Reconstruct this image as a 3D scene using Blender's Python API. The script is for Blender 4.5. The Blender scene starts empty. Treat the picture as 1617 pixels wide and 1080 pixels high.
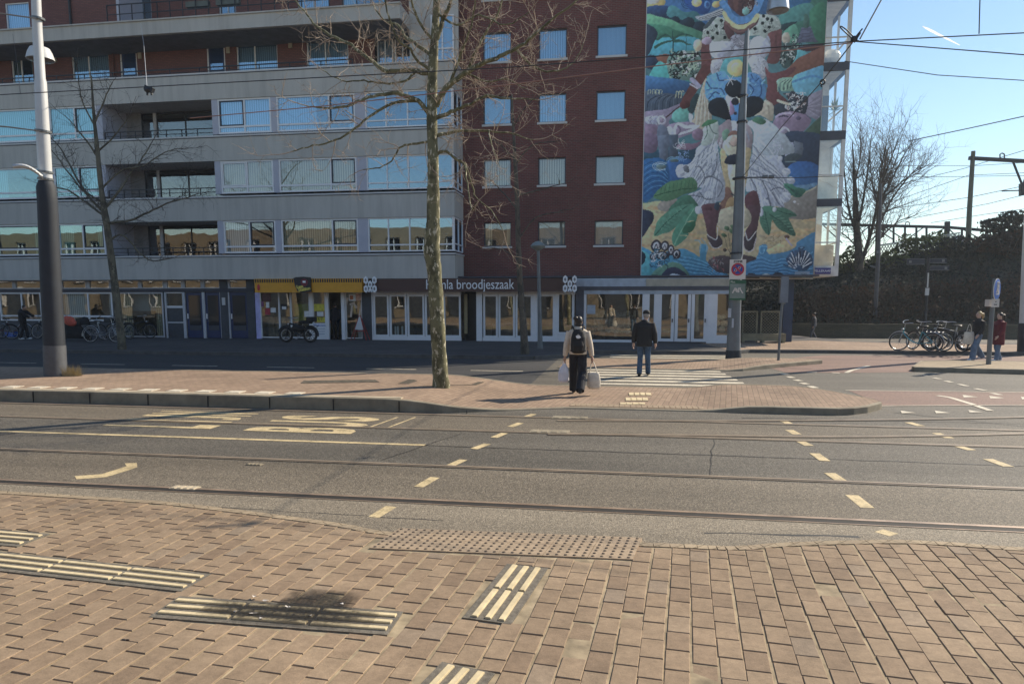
import bpy, math, random
import numpy as np
from mathutils import Vector, Matrix
rad = math.radians
sc = bpy.context.scene
COL = sc.collection
rng = random.Random(7)

# ------------------------------------------------------------------ camera
YAW, PITCH, FOC, PY0, EYE = 0.15985, -0.1215, 1104.8, 606.0, 2.03
cam = bpy.data.cameras.new("camera")
cam.sensor_width = 36.0
cam.lens = FOC / 1617 * 36
cam.shift_y = (PY0 - 540) / 1617
cam.clip_end = 3000
cam.clip_start = 0.05
cob = bpy.data.objects.new("camera", cam)
COL.objects.link(cob)
cob.location = (0, 0, EYE)
cob.rotation_euler = (math.pi / 2 + PITCH, 0, YAW)
sc.camera = cob
CR = Matrix.Rotation(YAW, 3, 'Z') @ Matrix.Rotation(math.pi / 2 + PITCH, 3, 'X')


def ray(px, py):
    return CR @ Vector(((px - 808.5) / FOC, -(py - PY0) / FOC, -1))


def G(px, py, z=0.0):
    """survey point of the photograph on the horizontal plane z"""
    d = ray(px, py)
    t = (z - EYE) / d.z
    return d.x * t, d.y * t


def F(px, py, Y):
    """survey point of the photograph on the facade plane y=Y -> (x, z)"""
    d = ray(px, py)
    t = Y / d.y
    return d.x * t, EYE + d.z * t


def P(px, py, Y):
    x, z = F(px, py, Y)
    return Vector((x, Y, z))


# ------------------------------------------------------------------ materials
def nodes(name):
    m = bpy.data.materials.new(name)
    m.use_nodes = True
    nt = m.node_tree
    b = nt.nodes["Principled BSDF"]
    return m, nt, b


def N(nt, typ, **kw):
    n = nt.nodes.new(typ)
    for k, v in kw.items():
        if k.startswith("i_"):
            n.inputs[k[2:].replace("_", " ")].default_value = v
        else:
            setattr(n, k, v)
    return n


def L(nt, a, b):
    nt.links.new(a, b)


def ramp(nt, fac, stops):
    r = N(nt, 'ShaderNodeValToRGB')
    el = r.color_ramp.elements
    while len(el) < len(stops):
        el.new(0.5)
    for e, (p, c) in zip(el, stops):
        e.position = p
        e.color = (*c, 1) if len(c) == 3 else c
    L(nt, fac, r.inputs[0])
    return r.outputs[0]


def mixc(nt, fac, a, b, mode='MIX'):
    m = N(nt, 'ShaderNodeMix', data_type='RGBA', blend_type=mode)
    for sock, v in ((0, fac), (6, a), (7, b)):
        if hasattr(v, 'is_output') or isinstance(v, bpy.types.NodeSocket):
            L(nt, v, m.inputs[sock])
        else:
            m.inputs[sock].default_value = (*v, 1) if isinstance(v, tuple) and len(v) == 3 else v
    return m.outputs[2]


def objco(nt):
    return N(nt, 'ShaderNodeTexCoord').outputs['Object']


def geoco(nt):
    return N(nt, 'ShaderNodeNewGeometry').outputs['Position']


def noise(nt, co, scale, detail=3.0, rough=0.6):
    n = N(nt, 'ShaderNodeTexNoise')
    n.inputs['Scale'].default_value = scale
    n.inputs['Detail'].default_value = detail
    n.inputs['Roughness'].default_value = rough
    if co is not None:
        L(nt, co, n.inputs['Vector'])
    return n.outputs[0]


def bump(nt, h, b, strength=0.3, dist=0.01):
    n = N(nt, 'ShaderNodeBump')
    n.inputs['Strength'].default_value = strength
    n.inputs['Distance'].default_value = dist
    L(nt, h, n.inputs['Height'])
    L(nt, n.outputs[0], b.inputs['Normal'])


def mat(name, col, rough=0.6, metal=0.0, var=0.18, vs=3.0, bmp=0.0, bs=60.0, spec=0.5):
    m, nt, b = nodes(name)
    b.inputs['Roughness'].default_value = rough
    b.inputs['Metallic'].default_value = metal
    b.inputs['Specular IOR Level'].default_value = spec
    co = objco(nt)
    n = noise(nt, co, vs, 5)
    lo = tuple(c * (1 - var) for c in col)
    hi = tuple(min(1, c * (1 + var)) for c in col)
    L(nt, ramp(nt, n, [(0.3, lo), (0.7, hi)]), b.inputs['Base Color'])
    if bmp:
        bump(nt, noise(nt, co, bs, 3), b, bmp, 0.01)
    return m


def glass(name, refl=0.4, tint=(0.75, 0.8, 0.82), wob=0.006, rc=(0.95, 0.97, 1.0)):
    m = bpy.data.materials.new(name)
    m.use_nodes = True
    nt = m.node_tree
    nt.nodes.clear()
    out = N(nt, 'ShaderNodeOutputMaterial')
    mx = N(nt, 'ShaderNodeMixShader')
    tr = N(nt, 'ShaderNodeBsdfTransparent')
    tr.inputs[0].default_value = (*tint, 1)
    gl = N(nt, 'ShaderNodeBsdfGlossy')
    gl.inputs['Roughness'].default_value = 0.015
    gl.inputs['Color'].default_value = (*rc, 1)
    mx.inputs[0].default_value = refl
    bp = N(nt, 'ShaderNodeBump')
    bp.inputs['Strength'].default_value = 1.0
    bp.inputs['Distance'].default_value = wob
    L(nt, noise(nt, geoco(nt), 1.3, 1.0), bp.inputs['Height'])
    L(nt, bp.outputs[0], gl.inputs['Normal'])
    L(nt, tr.outputs[0], mx.inputs[1])
    L(nt, gl.outputs[0], mx.inputs[2])
    L(nt, mx.outputs[0], out.inputs[0])
    return m


def brickmat(name, c1, c2, mort, bw, rh, ms, axis='xz', ang=0.0, bmp=0.4, rough=0.8, dirt=0.25, dscale=0.6, jit=0.0, speck=0.0, bdist=0.006):
    m, nt, b = nodes(name)
    b.inputs['Roughness'].default_value = rough
    b.inputs['Specular IOR Level'].default_value = 0.3
    co = geoco(nt)
    if axis == 'xz':
        s = N(nt, 'ShaderNodeSeparateXYZ')
        L(nt, co, s.inputs[0])
        c = N(nt, 'ShaderNodeCombineXYZ')
        ad = N(nt, 'ShaderNodeMath', operation='ADD')
        L(nt, s.outputs[0], ad.inputs[0])
        L(nt, s.outputs[1], ad.inputs[1])
        L(nt, ad.outputs[0], c.inputs[0])
        L(nt, s.outputs[2], c.inputs[1])
        v = c.outputs[0]
    else:
        mp = N(nt, 'ShaderNodeMapping')
        mp.inputs['Rotation'].default_value = (0, 0, ang)
        L(nt, co, mp.inputs[0])
        v = mp.outputs[0]
        if jit:
            nz = N(nt, 'ShaderNodeTexNoise')
            nz.inputs['Scale'].default_value = 0.9
            L(nt, co, nz.inputs['Vector'])
            vm = N(nt, 'ShaderNodeVectorMath', operation='MULTIPLY_ADD')
            L(nt, nz.outputs['Color'], vm.inputs[0])
            vm.inputs[1].default_value = (jit, jit, 0)
            L(nt, v, vm.inputs[2])
            v = vm.outputs[0]
    t = N(nt, 'ShaderNodeTexBrick')
    t.inputs['Scale'].default_value = 1
    t.inputs['Brick Width'].default_value = bw
    t.inputs['Row Height'].default_value = rh
    t.inputs['Mortar Size'].default_value = ms
    t.inputs['Mortar Smooth'].default_value = 0.2
    t.inputs['Bias'].default_value = 0.0
    t.inputs['Color1'].default_value = (*c1, 1)
    t.inputs['Color2'].default_value = (*c2, 1)
    t.inputs['Mortar'].default_value = (*mort, 1)
    L(nt, v, t.inputs['Vector'])
    n1 = noise(nt, co, dscale, 6, 0.65)
    n2 = noise(nt, co, 40, 3)
    d = ramp(nt, n1, [(0.3, (1 - dirt,) * 3), (0.7, (1 + dirt * 0.4,) * 3)])
    c = mixc(nt, 1.0, t.outputs['Color'], d, 'MULTIPLY')
    d2 = ramp(nt, n2, [(0.25, (1 - 0.16 - speck,) * 3), (0.75, (1.12 + speck,) * 3)])
    c = mixc(nt, 1.0, c, d2, 'MULTIPLY')
    L(nt, c, b.inputs['Base Color'])
    if bmp:
        inv = N(nt, 'ShaderNodeMath', operation='SUBTRACT')
        inv.inputs[0].default_value = 1
        L(nt, t.outputs['Fac'], inv.inputs[1])
        ad = N(nt, 'ShaderNodeMath', operation='MULTIPLY_ADD')
        L(nt, n2, ad.inputs[0])
        ad.inputs[1].default_value = 0.25
        L(nt, inv.outputs[0], ad.inputs[2])
        bump(nt, ad.outputs[0], b, bmp, bdist)
    return m


def pavemat(name, c1, c2, dark, pale, bw, rh, ang, dirt=0.3):
    m, nt, b = nodes(name)
    b.inputs['Roughness'].default_value = 0.85
    b.inputs['Specular IOR Level'].default_value = 0.3
    co = geoco(nt)
    mp = N(nt, 'ShaderNodeMapping'); mp.inputs['Rotation'].default_value = (0, 0, ang); L(nt, co, mp.inputs[0])
    nz = N(nt, 'ShaderNodeTexNoise'); nz.inputs['Scale'].default_value = 0.8; L(nt, co, nz.inputs['Vector'])
    vm = N(nt, 'ShaderNodeVectorMath', operation='MULTIPLY_ADD'); L(nt, nz.outputs['Color'], vm.inputs[0]); vm.inputs[1].default_value = (0.05, 0.03, 0); L(nt, mp.outputs[0], vm.inputs[2])
    v = vm.outputs[0]
    def br(w, ms, v=v):
        t = N(nt, 'ShaderNodeTexBrick')
        for k_, x in (('Scale', 1), ('Brick Width', w), ('Row Height', rh), ('Mortar Size', ms), ('Mortar Smooth', 0.25), ('Bias', 0.0)): t.inputs[k_].default_value = x
        t.inputs['Color1'].default_value = (*c1, 1); t.inputs['Color2'].default_value = (*c2, 1)
        L(nt, v, t.inputs['Vector']); return t
    t = br(bw, 0.0058); t.inputs['Mortar'].default_value = (*dark, 1)
    of = N(nt, 'ShaderNodeVectorMath', operation='ADD'); L(nt, v, of.inputs[0]); of.inputs[1].default_value = (0, 0.0085, 0)
    t2 = br(900.0, 0.0046, of.outputs[0])
    n1 = noise(nt, co, .7, 6, 0.65); n2 = noise(nt, co, 45, 3); n3 = noise(nt, co, 5.5, 3); n4 = noise(nt, co, 230, 2)
    jf = N(nt, 'ShaderNodeMath', operation='MULTIPLY'); L(nt, t2.outputs['Fac'], jf.inputs[0]); L(nt, ramp(nt, n3, [(.25, (.35,) * 3), (.45, (.95,) * 3)]), jf.inputs[1])
    c = mixc(nt, jf.outputs[0], t.outputs['Color'], pale)
    for nn, a, z in ((n1, 1 - dirt, 1 + dirt * .4), (n2, .84, 1.15), (n3, .86, 1.12), (n4, .86, 1.14)):
        c = mixc(nt, 1.0, c, ramp(nt, nn, [(.28, (a,) * 3), (.72, (z,) * 3)]), 'MULTIPLY')
    L(nt, c, b.inputs['Base Color'])
    sb_ = N(nt, 'ShaderNodeMath', operation='MULTIPLY_ADD'); L(nt, t.outputs['Fac'], sb_.inputs[0]); sb_.inputs[1].default_value = -1.0
    ad = N(nt, 'ShaderNodeMath', operation='MULTIPLY'); L(nt, n2, ad.inputs[0]); ad.inputs[1].default_value = .3; L(nt, ad.outputs[0], sb_.inputs[2])
    bump(nt, sb_.outputs[0], b, 0.9, 0.012)
    return m


def asphalt(name, c, speck=0.5, scale=160, big=0.25):
    m, nt, b = nodes(name)
    b.inputs['Roughness'].default_value = 0.75
    b.inputs['Specular IOR Level'].default_value = 0.4
    co = geoco(nt)
    vo = N(nt, 'ShaderNodeTexVoronoi')
    vo.inputs['Scale'].default_value = scale
    L(nt, co, vo.inputs['Vector'])
    s = ramp(nt, vo.outputs['Color'], [(0.1, tuple(x * (1 - speck) for x in c)), (0.6, c), (0.95, tuple(x * (1 + 1.7 * speck) for x in c))])
    n2 = noise(nt, co, 22, 4, 0.7)
    s = mixc(nt, 1.0, s, ramp(nt, n2, [(0.3, (0.8,) * 3), (0.7, (1.15,) * 3)]), 'MULTIPLY')
    st = N(nt, 'ShaderNodeMapping')
    st.inputs['Scale'].default_value = (0.12, 0.9, 1)
    L(nt, co, st.inputs[0])
    n1 = noise(nt, st.outputs[0], 1.1, 5, 0.6)
    s = mixc(nt, 1.0, s, ramp(nt, n1, [(0.3, (1 - big,) * 3), (0.7, (1 + big * 0.6,) * 3)]), 'MULTIPLY')
    L(nt, s, b.inputs['Base Color'])
    bump(nt, vo.outputs['Distance'], b, 0.5, 0.006)
    return m


# ------------------------------------------------------------------ mesh builder
class MB:
    def __init__(s):
        s.v, s.f, s.m, s.k = [], [], [], 0

    def add(s, vs, fs):
        o = len(s.v)
        s.v += [tuple(x) for x in vs]
        for f in fs:
            s.f.append(tuple(o + i for i in f))
            s.m.append(s.k)
        return s

    def box(s, x0, x1, y0, y1, z0, z1):
        if x0 > x1: x0, x1 = x1, x0
        if y0 > y1: y0, y1 = y1, y0
        if z0 > z1: z0, z1 = z1, z0
        return s.add([(x0, y0, z0), (x1, y0, z0), (x1, y1, z0), (x0, y1, z0), (x0, y0, z1), (x1, y0, z1), (x1, y1, z1), (x0, y1, z1)],
                     [(3, 2, 1, 0), (4, 5, 6, 7), (0, 1, 5, 4), (1, 2, 6, 5), (2, 3, 7, 6), (3, 0, 4, 7)])

    def obox(s, M, sx, sy, sz):
        vs = [M @ Vector((a * sx / 2, b * sy / 2, c * sz / 2)) for c in (-1, 1) for a, b in ((-1, -1), (1, -1), (1, 1), (-1, 1))]
        return s.add(vs, [(3, 2, 1, 0), (4, 5, 6, 7), (0, 1, 5, 4), (1, 2, 6, 5), (2, 3, 7, 6), (3, 0, 4, 7)])

    def bar(s, a, b, w, h=None):
        a, b = Vector(a), Vector(b)
        d = b - a
        if d.length < 1e-6: return s
        q = d.to_track_quat('X', 'Z').to_matrix().to_4x4()
        return s.obox(Matrix.Translation((a + b) / 2) @ q, d.length, w, h or w)

    def face(s, pts):
        return s.add(pts, [tuple(range(len(pts)))])

    def prism(s, pts, z0, z1):
        n = len(pts)
        z0f = z0 if callable(z0) else (lambda x, y: z0)
        z1f = z1 if callable(z1) else (lambda x, y: z1)
        vs = [(x, y, z0f(x, y)) for x, y in pts] + [(x, y, z1f(x, y)) for x, y in pts]
        return s.add(vs, [tuple(range(n))[::-1], tuple(range(n, 2 * n))] + [(i, (i + 1) % n, n + (i + 1) % n, n + i) for i in range(n)])

    def plate(s, pts, M, t):
        """flat outline pts (u,v) in the plane of M (x,y), thickness t along M z"""
        n = len(pts)
        vs = [M @ Vector((u, v, 0)) for u, v in pts] + [M @ Vector((u, v, t)) for u, v in pts]
        return s.add(vs, [tuple(range(n))[::-1], tuple(range(n, 2 * n))] + [(i, (i + 1) % n, n + (i + 1) % n, n + i) for i in range(n)])

    def tube(s, pts, r, n=8, cap=True):
        pts = [Vector(p) for p in pts]
        if not hasattr(r, '__len__'): r = [r] * len(pts)
        up = None
        rings = []
        for i, p in enumerate(pts):
            t = (pts[min(i + 1, len(pts) - 1)] - pts[max(i - 1, 0)])
            if t.length < 1e-9: t = Vector((0, 0, 1))
            t.normalize()
            if up is None:
                up = Vector((0, 0, 1)) if abs(t.z) < 0.9 else Vector((1, 0, 0))
            u = (up - t * up.dot(t))
            if u.length < 1e-6: u = t.orthogonal()
            u.normalize()
            up = u
            w = t.cross(u)
            rings.append([p + (u * math.cos(2 * math.pi * j / n) + w * math.sin(2 * math.pi * j / n)) * r[i] for j in range(n)])
        vs = [v for rg in rings for v in rg]
        fs = []
        for i in range(len(pts) - 1):
            for j in range(n):
                a, b = i * n + j, i * n + (j + 1) % n
                fs.append((a, b, b + n, a + n))
        if cap:
            fs.append(tuple(range(n))[::-1])
            fs.append(tuple((len(pts) - 1) * n + j for j in range(n)))
        return s.add(vs, fs)

    def cyl(s, x, y, z0, z1, r, n=16, r1=None):
        return s.tube([(x, y, z0), (x, y, z1)], [r, r if r1 is None else r1], n)

    def lathe(s, prof, M, n=20):
        """prof: list of (r, h) revolved about M's z"""
        vs = [M @ Vector((r * math.cos(2 * math.pi * j / n), r * math.sin(2 * math.pi * j / n), h)) for r, h in prof for j in range(n)]
        fs = []
        for i in range(len(prof) - 1):
            for j in range(n):
                a, b = i * n + j, i * n + (j + 1) % n
                fs.append((a, b, b + n, a + n))
        fs.append(tuple(range(n))[::-1])
        fs.append(tuple((len(prof) - 1) * n + j for j in range(n)))
        return s.add(vs, fs)

    def ell(s, c, r, n=10, M=None):
        c = Vector(c)
        vs = []
        fs = []
        for i in range(n + 1):
            th = math.pi * i / n
            for j in range(n * 2):
                ph = math.pi * j / n
                q = Vector((r[0] * math.sin(th) * math.cos(ph), r[1] * math.sin(th) * math.sin(ph), r[2] * math.cos(th)))
                if M is not None: q = M @ q
                vs.append(c + q)
        k = n * 2
        for i in range(n):
            for j in range(k):
                a, b = i * k + j, i * k + (j + 1) % k
                fs.append((a + k, b + k, b, a))
        return s.add(vs, fs)

    def torus(s, c, R, r, M, n=28, k=8, a0=0, a1=2 * math.pi):
        c = Vector(c)
        full = abs(a1 - a0 - 2 * math.pi) < 1e-6
        pts = [c + M @ Vector((R * math.cos(a0 + (a1 - a0) * i / n), R * math.sin(a0 + (a1 - a0) * i / n), 0)) for i in range(n + 1)]
        return s.tube(pts, r, k, cap=not full)

    def build(s, name, mats, parent=None, smooth=False):
        me = bpy.data.meshes.new(name)
        me.from_pydata(s.v, [], s.f)
        if not isinstance(mats, (list, tuple)): mats = [mats]
        for m in mats: me.materials.append(m)
        if len(mats) > 1: me.polygons.foreach_set('material_index', s.m)
        if smooth:
            me.polygons.foreach_set('use_smooth', [True] * len(me.polygons))
            if smooth != 'all':
                me.set_sharp_from_angle(angle=rad(40))
        me.update()
        o = bpy.data.objects.new(name, me)
        COL.objects.link(o)
        if parent is not None: o.parent = parent
        return o


def pieces(name, boxes, m, parent=None):
    for b in boxes:
        q = MB(); q.box(*b); q.build(name, m, parent)


def tag(o, label, cat, group=None):
    o['label'] = label
    o['category'] = cat
    if group: o['group'] = group
    return o


def thing(name, label, cat, loc=(0, 0, 0), rz=0.0, group=None):
    o = bpy.data.objects.new(name, None)
    COL.objects.link(o)
    o.location = loc
    o.rotation_euler = (0, 0, rz)
    o.empty_display_size = 0.2
    return tag(o, label, cat, group)


def struct(o, kind='structure'):
    o['kind'] = kind
    return o


def copy_tree(o, parent=None):
    c = o.copy()
    COL.objects.link(c)
    c.parent = parent
    for ch in list(o.children): copy_tree(ch, c)
    return c


def text_mesh(s, size=1.0, extrude=0.004, align='CENTER', bold=0.0, shear=0.0):
    cu = bpy.data.curves.new("lettering", 'FONT')
    cu.body = s
    cu.size = size
    cu.extrude = extrude
    cu.align_x = align
    cu.align_y = 'CENTER'
    cu.offset = bold
    cu.shear = shear
    cu.resolution_u = 3
    o = bpy.data.objects.new("lettering", cu)
    COL.objects.link(o)
    dg = bpy.context.evaluated_depsgraph_get()
    me = bpy.data.meshes.new_from_object(o.evaluated_get(dg))
    bpy.data.objects.remove(o)
    return me


def text_obj(name, s, M, size, m, parent=None, **kw):
    me = text_mesh(s, size, **kw)
    me.transform(M)
    me.materials.clear()
    me.materials.append(m)
    o = bpy.data.objects.new(name, me)
    COL.objects.link(o)
    if parent is not None: o.parent = parent
    return o


def facing(x, y, z, sx=1.0):
    """matrix for something drawn in x,y that stands upright facing the street (-Y)"""
    return Matrix.Translation((x, y, z)) @ Matrix.Rotation(math.pi / 2, 4, 'X') @ Matrix.Diagonal((sx, 1, 1, 1))


# ------------------------------------------------------------------ light
SUN_EL, SUN_A = rad(34), rad(40)      # shadows run towards (-cos A, -sin A)
w = bpy.data.worlds.new("World")
sc.world = w
w.use_nodes = True
bg = w.node_tree.nodes['Background']
sky = w.node_tree.nodes.new('ShaderNodeTexSky')
sky.sky_type = 'NISHITA'
sky.sun_disc = False
sky.sun_elevation = SUN_EL
sky.sun_rotation = math.pi / 2 - SUN_A
sky.air_density = 1.25
sky.dust_density = 0.05
sky.ozone_density = 3.5
w.node_tree.links.new(sky.outputs[0], bg.inputs[0])
bg.inputs[1].default_value = 0.105
sd = bpy.data.lights.new("sun", 'SUN')
sd.energy = 5.0
sd.angle = rad(0.53)
sd.color = (1.0, 0.88, 0.70)
so = bpy.data.objects.new("sun", sd)
COL.objects.link(so)
dv = Vector((-math.cos(SUN_A) * math.cos(SUN_EL), -math.sin(SUN_A) * math.cos(SUN_EL), -math.sin(SUN_EL)))
so.rotation_euler = dv.to_track_quat('-Z', 'Y').to_euler()
sc.view_settings.view_transform = 'Standard'
sc.view_settings.look = 'None'
sc.view_settings.exposure = 0.48
sc.view_settings.gamma = 1
sc.cycles.max_bounces = 8
sc.cycles.transparent_max_bounces = 16
sc.cycles.use_denoising = True
# ------------------------------------------------------------------ ground materials
VANG = rad(85)   # direction of the long joints of the near paving
M_ground = mat('soil', (0.10, 0.095, 0.085), 0.9, vs=0.4)
M_asph = asphalt('asphalt', (0.128, 0.114, 0.092), 0.62, 95, 0.3)
M_asph2 = asphalt('shaded far asphalt', (0.05, 0.05, 0.052), 0.4, 60, 0.2)  # far asphalt darkened, building shade put into its colour
M_apron = asphalt('worn concrete apron', (0.25, 0.21, 0.155), 0.45, 110, 0.25)
M_pave = pavemat('paving bricks', (0.38, 0.265, 0.165), (0.285, 0.195, 0.125), (0.05, 0.037, 0.028), (0.50, 0.40, 0.25), 0.224, 0.144, -VANG)
M_pave2 = brickmat('island bricks', (0.38, 0.27, 0.19), (0.30, 0.21, 0.15), (0.20, 0.15, 0.10), 0.21, 0.105, 0.006, 'xy', -rad(82), 0.6, 0.85, 0.3, 0.5)
M_pave3 = brickmat('yellowish paving bricks', (0.42, 0.33, 0.22), (0.36, 0.28, 0.19), (0.22, 0.17, 0.11), 0.21, 0.105, 0.006, 'xy', -rad(45), 0.5, 0.85, 0.3, 0.5)
M_pavegrey = brickmat('grey paving slabs', (0.10, 0.092, 0.09), (0.08, 0.075, 0.075), (0.05, 0.048, 0.046), 0.3, 0.3, 0.006, 'xy', 0, 0.5, 0.85, 0.3, 0.5)  # slab colour darkened to hold the building's shade
M_kerb = mat('kerb concrete', (0.26, 0.22, 0.155), 0.85, var=0.3, vs=2.5, bmp=0.3, bs=90)
M_kerblight = mat('pale kerb edge', (0.50, 0.42, 0.30), 0.8, var=0.2, vs=3)
M_red = asphalt('red asphalt', (0.22, 0.135, 0.105), 0.35, 70, 0.25)
def paint(name, col, wear=0.45):
    m, nt, b = nodes(name)
    b.inputs['Roughness'].default_value = 0.7
    co = geoco(nt)
    n = noise(nt, co, 30, 5, 0.75)
    n2 = noise(nt, co, 3, 4, 0.7)
    f = N(nt, 'ShaderNodeMath', operation='MULTIPLY')
    L(nt, n, f.inputs[0]); L(nt, n2, f.inputs[1])
    L(nt, ramp(nt, f.outputs[0], [(0.15, tuple(c * wear for c in col)), (0.29, col)]), b.inputs['Base Color'])
    return m
M_paint = paint('worn yellowish road paint', (0.66, 0.52, 0.29), 0.5)
M_white = paint('white road paint', (0.72, 0.64, 0.50), 0.55)
M_rail = mat('rail steel', (0.55, 0.40, 0.28), 0.42, 0.6, var=0.3, vs=4)
M_grooveshade = mat('rail groove', (0.02, 0.017, 0.014), 0.8)  # near groove's black also takes in the shade beside it
M_groove2 = mat('filled rail groove', (0.07, 0.058, 0.045), 0.8)
M_rail2 = mat('sandy rail head', (0.36, 0.28, 0.20), 0.5, 0.3, var=.25, vs=3)
M_rib = mat('tactile rib', (0.66, 0.54, 0.33), 0.7, var=0.18, vs=9, bmp=0.2)
M_slab = mat('tactile slab dark concrete', (0.16, 0.14, 0.11), 0.9, var=0.35, vs=30, bmp=0.5, bs=120)
M_blister = mat('blister slab', (0.36, 0.27, 0.18), 0.85, var=0.2, vs=14, bmp=0.3)
M_black = mat('black plastic', (0.012, 0.013, 0.015), 0.5)

# ------------------------------------------------------------------ ground sheets
def sheet(name, pts, z, m, kind=True):
    mb = MB()
    mb.face([(x, y, z) for x, y in pts])
    o = mb.build(name, m)
    return struct(o)

sheet('ground', [(-900, -500), (900, -500), (900, 1300), (-900, 1300)], -0.06, M_ground)
sheet('tram_road', [(-90, 3.2), (70, 3.2), (70, 14.0), (4.2, 14.0), (4.2, 24.5), (-2.2, 24.5), (-2.2, 14.0), (-90, 14.0)], 0.0, M_asph)
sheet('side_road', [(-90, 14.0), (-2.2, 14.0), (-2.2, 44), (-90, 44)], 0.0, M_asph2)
sheet('junction_road', [(4.2, 14.0), (70, 14.0), (70, 44), (-2.2, 44), (-2.2, 24.5), (4.2, 24.5)], 0.0, M_asph)
# near pavement: its far edge follows the kerb line of the photograph
edge = [(-400, 762), (-120, 770), (0, 778), (130, 786), (270, 796), (400, 811), (540, 830), (600, 841), (700, 850), (830, 855), (1000, 860), (1100, 864), (1160, 866), (1250, 860), (1400, 856), (1500, 860), (1617, 868), (1900, 880)]
E2 = [G(x, y) for x, y in edge]
def smooth_line(pts, k=4):
    out = []
    n = len(pts)
    for i in range(n - 1):
        p0, p1, p2, p3 = pts[max(i - 1, 0)], pts[i], pts[i + 1], pts[min(i + 2, n - 1)]
        for j in range(k):
            t = j / k
            out.append(tuple(0.5 * (2 * b + (c - a) * t + (2 * a - 5 * b + 4 * c - d) * t * t + (3 * b - a - 3 * c + d) * t ** 3) for a, b, c, d in zip(p0, p1, p2, p3)))
    out.append(pts[-1])
    return out
E3 = smooth_line(E2, 4)
mb = MB()
mb.prism([(-30, -8)] + [(-30, E3[0][1])] + E3 + [(20, E3[-1][1]), (20, -8)][0:2], -0.05, 0.010)
struct(mb.build('near_pavement', M_pave))
# border course of bricks laid along the edge, and the worn concrete apron between it and the rail
mb = MB()
q = [Vector((x, y, 0)) for x, y in E3]
s = 0.0
for a, b in zip(q, q[1:]):
    d = (b - a).normalized(); n = Vector((d.y, -d.x, 0))
    steps = max(1, round((b - a).length / 0.21))
    for i in range(steps):
        c = a.lerp(b, (i + 0.5) / steps) + n * 0.04
        M = Matrix.Translation((c.x, c.y, 0.005)) @ Matrix.Rotation(math.atan2(d.y, d.x), 4, 'Z')
        mb.obox(M, (b - a).length / steps - 0.006, 0.085, 0.036 + rng.uniform(-.002, .003))
struct(mb.build('pavement_border', M_pave3))
mb = MB()
ap = [(x, y + 0.005) for x, y in E3]
for (xa, ya), (xb, yb) in zip(ap, ap[1:]):
    mb.face([(xa, ya - .02, 0.003), (xb, yb - .02, 0.003), (xb, max(yb, 6.57), 0.003), (xa, max(ya, 6.57), 0.003)])
struct(mb.build('concrete_apron', M_apron))

M_bed = asphalt('sandy track asphalt', (0.165, 0.138, 0.102), 0.55, 95, 0.3)
for ya, yb in ((6.70, 7.98), (10.45, 11.66)): sheet('track_bed', [(-70, ya), (50, ya), (50, yb), (-70, yb)], 0.0022, M_bed)
mb = MB(); rs_ = random.Random(9)
def seam(x0, y0, x1, y1, w):
    n_ = max(4, int(math.hypot(x1 - x0, y1 - y0) / .25)); pr = None
    for i in range(n_ + 1):
        f_ = i / n_; x = x0 + (x1 - x0) * f_ + rs_.uniform(-.02, .02); y = y0 + (y1 - y0) * f_ + rs_.uniform(-.015, .015); ww = w * rs_.uniform(.4, 1.2)
        d_ = Vector((-(y1 - y0), x1 - x0)).normalized() * ww / 2
        cur = ((x - d_.x, y - d_.y, .0034), (x + d_.x, y + d_.y, .0034))
        if pr: mb.face([pr[0], cur[0], cur[1], pr[1]])
        pr = cur
for a_ in ((-30, 9.2, 12, 9.25, .03), (-14, 12.6, -4, 12.4, .02), (-3, 8.3, -2.4, 10.2, .02), (1.0, 8.2, 1.3, 10.3, .016), (4.8, 13.3, 6.5, 12.0, .03), (2, 12.3, 9, 12.5, .025), (-8, 6.2, -1.6, 6.05, .02), (.7, 6.1, 2.0, 6.2, .05), (5.5, 14.5, 12, 14.2, .03), (-9.5, 8.3, -9.1, 9.1, .02)): seam(*a_)
struct(mb.build('tar_seams', mat('tar', (.03, .028, .025), .6)))
# ------------------------------------------------------------------ tram rails
def rail(pts, label, gw=.030, hm=None, dz=0.0):
    t = thing('tram_rail', label, 'rail', group='tram rails in the road')
    q = [Vector((x, y, 0)) for x, y in pts]
    for nm, off, wd, z, m in (('rail_head', 0.0, 0.05, 0.010, hm or M_rail2), ('groove', -0.031 - gw / 2, gw, 0.0085, M_grooveshade if hm else M_groove2), ('guard_lip', -0.043 - gw, 0.016, 0.0095, hm or M_rail2)):
        a, b = [], []
        for i, p in enumerate(q):
            d = (q[min(i + 1, len(q) - 1)] - q[max(i - 1, 0)]).normalized()
            n = Vector((-d.y, d.x, 0))
            a.append(p + n * (off - wd / 2)); b.append(p + n * (off + wd / 2))
        mb = MB()
        for i in range(len(q) - 1):
            mb.face([(*a[i].xy, z + dz), (*a[i + 1].xy, z + dz), (*b[i + 1].xy, z + dz), (*b[i].xy, z + dz)])
        mb.build(nm, m, t)
    return t
XL, XR = -70, 50
rail([(XL, 6.67), (XR, 6.67)], 'rusty tram rail beside the near brick pavement, first of the four straight rails', .095, M_rail)  # groove drawn wide to include its shade
rail([(XL, 8.11), (XR, 8.11)], 'brown tram rail one gauge beyond the first, crossed by the dashed lines')
rail([(XL, 10.42), (XR, 10.42)], 'tram rail running under the lower letters of the bus lane lettering')
rail([(XL, 11.78), (XR, 11.78)], 'tram rail closest to the high island kerb')
def brail(pix, label):
    pts = [G(x, y) for x, y in pix]
    rail(smooth_line(pts, 5), label, dz=.004)
brail([(880, 664.5), (1080, 665), (1213, 664.6), (1412, 663.0), (1617, 659), (1800, 653)], 'curved branch tram rail passing just below the tip of the brick island')
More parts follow.
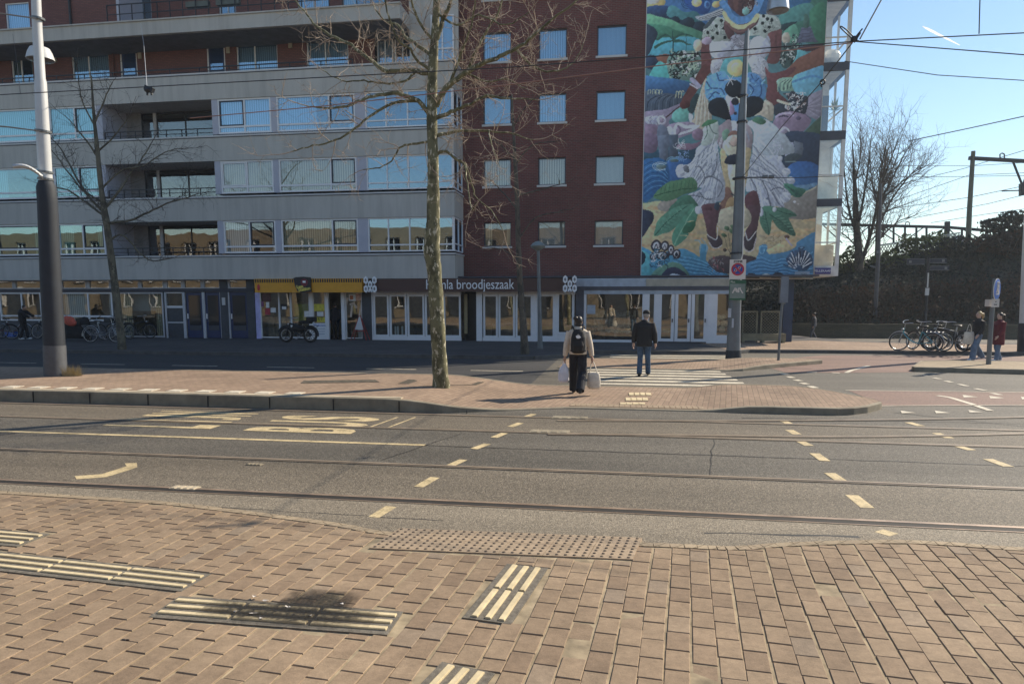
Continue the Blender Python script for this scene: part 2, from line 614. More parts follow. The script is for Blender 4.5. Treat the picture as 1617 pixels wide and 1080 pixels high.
brail([(865, 686), (1080, 687.5), (1280, 690), (1440, 689), (1617, 685), (1800, 678)], 'curved branch tram rail diverging from the middle of the road')
# switch boxes beside the points
for k, (px, py) in enumerate([(900, 660), (868, 682), (292, 771), (402, 734)]):
    x, y = G(px, py)
    mb = MB(); q_ = (1, 1, .5, .32)[k]; mb.box(x - .3 * q_, x + .3 * q_, y - .13 * q_, y + .13 * q_, 0.0, 0.012)
    for i in range(4): mb.box(x + (-.27 + i * .15) * q_, x + (-.18 + i * .15) * q_, y - .1 * q_, y + .1 * q_, 0.012, 0.018)
    tag(mb.build('drain_cover', (M_kerb, M_kerb, M_kerblight, M_kerb)[k]), ['iron switch box lid at the points, beside the rail near the island', 'iron switch box lid at the points, set in the middle rail', 'pale square drain cover against the near rail', 'small sandy cover plate in the middle of the tram road'][k], 'drain cover')

# ------------------------------------------------------------------ road markings
def marks(name, quads, z, m):
    mb = MB()
    for q in quads: mb.face([(x, y, z) for x, y in q])
    return struct(mb.build(name, m))
def strip(a, b, w):
    a, b = Vector(a), Vector(b)
    d = (b - a).normalized(); n = Vector((-d.y, d.x)) * w / 2
    return [tuple(a - n), tuple(b - n), tuple(b + n), tuple(a + n)]
qs = []
def dash_px(x0, y0, x1, y1, w):   # pixel ends of one dash
    qs.append(strip(G(x0, y0), G(x1, y1), w))
for a in ((590, 817, 618, 800), (661, 769, 687, 754), (712, 735, 732, 726), (748, 709, 770, 701), (780, 691, 797, 684), (806, 674, 822, 668), (832, 658, 843, 654)):
    dash_px(*a, 0.115)
for a in ((1388, 838, 1412, 845), (1345, 782, 1370, 802), (1310, 747, 1331, 761), (1286, 716, 1303, 728), (1264, 697, 1278, 704), (1246, 679, 1259, 686), (1236, 664.5, 1246, 669)):
    dash_px(*a, 0.13)
for a in ((1434, 667, 1455, 673), (1478, 684, 1500, 692), (1514, 705, 1535, 711), (1560, 725, 1593, 737)):
    dash_px(*a, 0.13)
marks('crossing_dashes', qs, 0.0045, M_paint)
qs = []
a0 = G(0, 681); a1 = G(672, 703)
n = 12
for i in range(n):
    t0, t1 = i / n, (i + 0.985) / n
    qs.append(strip((a0[0] + (a1[0] - a0[0]) * t0, a0[1] + (a1[1] - a0[1]) * t0), (a0[0] + (a1[0] - a0[0]) * t1, a0[1] + (a1[1] - a0[1]) * t1), 0.10))
qs.append(strip((-40, a0[1] + .2), a0, 0.10))
for a in ((583, 675, 628, 659), (611, 676, 656, 659)): dash_px(*a, 0.04)
qs.append([G(118, 752), G(160, 749), G(200, 736.5), G(197, 732), G(216, 731), G(217, 738), G(205, 742), G(168, 753.5), G(121, 757)])
marks('lane_markings', qs, 0.0045, M_paint)
# LIJN / BUS lettering, long letters read from the right
def lane_word(word, x_top, x_bot, y_near, y_far):
    n = len(word); out = []
    wd = (y_far - y_near) / n
    for i, ch in enumerate(word):
        me = text_mesh(ch, 1.0, 0.0, 'CENTER', 0.03)
        xs = [v.co.x for v in me.vertices]; ys = [v.co.y for v in me.vertices]
        cx, sx = (min(xs) + max(xs)) / 2, max(max(xs) - min(xs), 0.25)
        y0, y1 = min(ys), max(ys)
        base = y_near + wd * (i + 0.5)
        for v in me.vertices:
            u = (v.co.x - cx) / sx * wd * 0.78
            t = (v.co.y - y0) / (y1 - y0)
            v.co = (x_bot + (x_top - x_bot) * t, base + u, 0.0046)
        out.append(me)
    return out
ly0, ly1 = G(300, 677)[1] - .12, G(300, 651)[1] + .1
MS = lane_word('LIJN', G(145, 676)[0], G(320, 678)[0] + .1, ly0 + .1, ly1) + lane_word('BUS', G(380, 681)[0], G(525, 684)[0] + .3, ly0 + .05, ly1 - .05)
mb = MB()
for me in MS:
    mb.add([v.co for v in me.vertices], [tuple(p.vertices) for p in me.polygons])
o = mb.build('bus_lane_lettering', M_paint); struct(o)
# zebra crossing beyond the island
qs = []
zx0, zx1 = -0.75, 2.9
for i in range(6):
    y = 16.62 + i * 0.66
    sh = -i * 0.1
    qs.append([(zx0 - 0.2 * i * .3, y), (zx1 + sh * .5, y), (zx1 + sh * .5, y + 0.30), (zx0 - 0.2 * i * .3, y + 0.30)])
for a in ((24.35, 0.26), (25.2, 0.26)):
    qs.append([(-0.5, a[0]), (3.6, a[0]), (3.6, a[0] + a[1]), (-0.5, a[0] + a[1])])
marks('zebra_crossing', qs, 0.0048, M_white)
qs = []
for x0, y0, x1, y1 in ((1235, 590, 1243, 592), (1245, 595, 1252, 597), (1256, 600, 1264, 602), (1266, 605, 1274, 607), (1279, 610, 1288, 613)): dash_px(x0, y0, x1, y1, 0.16)
for x0, y0, x1, y1 in ((1457, 593, 1464, 594), (1474, 597, 1485, 599), (1493, 602, 1503, 604), (1514, 607, 1527, 610), (1540, 614, 1556, 617), (1566, 621, 1580, 624)): dash_px(x0, y0, x1, y1, 0.12)
for x0, y0, x1, y1 in ((1275, 588, 1290, 588.4), (1313, 589, 1326, 589.4)): dash_px(x0, y0, x1, y1, 0.14)
P0 = [(1336, 589), (1345, 585), (1372, 578)]
for a, b in zip(P0, P0[1:]): dash_px(*a, *b, 0.12)
P0 = [(1480, 625), (1500, 628), (1530, 637), (1564, 649)]
for a, b in zip(P0, P0[1:]): dash_px(*a, *b, 0.12)
dash_px(1335, 616.5, 1617, 620, 0.05); dash_px(1378, 641.5, 1617, 640, 0.05)
for x, y in ((1422, 651), (1476, 651), (1529, 650), (1520, 626), (1562, 627.5), (1612, 629)):
    qs.append([G(x, y - 2), G(x + 24, y + 1.5), G(x + 2, y + 2)])
marks('side_markings', qs, 0.009, M_white)
qs = []
for k in range(9): qs.append(strip((-26 + k * 3.1, 19.3), (-26 + k * 3.1 + 1.5, 19.3), 0.09))
marks('road_centre_dashes', qs, 0.0046, M_white)
# red cycle path
sheet('cycle_path', [G(1388, 641), G(1366, 628), G(1340, 617), G(1900, 621), G(1900, 640)], 0.0047, M_red)
sheet('cycle_path_crossing', [G(1180, 572), G(1300, 561), G(1617, 563), G(1900, 563), G(1900, 574), G(1617, 574), G(1450, 576), G(1440, 588), G(1330, 589), G(1240, 588)], 0.0044, M_red)

# ------------------------------------------------------------------ brick islands
def zisl(x):
    def sm(a, b, t):
        t = max(0, min(1, (t - a) / (b - a))); return t * t * (3 - 2 * t)
    return 0.225 + (0.02 - 0.225) * sm(-4.3, -1.9, x) + 0.10 * sm(1.3, 2.4, x)
def island(name, xs, near, far, zf, mtop, kerb_w=0.14, bottom=-0.05, kmat=None):
    """strip island: top surface between near(x) and far(x), a kerb course round it"""
    mb = MB(); top = []
    for x in xs:
        y0, y1 = near(x), far(x)
        top.append([(x, y0 + kerb_w, zf(x) - .004), (x, (y0 + y1) / 2, zf(x)), (x, y1 - kerb_w, zf(x) - .004)])
    for a, b in zip(top, top[1:]):
        mb.add(a + b, [(0, 3, 4, 1), (1, 4, 5, 2)])
    o = struct(mb.build(name, mtop))
    mb = MB()
    loop = [(x, near(x)) for x in xs] + [(x, far(x)) for x in reversed(xs)]
    inn = [(x, near(x) + kerb_w) for x in xs] + [(x, far(x) - kerb_w) for x in reversed(xs)]
    n = len(loop)
    vs = []
    for (x, y), (u, v) in zip(loop, inn):
        s_ = 1 if v > y else -1
        vs += [(x, y, bottom), (x, y + .02 * s_, zf(x) - .012), (x, y + .035 * s_, zf(x)), (u, v, zf(x)), (u, v, zf(x) - .02)]
    fs = []
    for i in range(n):
        j = (i + 1) % n
        for k in range(4):
            fs.append((i * 5 + k, j * 5 + k, j * 5 + k + 1, i * 5 + k + 1))
    mb.add(vs, fs)
    struct(mb.build(name + '_kerb', kmat or M_kerb))
def near1(x):
    base = 11.98 if x < -3 else 12.0 + (12.82 - 12.0) * min(1, (x + 3) / 2.0)
    if x > 3.6: base += ((x - 3.6) / 1.12) ** 2 * 0.9
    return base
def far1(x):
    return 16.25 - (0 if x < 3.4 else ((x - 3.4) / 1.32) ** 2 * 2.0)
xs = [-60, -40] + [-30 + i for i in range(25)] + [-5 + i * .3 for i in range(32)] + [4.65, 4.72]
xs = sorted(set(round(x, 3) for x in xs if x <= 4.72))
island('middle_island', xs, near1, far1, zisl, M_pave2)
# pale edging and white blocks along the high kerb
mb = MB(); mb2 = MB()
for i in range(40):
    x = -40 + i * 1.0
    if x > -4.6: break
    mb.box(x, x + .996, 12.125, 12.27, 0.2, 0.2295)
for i in range(70):
    x = -38 + i * 0.62
    if x > -6.2: break
    mb2.box(x, x + .31, 12.33, 12.60, 0.2, 0.2305)
struct(mb.build('kerb_edging', M_kerblight)); struct(mb2.build('platform_edge_blocks', M_white))
mb = MB()
for i in range(24):
    x = -29 + i * 1.25
    if x < -2.2: mb.box(x, x + .012, 11.974, 12.0, 0.0, zisl(x) - .02)
struct(mb.build('kerb_joints', M_black))
island('refuge_island', [-1.9 + i * .4 for i in range(18)] + [5.6, 5.9, 6.1], lambda x: 20.25 + (0 if x < 3.2 else (x - 3.2) * 0.95), lambda x: 23.7 - (0 if x < 5.2 else (x - 5.2) ** 2 * .5), lambda x: 0.03 + 0.09 * max(0, min(1, (x - 2.9) / 1.0)), M_pave2)
island('corner_island', [8.0, 8.15, 8.4, 9, 10, 12, 16, 22, 30], lambda x: 20.95 - (x - 8) * .12 if x < 12 else 20.47, lambda x: 21.2 + min(2.3, (x - 8.0) * 2.0), lambda x: 0.13, M_pave3)
# far pavement before the shops: kerb at y=23 on the left, at 26.4 beyond the refuge, and the corner to the right
mb = MB()
pl = [(-90, 23.05), (-3.0, 23.05), (-2.0, 24.0), (-1.2, 26.0), (3.8, 26.3), (4.6, 27.3), (7.5, 27.5), (40, 27.5), (40, 32.6), (10, 33.2), (8.3, 40), (-90, 40)]
mb.prism(pl, -.05, 0.118)
struct(mb.build('far_pavement', M_pavegrey))
mb = MB()
mb.prism([(3.9, 26.45), (4.7, 27.45), (7.5, 27.65), (40, 27.65), (40, 31.6), (12, 32.2), (8.4, 33.6), (3.2, 31.0)], 0.1, 0.122)
struct(mb.build('corner_pavement', M_pave2))
mb = MB()
for (a, b) in zip(pl[:7], pl[1:8]): mb.bar((a[0], a[1] + .06, 0.05), (b[0], b[1] + .06, 0.05), 0.16, 0.15)
struct(mb.build('far_kerb', mat('far kerb stone', (.10, .095, .09), .85, var=.3)))  # kerb colour darkened for the shade there

# ------------------------------------------------------------------ tactile paving, near side
SLABS = []
def ribs(cx, cy, ang, nx, label=None, L_=0.30, W_=0.30):
    """row of nx guidance slabs (length L_ each) along ang"""
    M = Matrix.Translation((cx, cy, 0.0)) @ Matrix.Rotation(ang, 4, 'Z')
    SLABS.append((M.inverted(), (nx * L_ + .02) / 2, (W_ + .05) / 2))
    a, b = MB(), MB()
    a.obox(M @ Matrix.Translation((0, 0, 0.011)), nx * L_ + .02, W_ + .05, 0.03)
    for i in range(nx):
        for j in range(3):
            u = (i - (nx - 1) / 2) * L_
            v = (j - 1) * W_ / 3.0
            b.obox(M @ Matrix.Translation((u, v, 0.029)), L_ - .03, W_ * 0.135 + .004, 0.011)
            b.obox(M @ Matrix.Translation((u, v, 0.0355)), L_ - .036, W_ * 0.135 - .005, 0.004)
    struct(a.build('tactile_slab', M_slab)); struct(b.build('tactile_ribs', M_rib))
    return M
def ribs_px(p0, p1, w, n):
    a, b = Vector(G(*p0, .02)), Vector(G(*p1, .02))
    d = b - a
    ribs((a.x + b.x) / 2, (a.y + b.y) / 2, math.atan2(d.y, d.x), n, L_=d.length / n, W_=w)
ribs_px((-120, 873), (309, 920), 0.27, 4)
ribs_px((-130, 838), (52, 853), 0.27, 2)
ribs_px((262, 958), (622, 984), 0.27, 3)
ribs_px((769, 980), (832, 895), 0.27, 2)
ribs_px((690, 1110), (738, 1056), 0.27, 1)
# blister slabs at the crossing
pa, pb = Vector(G(583, 866, .02)), Vector(G(1000, 884, .02))
pc = Vector(G(615, 840, .02)); pdn = (pc - pa)
u = (pb - pa) / 6; v = Vector((0.055, 0.335)) * 1.55
a, b = MB(), MB()
for i in range(6):
    for j in range(2):
        o_ = pa + u * i + v * j / 2
        q = [o_, o_ + u * .985, o_ + u * .985 + v * .49, o_ + v * .49]
        a.prism([tuple(x) for x in q], 0.0, 0.0265)
        for ii in range(5):
            for jj in range(4):
                c = o_ + u * ((ii + .5) / 5) * .985 + v * .49 * ((jj + .5) / 4)
                b.tube([(c.x, c.y, 0.026), (c.x, c.y, 0.0335)], [0.0155, 0.0095], 10)
struct(a.build('blister_slabs', M_blister)); struct(b.build('blister_studs', mat('blister stud', (0.16, 0.12, 0.085), .85)))
bl_o, bl_u, bl_v = pa, pb - pa, v
# the paving bricks themselves, laid one by one with small height and tilt errors
mbk = MB(); tones = []
rb = random.Random(5)
vd = Vector((math.cos(VANG), math.sin(VANG))); ud = Vector((vd.y, -vd.x))
def edge_y(x):
    for (xa, ya), (xb, yb) in zip(E3, E3[1:]):
        if xa <= x <= xb: return ya + (yb - ya) * (x - xa) / max(1e-6, xb - xa)
    return E3[0][1] if x < E3[0][0] else E3[-1][1]
BW, BL = .144, .224
def in_slab(c, pad):
    for Mi_, hx, hy in SLABS:
        q = Mi_ @ Vector((c.x, c.y, 0))
        if abs(q.x) < hx + pad and abs(q.y) < hy + pad: return True
    d = c - bl_o; den = bl_u.x * bl_v.y - bl_u.y * bl_v.x
    a_ = (d.x * bl_v.y - d.y * bl_v.x) / den; b_ = (bl_u.x * d.y - bl_u.y * d.x) / den
    return -.01 < a_ < 1.01 and -.05 < b_ < 1.03
for i in range(-99, 65):
    off = (i % 2) * .5 + rb.uniform(-.05, .05); wv = rb.uniform(0, 6)
    for j in range(1, 34):
        c0 = ud * (i * BW) + vd * ((j + off) * BL)
        c0 = c0 + ud * (.012 * math.sin(c0.y * .9 + i * .07) + .006 * math.sin(c0.y * 2.3 + wv))
        parts_ = [(-.5, .5)]
        e0 = edge_y(c0.x) - .095
        if c0.y - BL * .5 > e0 or c0.x < -14 or c0.x > 9: continue
        hi_ = min(.5, (e0 - c0.y) / BL)
        lo_ = -.5
        # cut bricks at slab edges: keep only the clear end
        ts = [k_ / 10 for k_ in range(-5, 6) if not in_slab(c0 + vd * (k_ / 10 * BL), .0)]
        if len(ts) < 11:
            if len(ts) < 4: continue
            lo_, hi_ = max(lo_, min(ts)), min(hi_, max(ts))
        if hi_ - lo_ < .18: continue
        hl = (hi_ - lo_) * BL / 2 - .0040; cc = c0 + vd * ((hi_ + lo_) / 2 * BL); hw = BW / 2 - .0050
        z = .0225 + rb.gauss(0, .0011) + (-.006 if rb.random() < .02 else 0); tx_, ty_ = rb.gauss(0, .006), rb.gauss(0, .006); an = rb.gauss(0, .006); ch = .0038
        U = Vector((ud.x * math.cos(an) - ud.y * math.sin(an), ud.x * math.sin(an) + ud.y * math.cos(an))); V2 = Vector((-U.y, U.x))
        vs_ = []
        for (hx, hy, dzz) in ((hw, hl, -.022), (hw, hl, -ch), (hw - ch, hl - ch, 0)):
            for sx, sy in ((-1, -1), (1, -1), (1, 1), (-1, 1)):
                q = cc + U * hx * sx + V2 * hy * sy; vs_.append((q.x, q.y, z + dzz + tx_ * hx * sx + ty_ * hy * sy))
        mbk.add(vs_, [(8, 9, 10, 11)] + [(k_ * 4 + a_, k_ * 4 + (a_ + 1) % 4, k_ * 4 + 4 + (a_ + 1) % 4, k_ * 4 + 4 + a_) for k_ in (0, 1) for a_ in range(4)])
        tn = rb.random(); tones += [tn] * 12
m, nt, b = nodes('laid brick'); b.inputs['Roughness'].default_value = .85; b.inputs['Specular IOR Level'].default_value = .3
at = N(nt, 'ShaderNodeAttribute', attribute_name='tone'); co = geoco(nt)
c = ramp(nt, at.outputs['Fac'], [(0.0, (.275, .195, .130)), (.2, (.318, .228, .150)), (.6, (.340, .246, .162)), (.92, (.362, .264, .174)), (1.0, (.305, .235, .170))])
for nn, a_, z_ in ((noise(nt, co, .7, 6, .65), .68, 1.12), (noise(nt, co, 24, 4, .7), .80, 1.14), (noise(nt, co, 5, 4), .86, 1.1), (noise(nt, co, 210, 2), .82, 1.16)): c = mixc(nt, 1.0, c, ramp(nt, nn, [(.28, (a_,) * 3), (.72, (z_,) * 3)]), 'MULTIPLY')
L(nt, c, b.inputs['Base Color']); bump(nt, noise(nt, co, 70, 4, .7), b, .35, .006)
o = struct(mbk.build('paving_bricks', m)); at_ = o.data.attributes.new('tone', 'FLOAT', 'POINT'); at_.data.foreach_set('value', tones)
mb = MB(); q_ = [(x_, y_) for x_, y_ in E3 if -14.4 < x_ < 9.4]
for (xa, ya), (xb, yb) in zip(q_, q_[1:]): mb.face([(xa, -.2, .0155), (xb, -.2, .0155), (xb, yb - .01, .0155), (xa, ya - .01, .0155)])
struct(mb.build('joint_sand', mat('joint sand', (.33, .26, .165), .95, var=.45, vs=6)))
# small tactile pieces on the island side
a, b = MB(), MB()
for (p0, p1, n) in (((993, 633), (1008, 618), 2), ((985, 638), (1012, 634), 1)):
    A = Vector(G(*p0, .05)); B = Vector(G(*p1, .05)); d = (B - A)
    M = Matrix.Translation(((A.x + B.x) / 2, (A.y + B.y) / 2, 0.035)) @ Matrix.Rotation(math.atan2(d.y, d.x), 4, 'Z')
for k in range(2):
    for j in range(4):
        x, y = G(992 + j * 9 + k * 5, 630 - k * 8, .03); b.box(x - .05, x + .05, y - .2, y + .2, 0.02, 0.034)
for j in range(4):
    x, y = G(984 + j * 10, 637, .03); b.box(x - .055, x + .055, y - .11, y + .11, 0.02, 0.034)
struct(b.build('island_tactile_ribs', M_rib))
a = MB()
for i in range(26):
    x0 = -1.0 + i * .103
    for j in range(3): a.box(x0, x0 + .093, 13.02 + j * .11, 13.115 + j * .11, 0.0, 0.027)
struct(a.build('island_blister_strip', M_blister))

# soot patch of a small burnt spot and litter
m, nt, bs = nodes('soot')
co = objco(nt); ln = N(nt, 'ShaderNodeVectorMath', operation='LENGTH'); L(nt, co, ln.inputs[0])
nz = noise(nt, co, 2.6, 8, .72)
ad = N(nt, 'ShaderNodeMath', operation='MULTIPLY_ADD'); L(nt, nz, ad.inputs[0]); ad.inputs[1].default_value = -1.35
L(nt, ln.outputs['Value'], ad.inputs[2])
al = ramp(nt, ad.outputs[0], [(-0.0, (0.9,) * 3), (0.25, (.45,) * 3), (0.6, (0,) * 3)])
bs.inputs['Base Color'].default_value = (0.012, 0.011, 0.010, 1)
fn = noise(nt, geoco(nt), 34, 5, .75)
L(nt, mixc(nt, 1, al, ramp(nt, fn, [(.3, (.35,) * 3), (.62, (1,) * 3)]), 'MULTIPLY'), bs.inputs['Alpha'])
bs.inputs['Roughness'].default_value = .9
for (px, py, sx, sy, zz) in ((500, 952, .26, .22, .0285), (455, 969, .58, .14, .0405)):
    x, y = G(px, py, .03)
    mb = MB(); mb.face([(-1, -1, 0), (1, -1, 0), (1, 1, 0), (-1, 1, 0)])
    o = struct(mb.build('soot_stain', m)); o.location = (x, y, zz); o.scale = (sx, sy, 1)
mb = MB()
for (px, py, s_) in ((404, 943, 1), (420, 950, .7), (398, 969, 1.2), (372, 967, .8), (455, 960, .6), (490, 975, .5), (412, 978, .5), (540, 955, .5)):
    x, y = G(px, py, .03)
    k = 7
    pts = [(x + math.cos(2 * math.pi * i / k) * .028 * s_ * rng.uniform(.5, 1.4), y + math.sin(2 * math.pi * i / k) * .016 * s_ * rng.uniform(.5, 1.3), .036 + rng.uniform(0, .014)) for i in range(k)]
    mb.face(pts)
struct(mb.build('litter', mat('paper scraps', (0.6, 0.55, 0.5), .8)), 'stuff')
mb = MB(); x, y = G(195, 1011, .02)
mb.ell((x, y, .024), (.016, .009, .006), 6)
mb.ell((x + .022, y + .006, .024), (.014, .005, .004), 6)
tag(mb.build('leaf_scrap', M_black), 'small black crumpled scrap lying on the near brick paving', 'litter')
# ------------------------------------------------------------------ building materials
def wallmat(name, c):
    m, nt, b = nodes(name); b.inputs['Roughness'].default_value = .85
    co = geoco(nt); mp = N(nt, 'ShaderNodeMapping'); mp.inputs['Scale'].default_value = (3.5, 3.5, .25); L(nt, co, mp.inputs[0])
    a = ramp(nt, noise(nt, mp.outputs[0], 1, 5, .7), [(.3, (.84,) * 3), (.55, (1,) * 3), (.8, (1.04,) * 3)])
    d = ramp(nt, noise(nt, co, .35, 5, .6), [(.3, (.9,) * 3), (.7, (1.06,) * 3)])
    L(nt, mixc(nt, 1, mixc(nt, 1, c, a, 'MULTIPLY'), d, 'MULTIPLY'), b.inputs['Base Color']); bump(nt, noise(nt, co, 40, 3), b, .15, .01)
    return m
M_stucco = wallmat('grey render', (0.52, 0.495, 0.455))
M_coping = mat('pale coping', (0.58, 0.57, 0.56), 0.7, var=0.1, vs=1)
M_frame = mat('white window frame', (0.80, 0.79, 0.80), 0.45, var=0.04)
M_framegrey = mat('grey white frame', (0.50, 0.50, 0.52), 0.5, var=0.06)
M_pier = mat('lilac grey pier', (0.46, 0.46, 0.53), 0.6, var=0.05)
M_brickT = brickmat('dark red brick', (0.20, 0.060, 0.050), (0.14, 0.045, 0.040), (0.17, 0.11, 0.10), 0.22, 0.072, 0.012, 'xz', bmp=0.3, dirt=0.22)
M_brickU = brickmat('red brown brick', (0.24, 0.10, 0.085), (0.19, 0.078, 0.07), (0.12, 0.075, 0.068), 0.22, 0.072, 0.012, 'xz', bmp=0.3, dirt=0.15)
M_brickR = brickmat('tan brick', (0.32, 0.245, 0.16), (0.25, 0.19, 0.125), (0.22, 0.18, 0.13), 0.22, 0.072, 0.012, 'xz', bmp=0.2, dirt=0.15)
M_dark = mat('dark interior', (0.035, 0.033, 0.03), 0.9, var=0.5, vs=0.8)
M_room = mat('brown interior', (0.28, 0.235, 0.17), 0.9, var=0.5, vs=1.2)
M_iron = mat('dark iron railing', (0.02, 0.022, 0.028), 0.5)
M_navy = mat('dark navy paint', (0.018, 0.024, 0.045), 0.4, var=0.15)
M_navy2 = mat('blue door paint', (0.015, 0.035, 0.11), 0.35, var=0.1)
M_slate = mat('slate pillar cladding', (0.045, 0.052, 0.065), 0.5, var=0.2, vs=6)
M_soffit = mat('soffit board', (0.16, 0.165, 0.17), 0.8)
M_brown = mat('dark brown fascia', (0.075, 0.032, 0.026), 0.45, var=0.05)
M_yellow = mat('orange yellow fascia', (0.72, 0.33, 0.02), 0.4, var=0.07, vs=5)
M_cream = mat('cream panel', (0.42, 0.38, 0.30), 0.6)
M_pale = mat('pale blue grey fascia', (0.42, 0.47, 0.53), 0.5)
M_beam = mat('grey blue beam', (0.06, 0.065, 0.085), 0.5)
M_letter = mat('white lettering', (0.85, 0.85, 0.86), 0.4, var=0.02)
M_glU = glass('upper window glass', 0.34, (0.62, 0.80, 0.95), 0.0012, (0.66, 0.86, 1.0))  # blue of the mirrored sky put into tint and reflection colour
M_glS = glass('shop glass', 0.22, (0.8, 0.84, 0.8), 0.0022, (0.95, 0.95, 0.9))
M_glT = glass('sky teal glass', 0.30, (0.50, 0.80, 0.84), 0.0014, (0.70, 0.95, 1.0))  # cyan sky reflection put into the glass colours
M_glN = glass('clear window glass', 0.19, (0.85, 0.88, 0.85), 0.0014, (0.95, 0.97, 1.0))
M_glB = glass('balcony glass', 0.22, (0.92, 0.95, 0.93), 0.003)

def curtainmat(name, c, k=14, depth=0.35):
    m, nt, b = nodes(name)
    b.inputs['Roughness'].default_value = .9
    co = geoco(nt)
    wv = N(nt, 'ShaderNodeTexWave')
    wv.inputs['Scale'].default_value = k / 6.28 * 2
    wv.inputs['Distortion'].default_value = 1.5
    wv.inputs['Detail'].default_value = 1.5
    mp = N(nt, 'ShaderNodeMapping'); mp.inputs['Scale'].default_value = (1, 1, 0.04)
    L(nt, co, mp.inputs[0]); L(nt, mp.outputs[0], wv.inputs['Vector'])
    L(nt, ramp(nt, wv.outputs['Fac'], [(0.0, tuple(x * (1 - depth) for x in c)), (1.0, c)]), b.inputs['Base Color'])  # fold shade painted as vertical stripes on flat sheets
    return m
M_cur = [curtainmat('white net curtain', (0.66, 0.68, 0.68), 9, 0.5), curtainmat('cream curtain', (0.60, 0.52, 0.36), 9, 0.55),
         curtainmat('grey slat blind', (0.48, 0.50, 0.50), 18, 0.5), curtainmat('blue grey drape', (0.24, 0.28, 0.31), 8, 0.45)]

YG, YS, YB, YM = 30.5, 31.0, 32.2, 32.12       # grey upper front, shop fronts, brick plane, mural plane

def zf(py, Y=YG): return F(400, py, Y)[1]
def xf(px, py, Y=YG): return F(px, py, Y)[0]

def window(parent, x0, x1, z0, z1, Y, mulls=(), transom=None, fw=0.055, fm=None, gm=None, back=0, name='window', depth=0.07, curtain_y=0.16, only_low=()):
    fm = fm or M_frame; gm = gm or M_glU
    mb = MB()
    mb.box(x0, x0 + fw, Y, Y + depth, z0, z1); mb.box(x1 - fw, x1, Y, Y + depth, z0, z1)
    mb.box(x0 + fw, x1 - fw, Y + .002, Y + depth, z0, z0 + fw); mb.box(x0 + fw, x1 - fw, Y + .002, Y + depth, z1 - fw, z1)
    zt = None
    if transom is not None:
        zt = z0 + (z1 - z0) * transom
        mb.box(x0 + fw, x1 - fw, Y + .004, Y + depth, zt - fw * .55, zt + fw * .55)
    for m_ in mulls:
        xm = x0 + (x1 - x0) * m_
        mb.box(xm - fw * .5, xm + fw * .5, Y + .006, Y + depth, z0 + fw, z1 - fw)
    for m_ in only_low:
        xm = x0 + (x1 - x0) * m_
        mb.box(xm - fw * .4, xm + fw * .4, Y + .006, Y + depth, z0 + fw, (zt or z1) - fw * .5)
    o = mb.build(name, fm, parent)
    g = MB(); yg = Y + depth * .6
    g.face([(x0 + fw * .5, yg, z0 + fw * .5), (x1 - fw * .5, yg, z0 + fw * .5), (x1 - fw * .5, yg, z1 - fw * .5), (x0 + fw * .5, yg, z1 - fw * .5)])
    g.build('pane', gm, o)
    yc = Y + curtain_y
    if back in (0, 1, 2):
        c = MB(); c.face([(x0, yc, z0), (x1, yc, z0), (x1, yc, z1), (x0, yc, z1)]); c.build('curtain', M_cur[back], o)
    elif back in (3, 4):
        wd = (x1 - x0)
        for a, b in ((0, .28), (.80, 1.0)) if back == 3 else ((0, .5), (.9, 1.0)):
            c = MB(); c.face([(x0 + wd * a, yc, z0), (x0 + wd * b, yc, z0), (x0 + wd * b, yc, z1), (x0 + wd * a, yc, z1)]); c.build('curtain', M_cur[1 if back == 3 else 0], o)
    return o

def wall_holes(mb, x0, x1, z0, z1, Y, holes, depth=0.14):
    xs = sorted({x0, x1, *[h[0] for h in holes], *[h[1] for h in holes]})
    zs = sorted({z0, z1, *[h[2] for h in holes], *[h[3] for h in holes]})
    for a, b in zip(xs, xs[1:]):
        for c, d in zip(zs, zs[1:]):
            mx, mz = (a + b) / 2, (c + d) / 2
            if any(h[0] < mx < h[1] and h[2] < mz < h[3] for h in holes): continue
            mb.face([(a, Y, c), (b, Y, c), (b, Y, d), (a, Y, d)])
    for a, b, c, d in holes:
        e = Y + depth
        mb.face([(a, Y, c), (a, e, c), (b, e, c), (b, Y, c)]); mb.face([(a, Y, d), (b, Y, d), (b, e, d), (a, e, d)])
        mb.face([(a, Y, c), (a, Y, d), (a, e, d), (a, e, c)]); mb.face([(b, Y, c), (b, e, c), (b, e, d), (b, Y, d)])

def railing(parent, x0, x1, Y, z0, hgt, n=8, name='railing'):
    mb = MB()
    mb.bar((x0, Y, z0 + hgt), (x1, Y, z0 + hgt), .05, .04)
    mb.bar((x0, Y, z0 + hgt * .45), (x1, Y, z0 + hgt * .45), .03, .03)
    for i in range(n + 1):
        x = x0 + (x1 - x0) * i / n
        mb.bar((x, Y, z0), (x, Y, z0 + hgt), .035, .035)
    return mb.build(name, M_iron, parent)

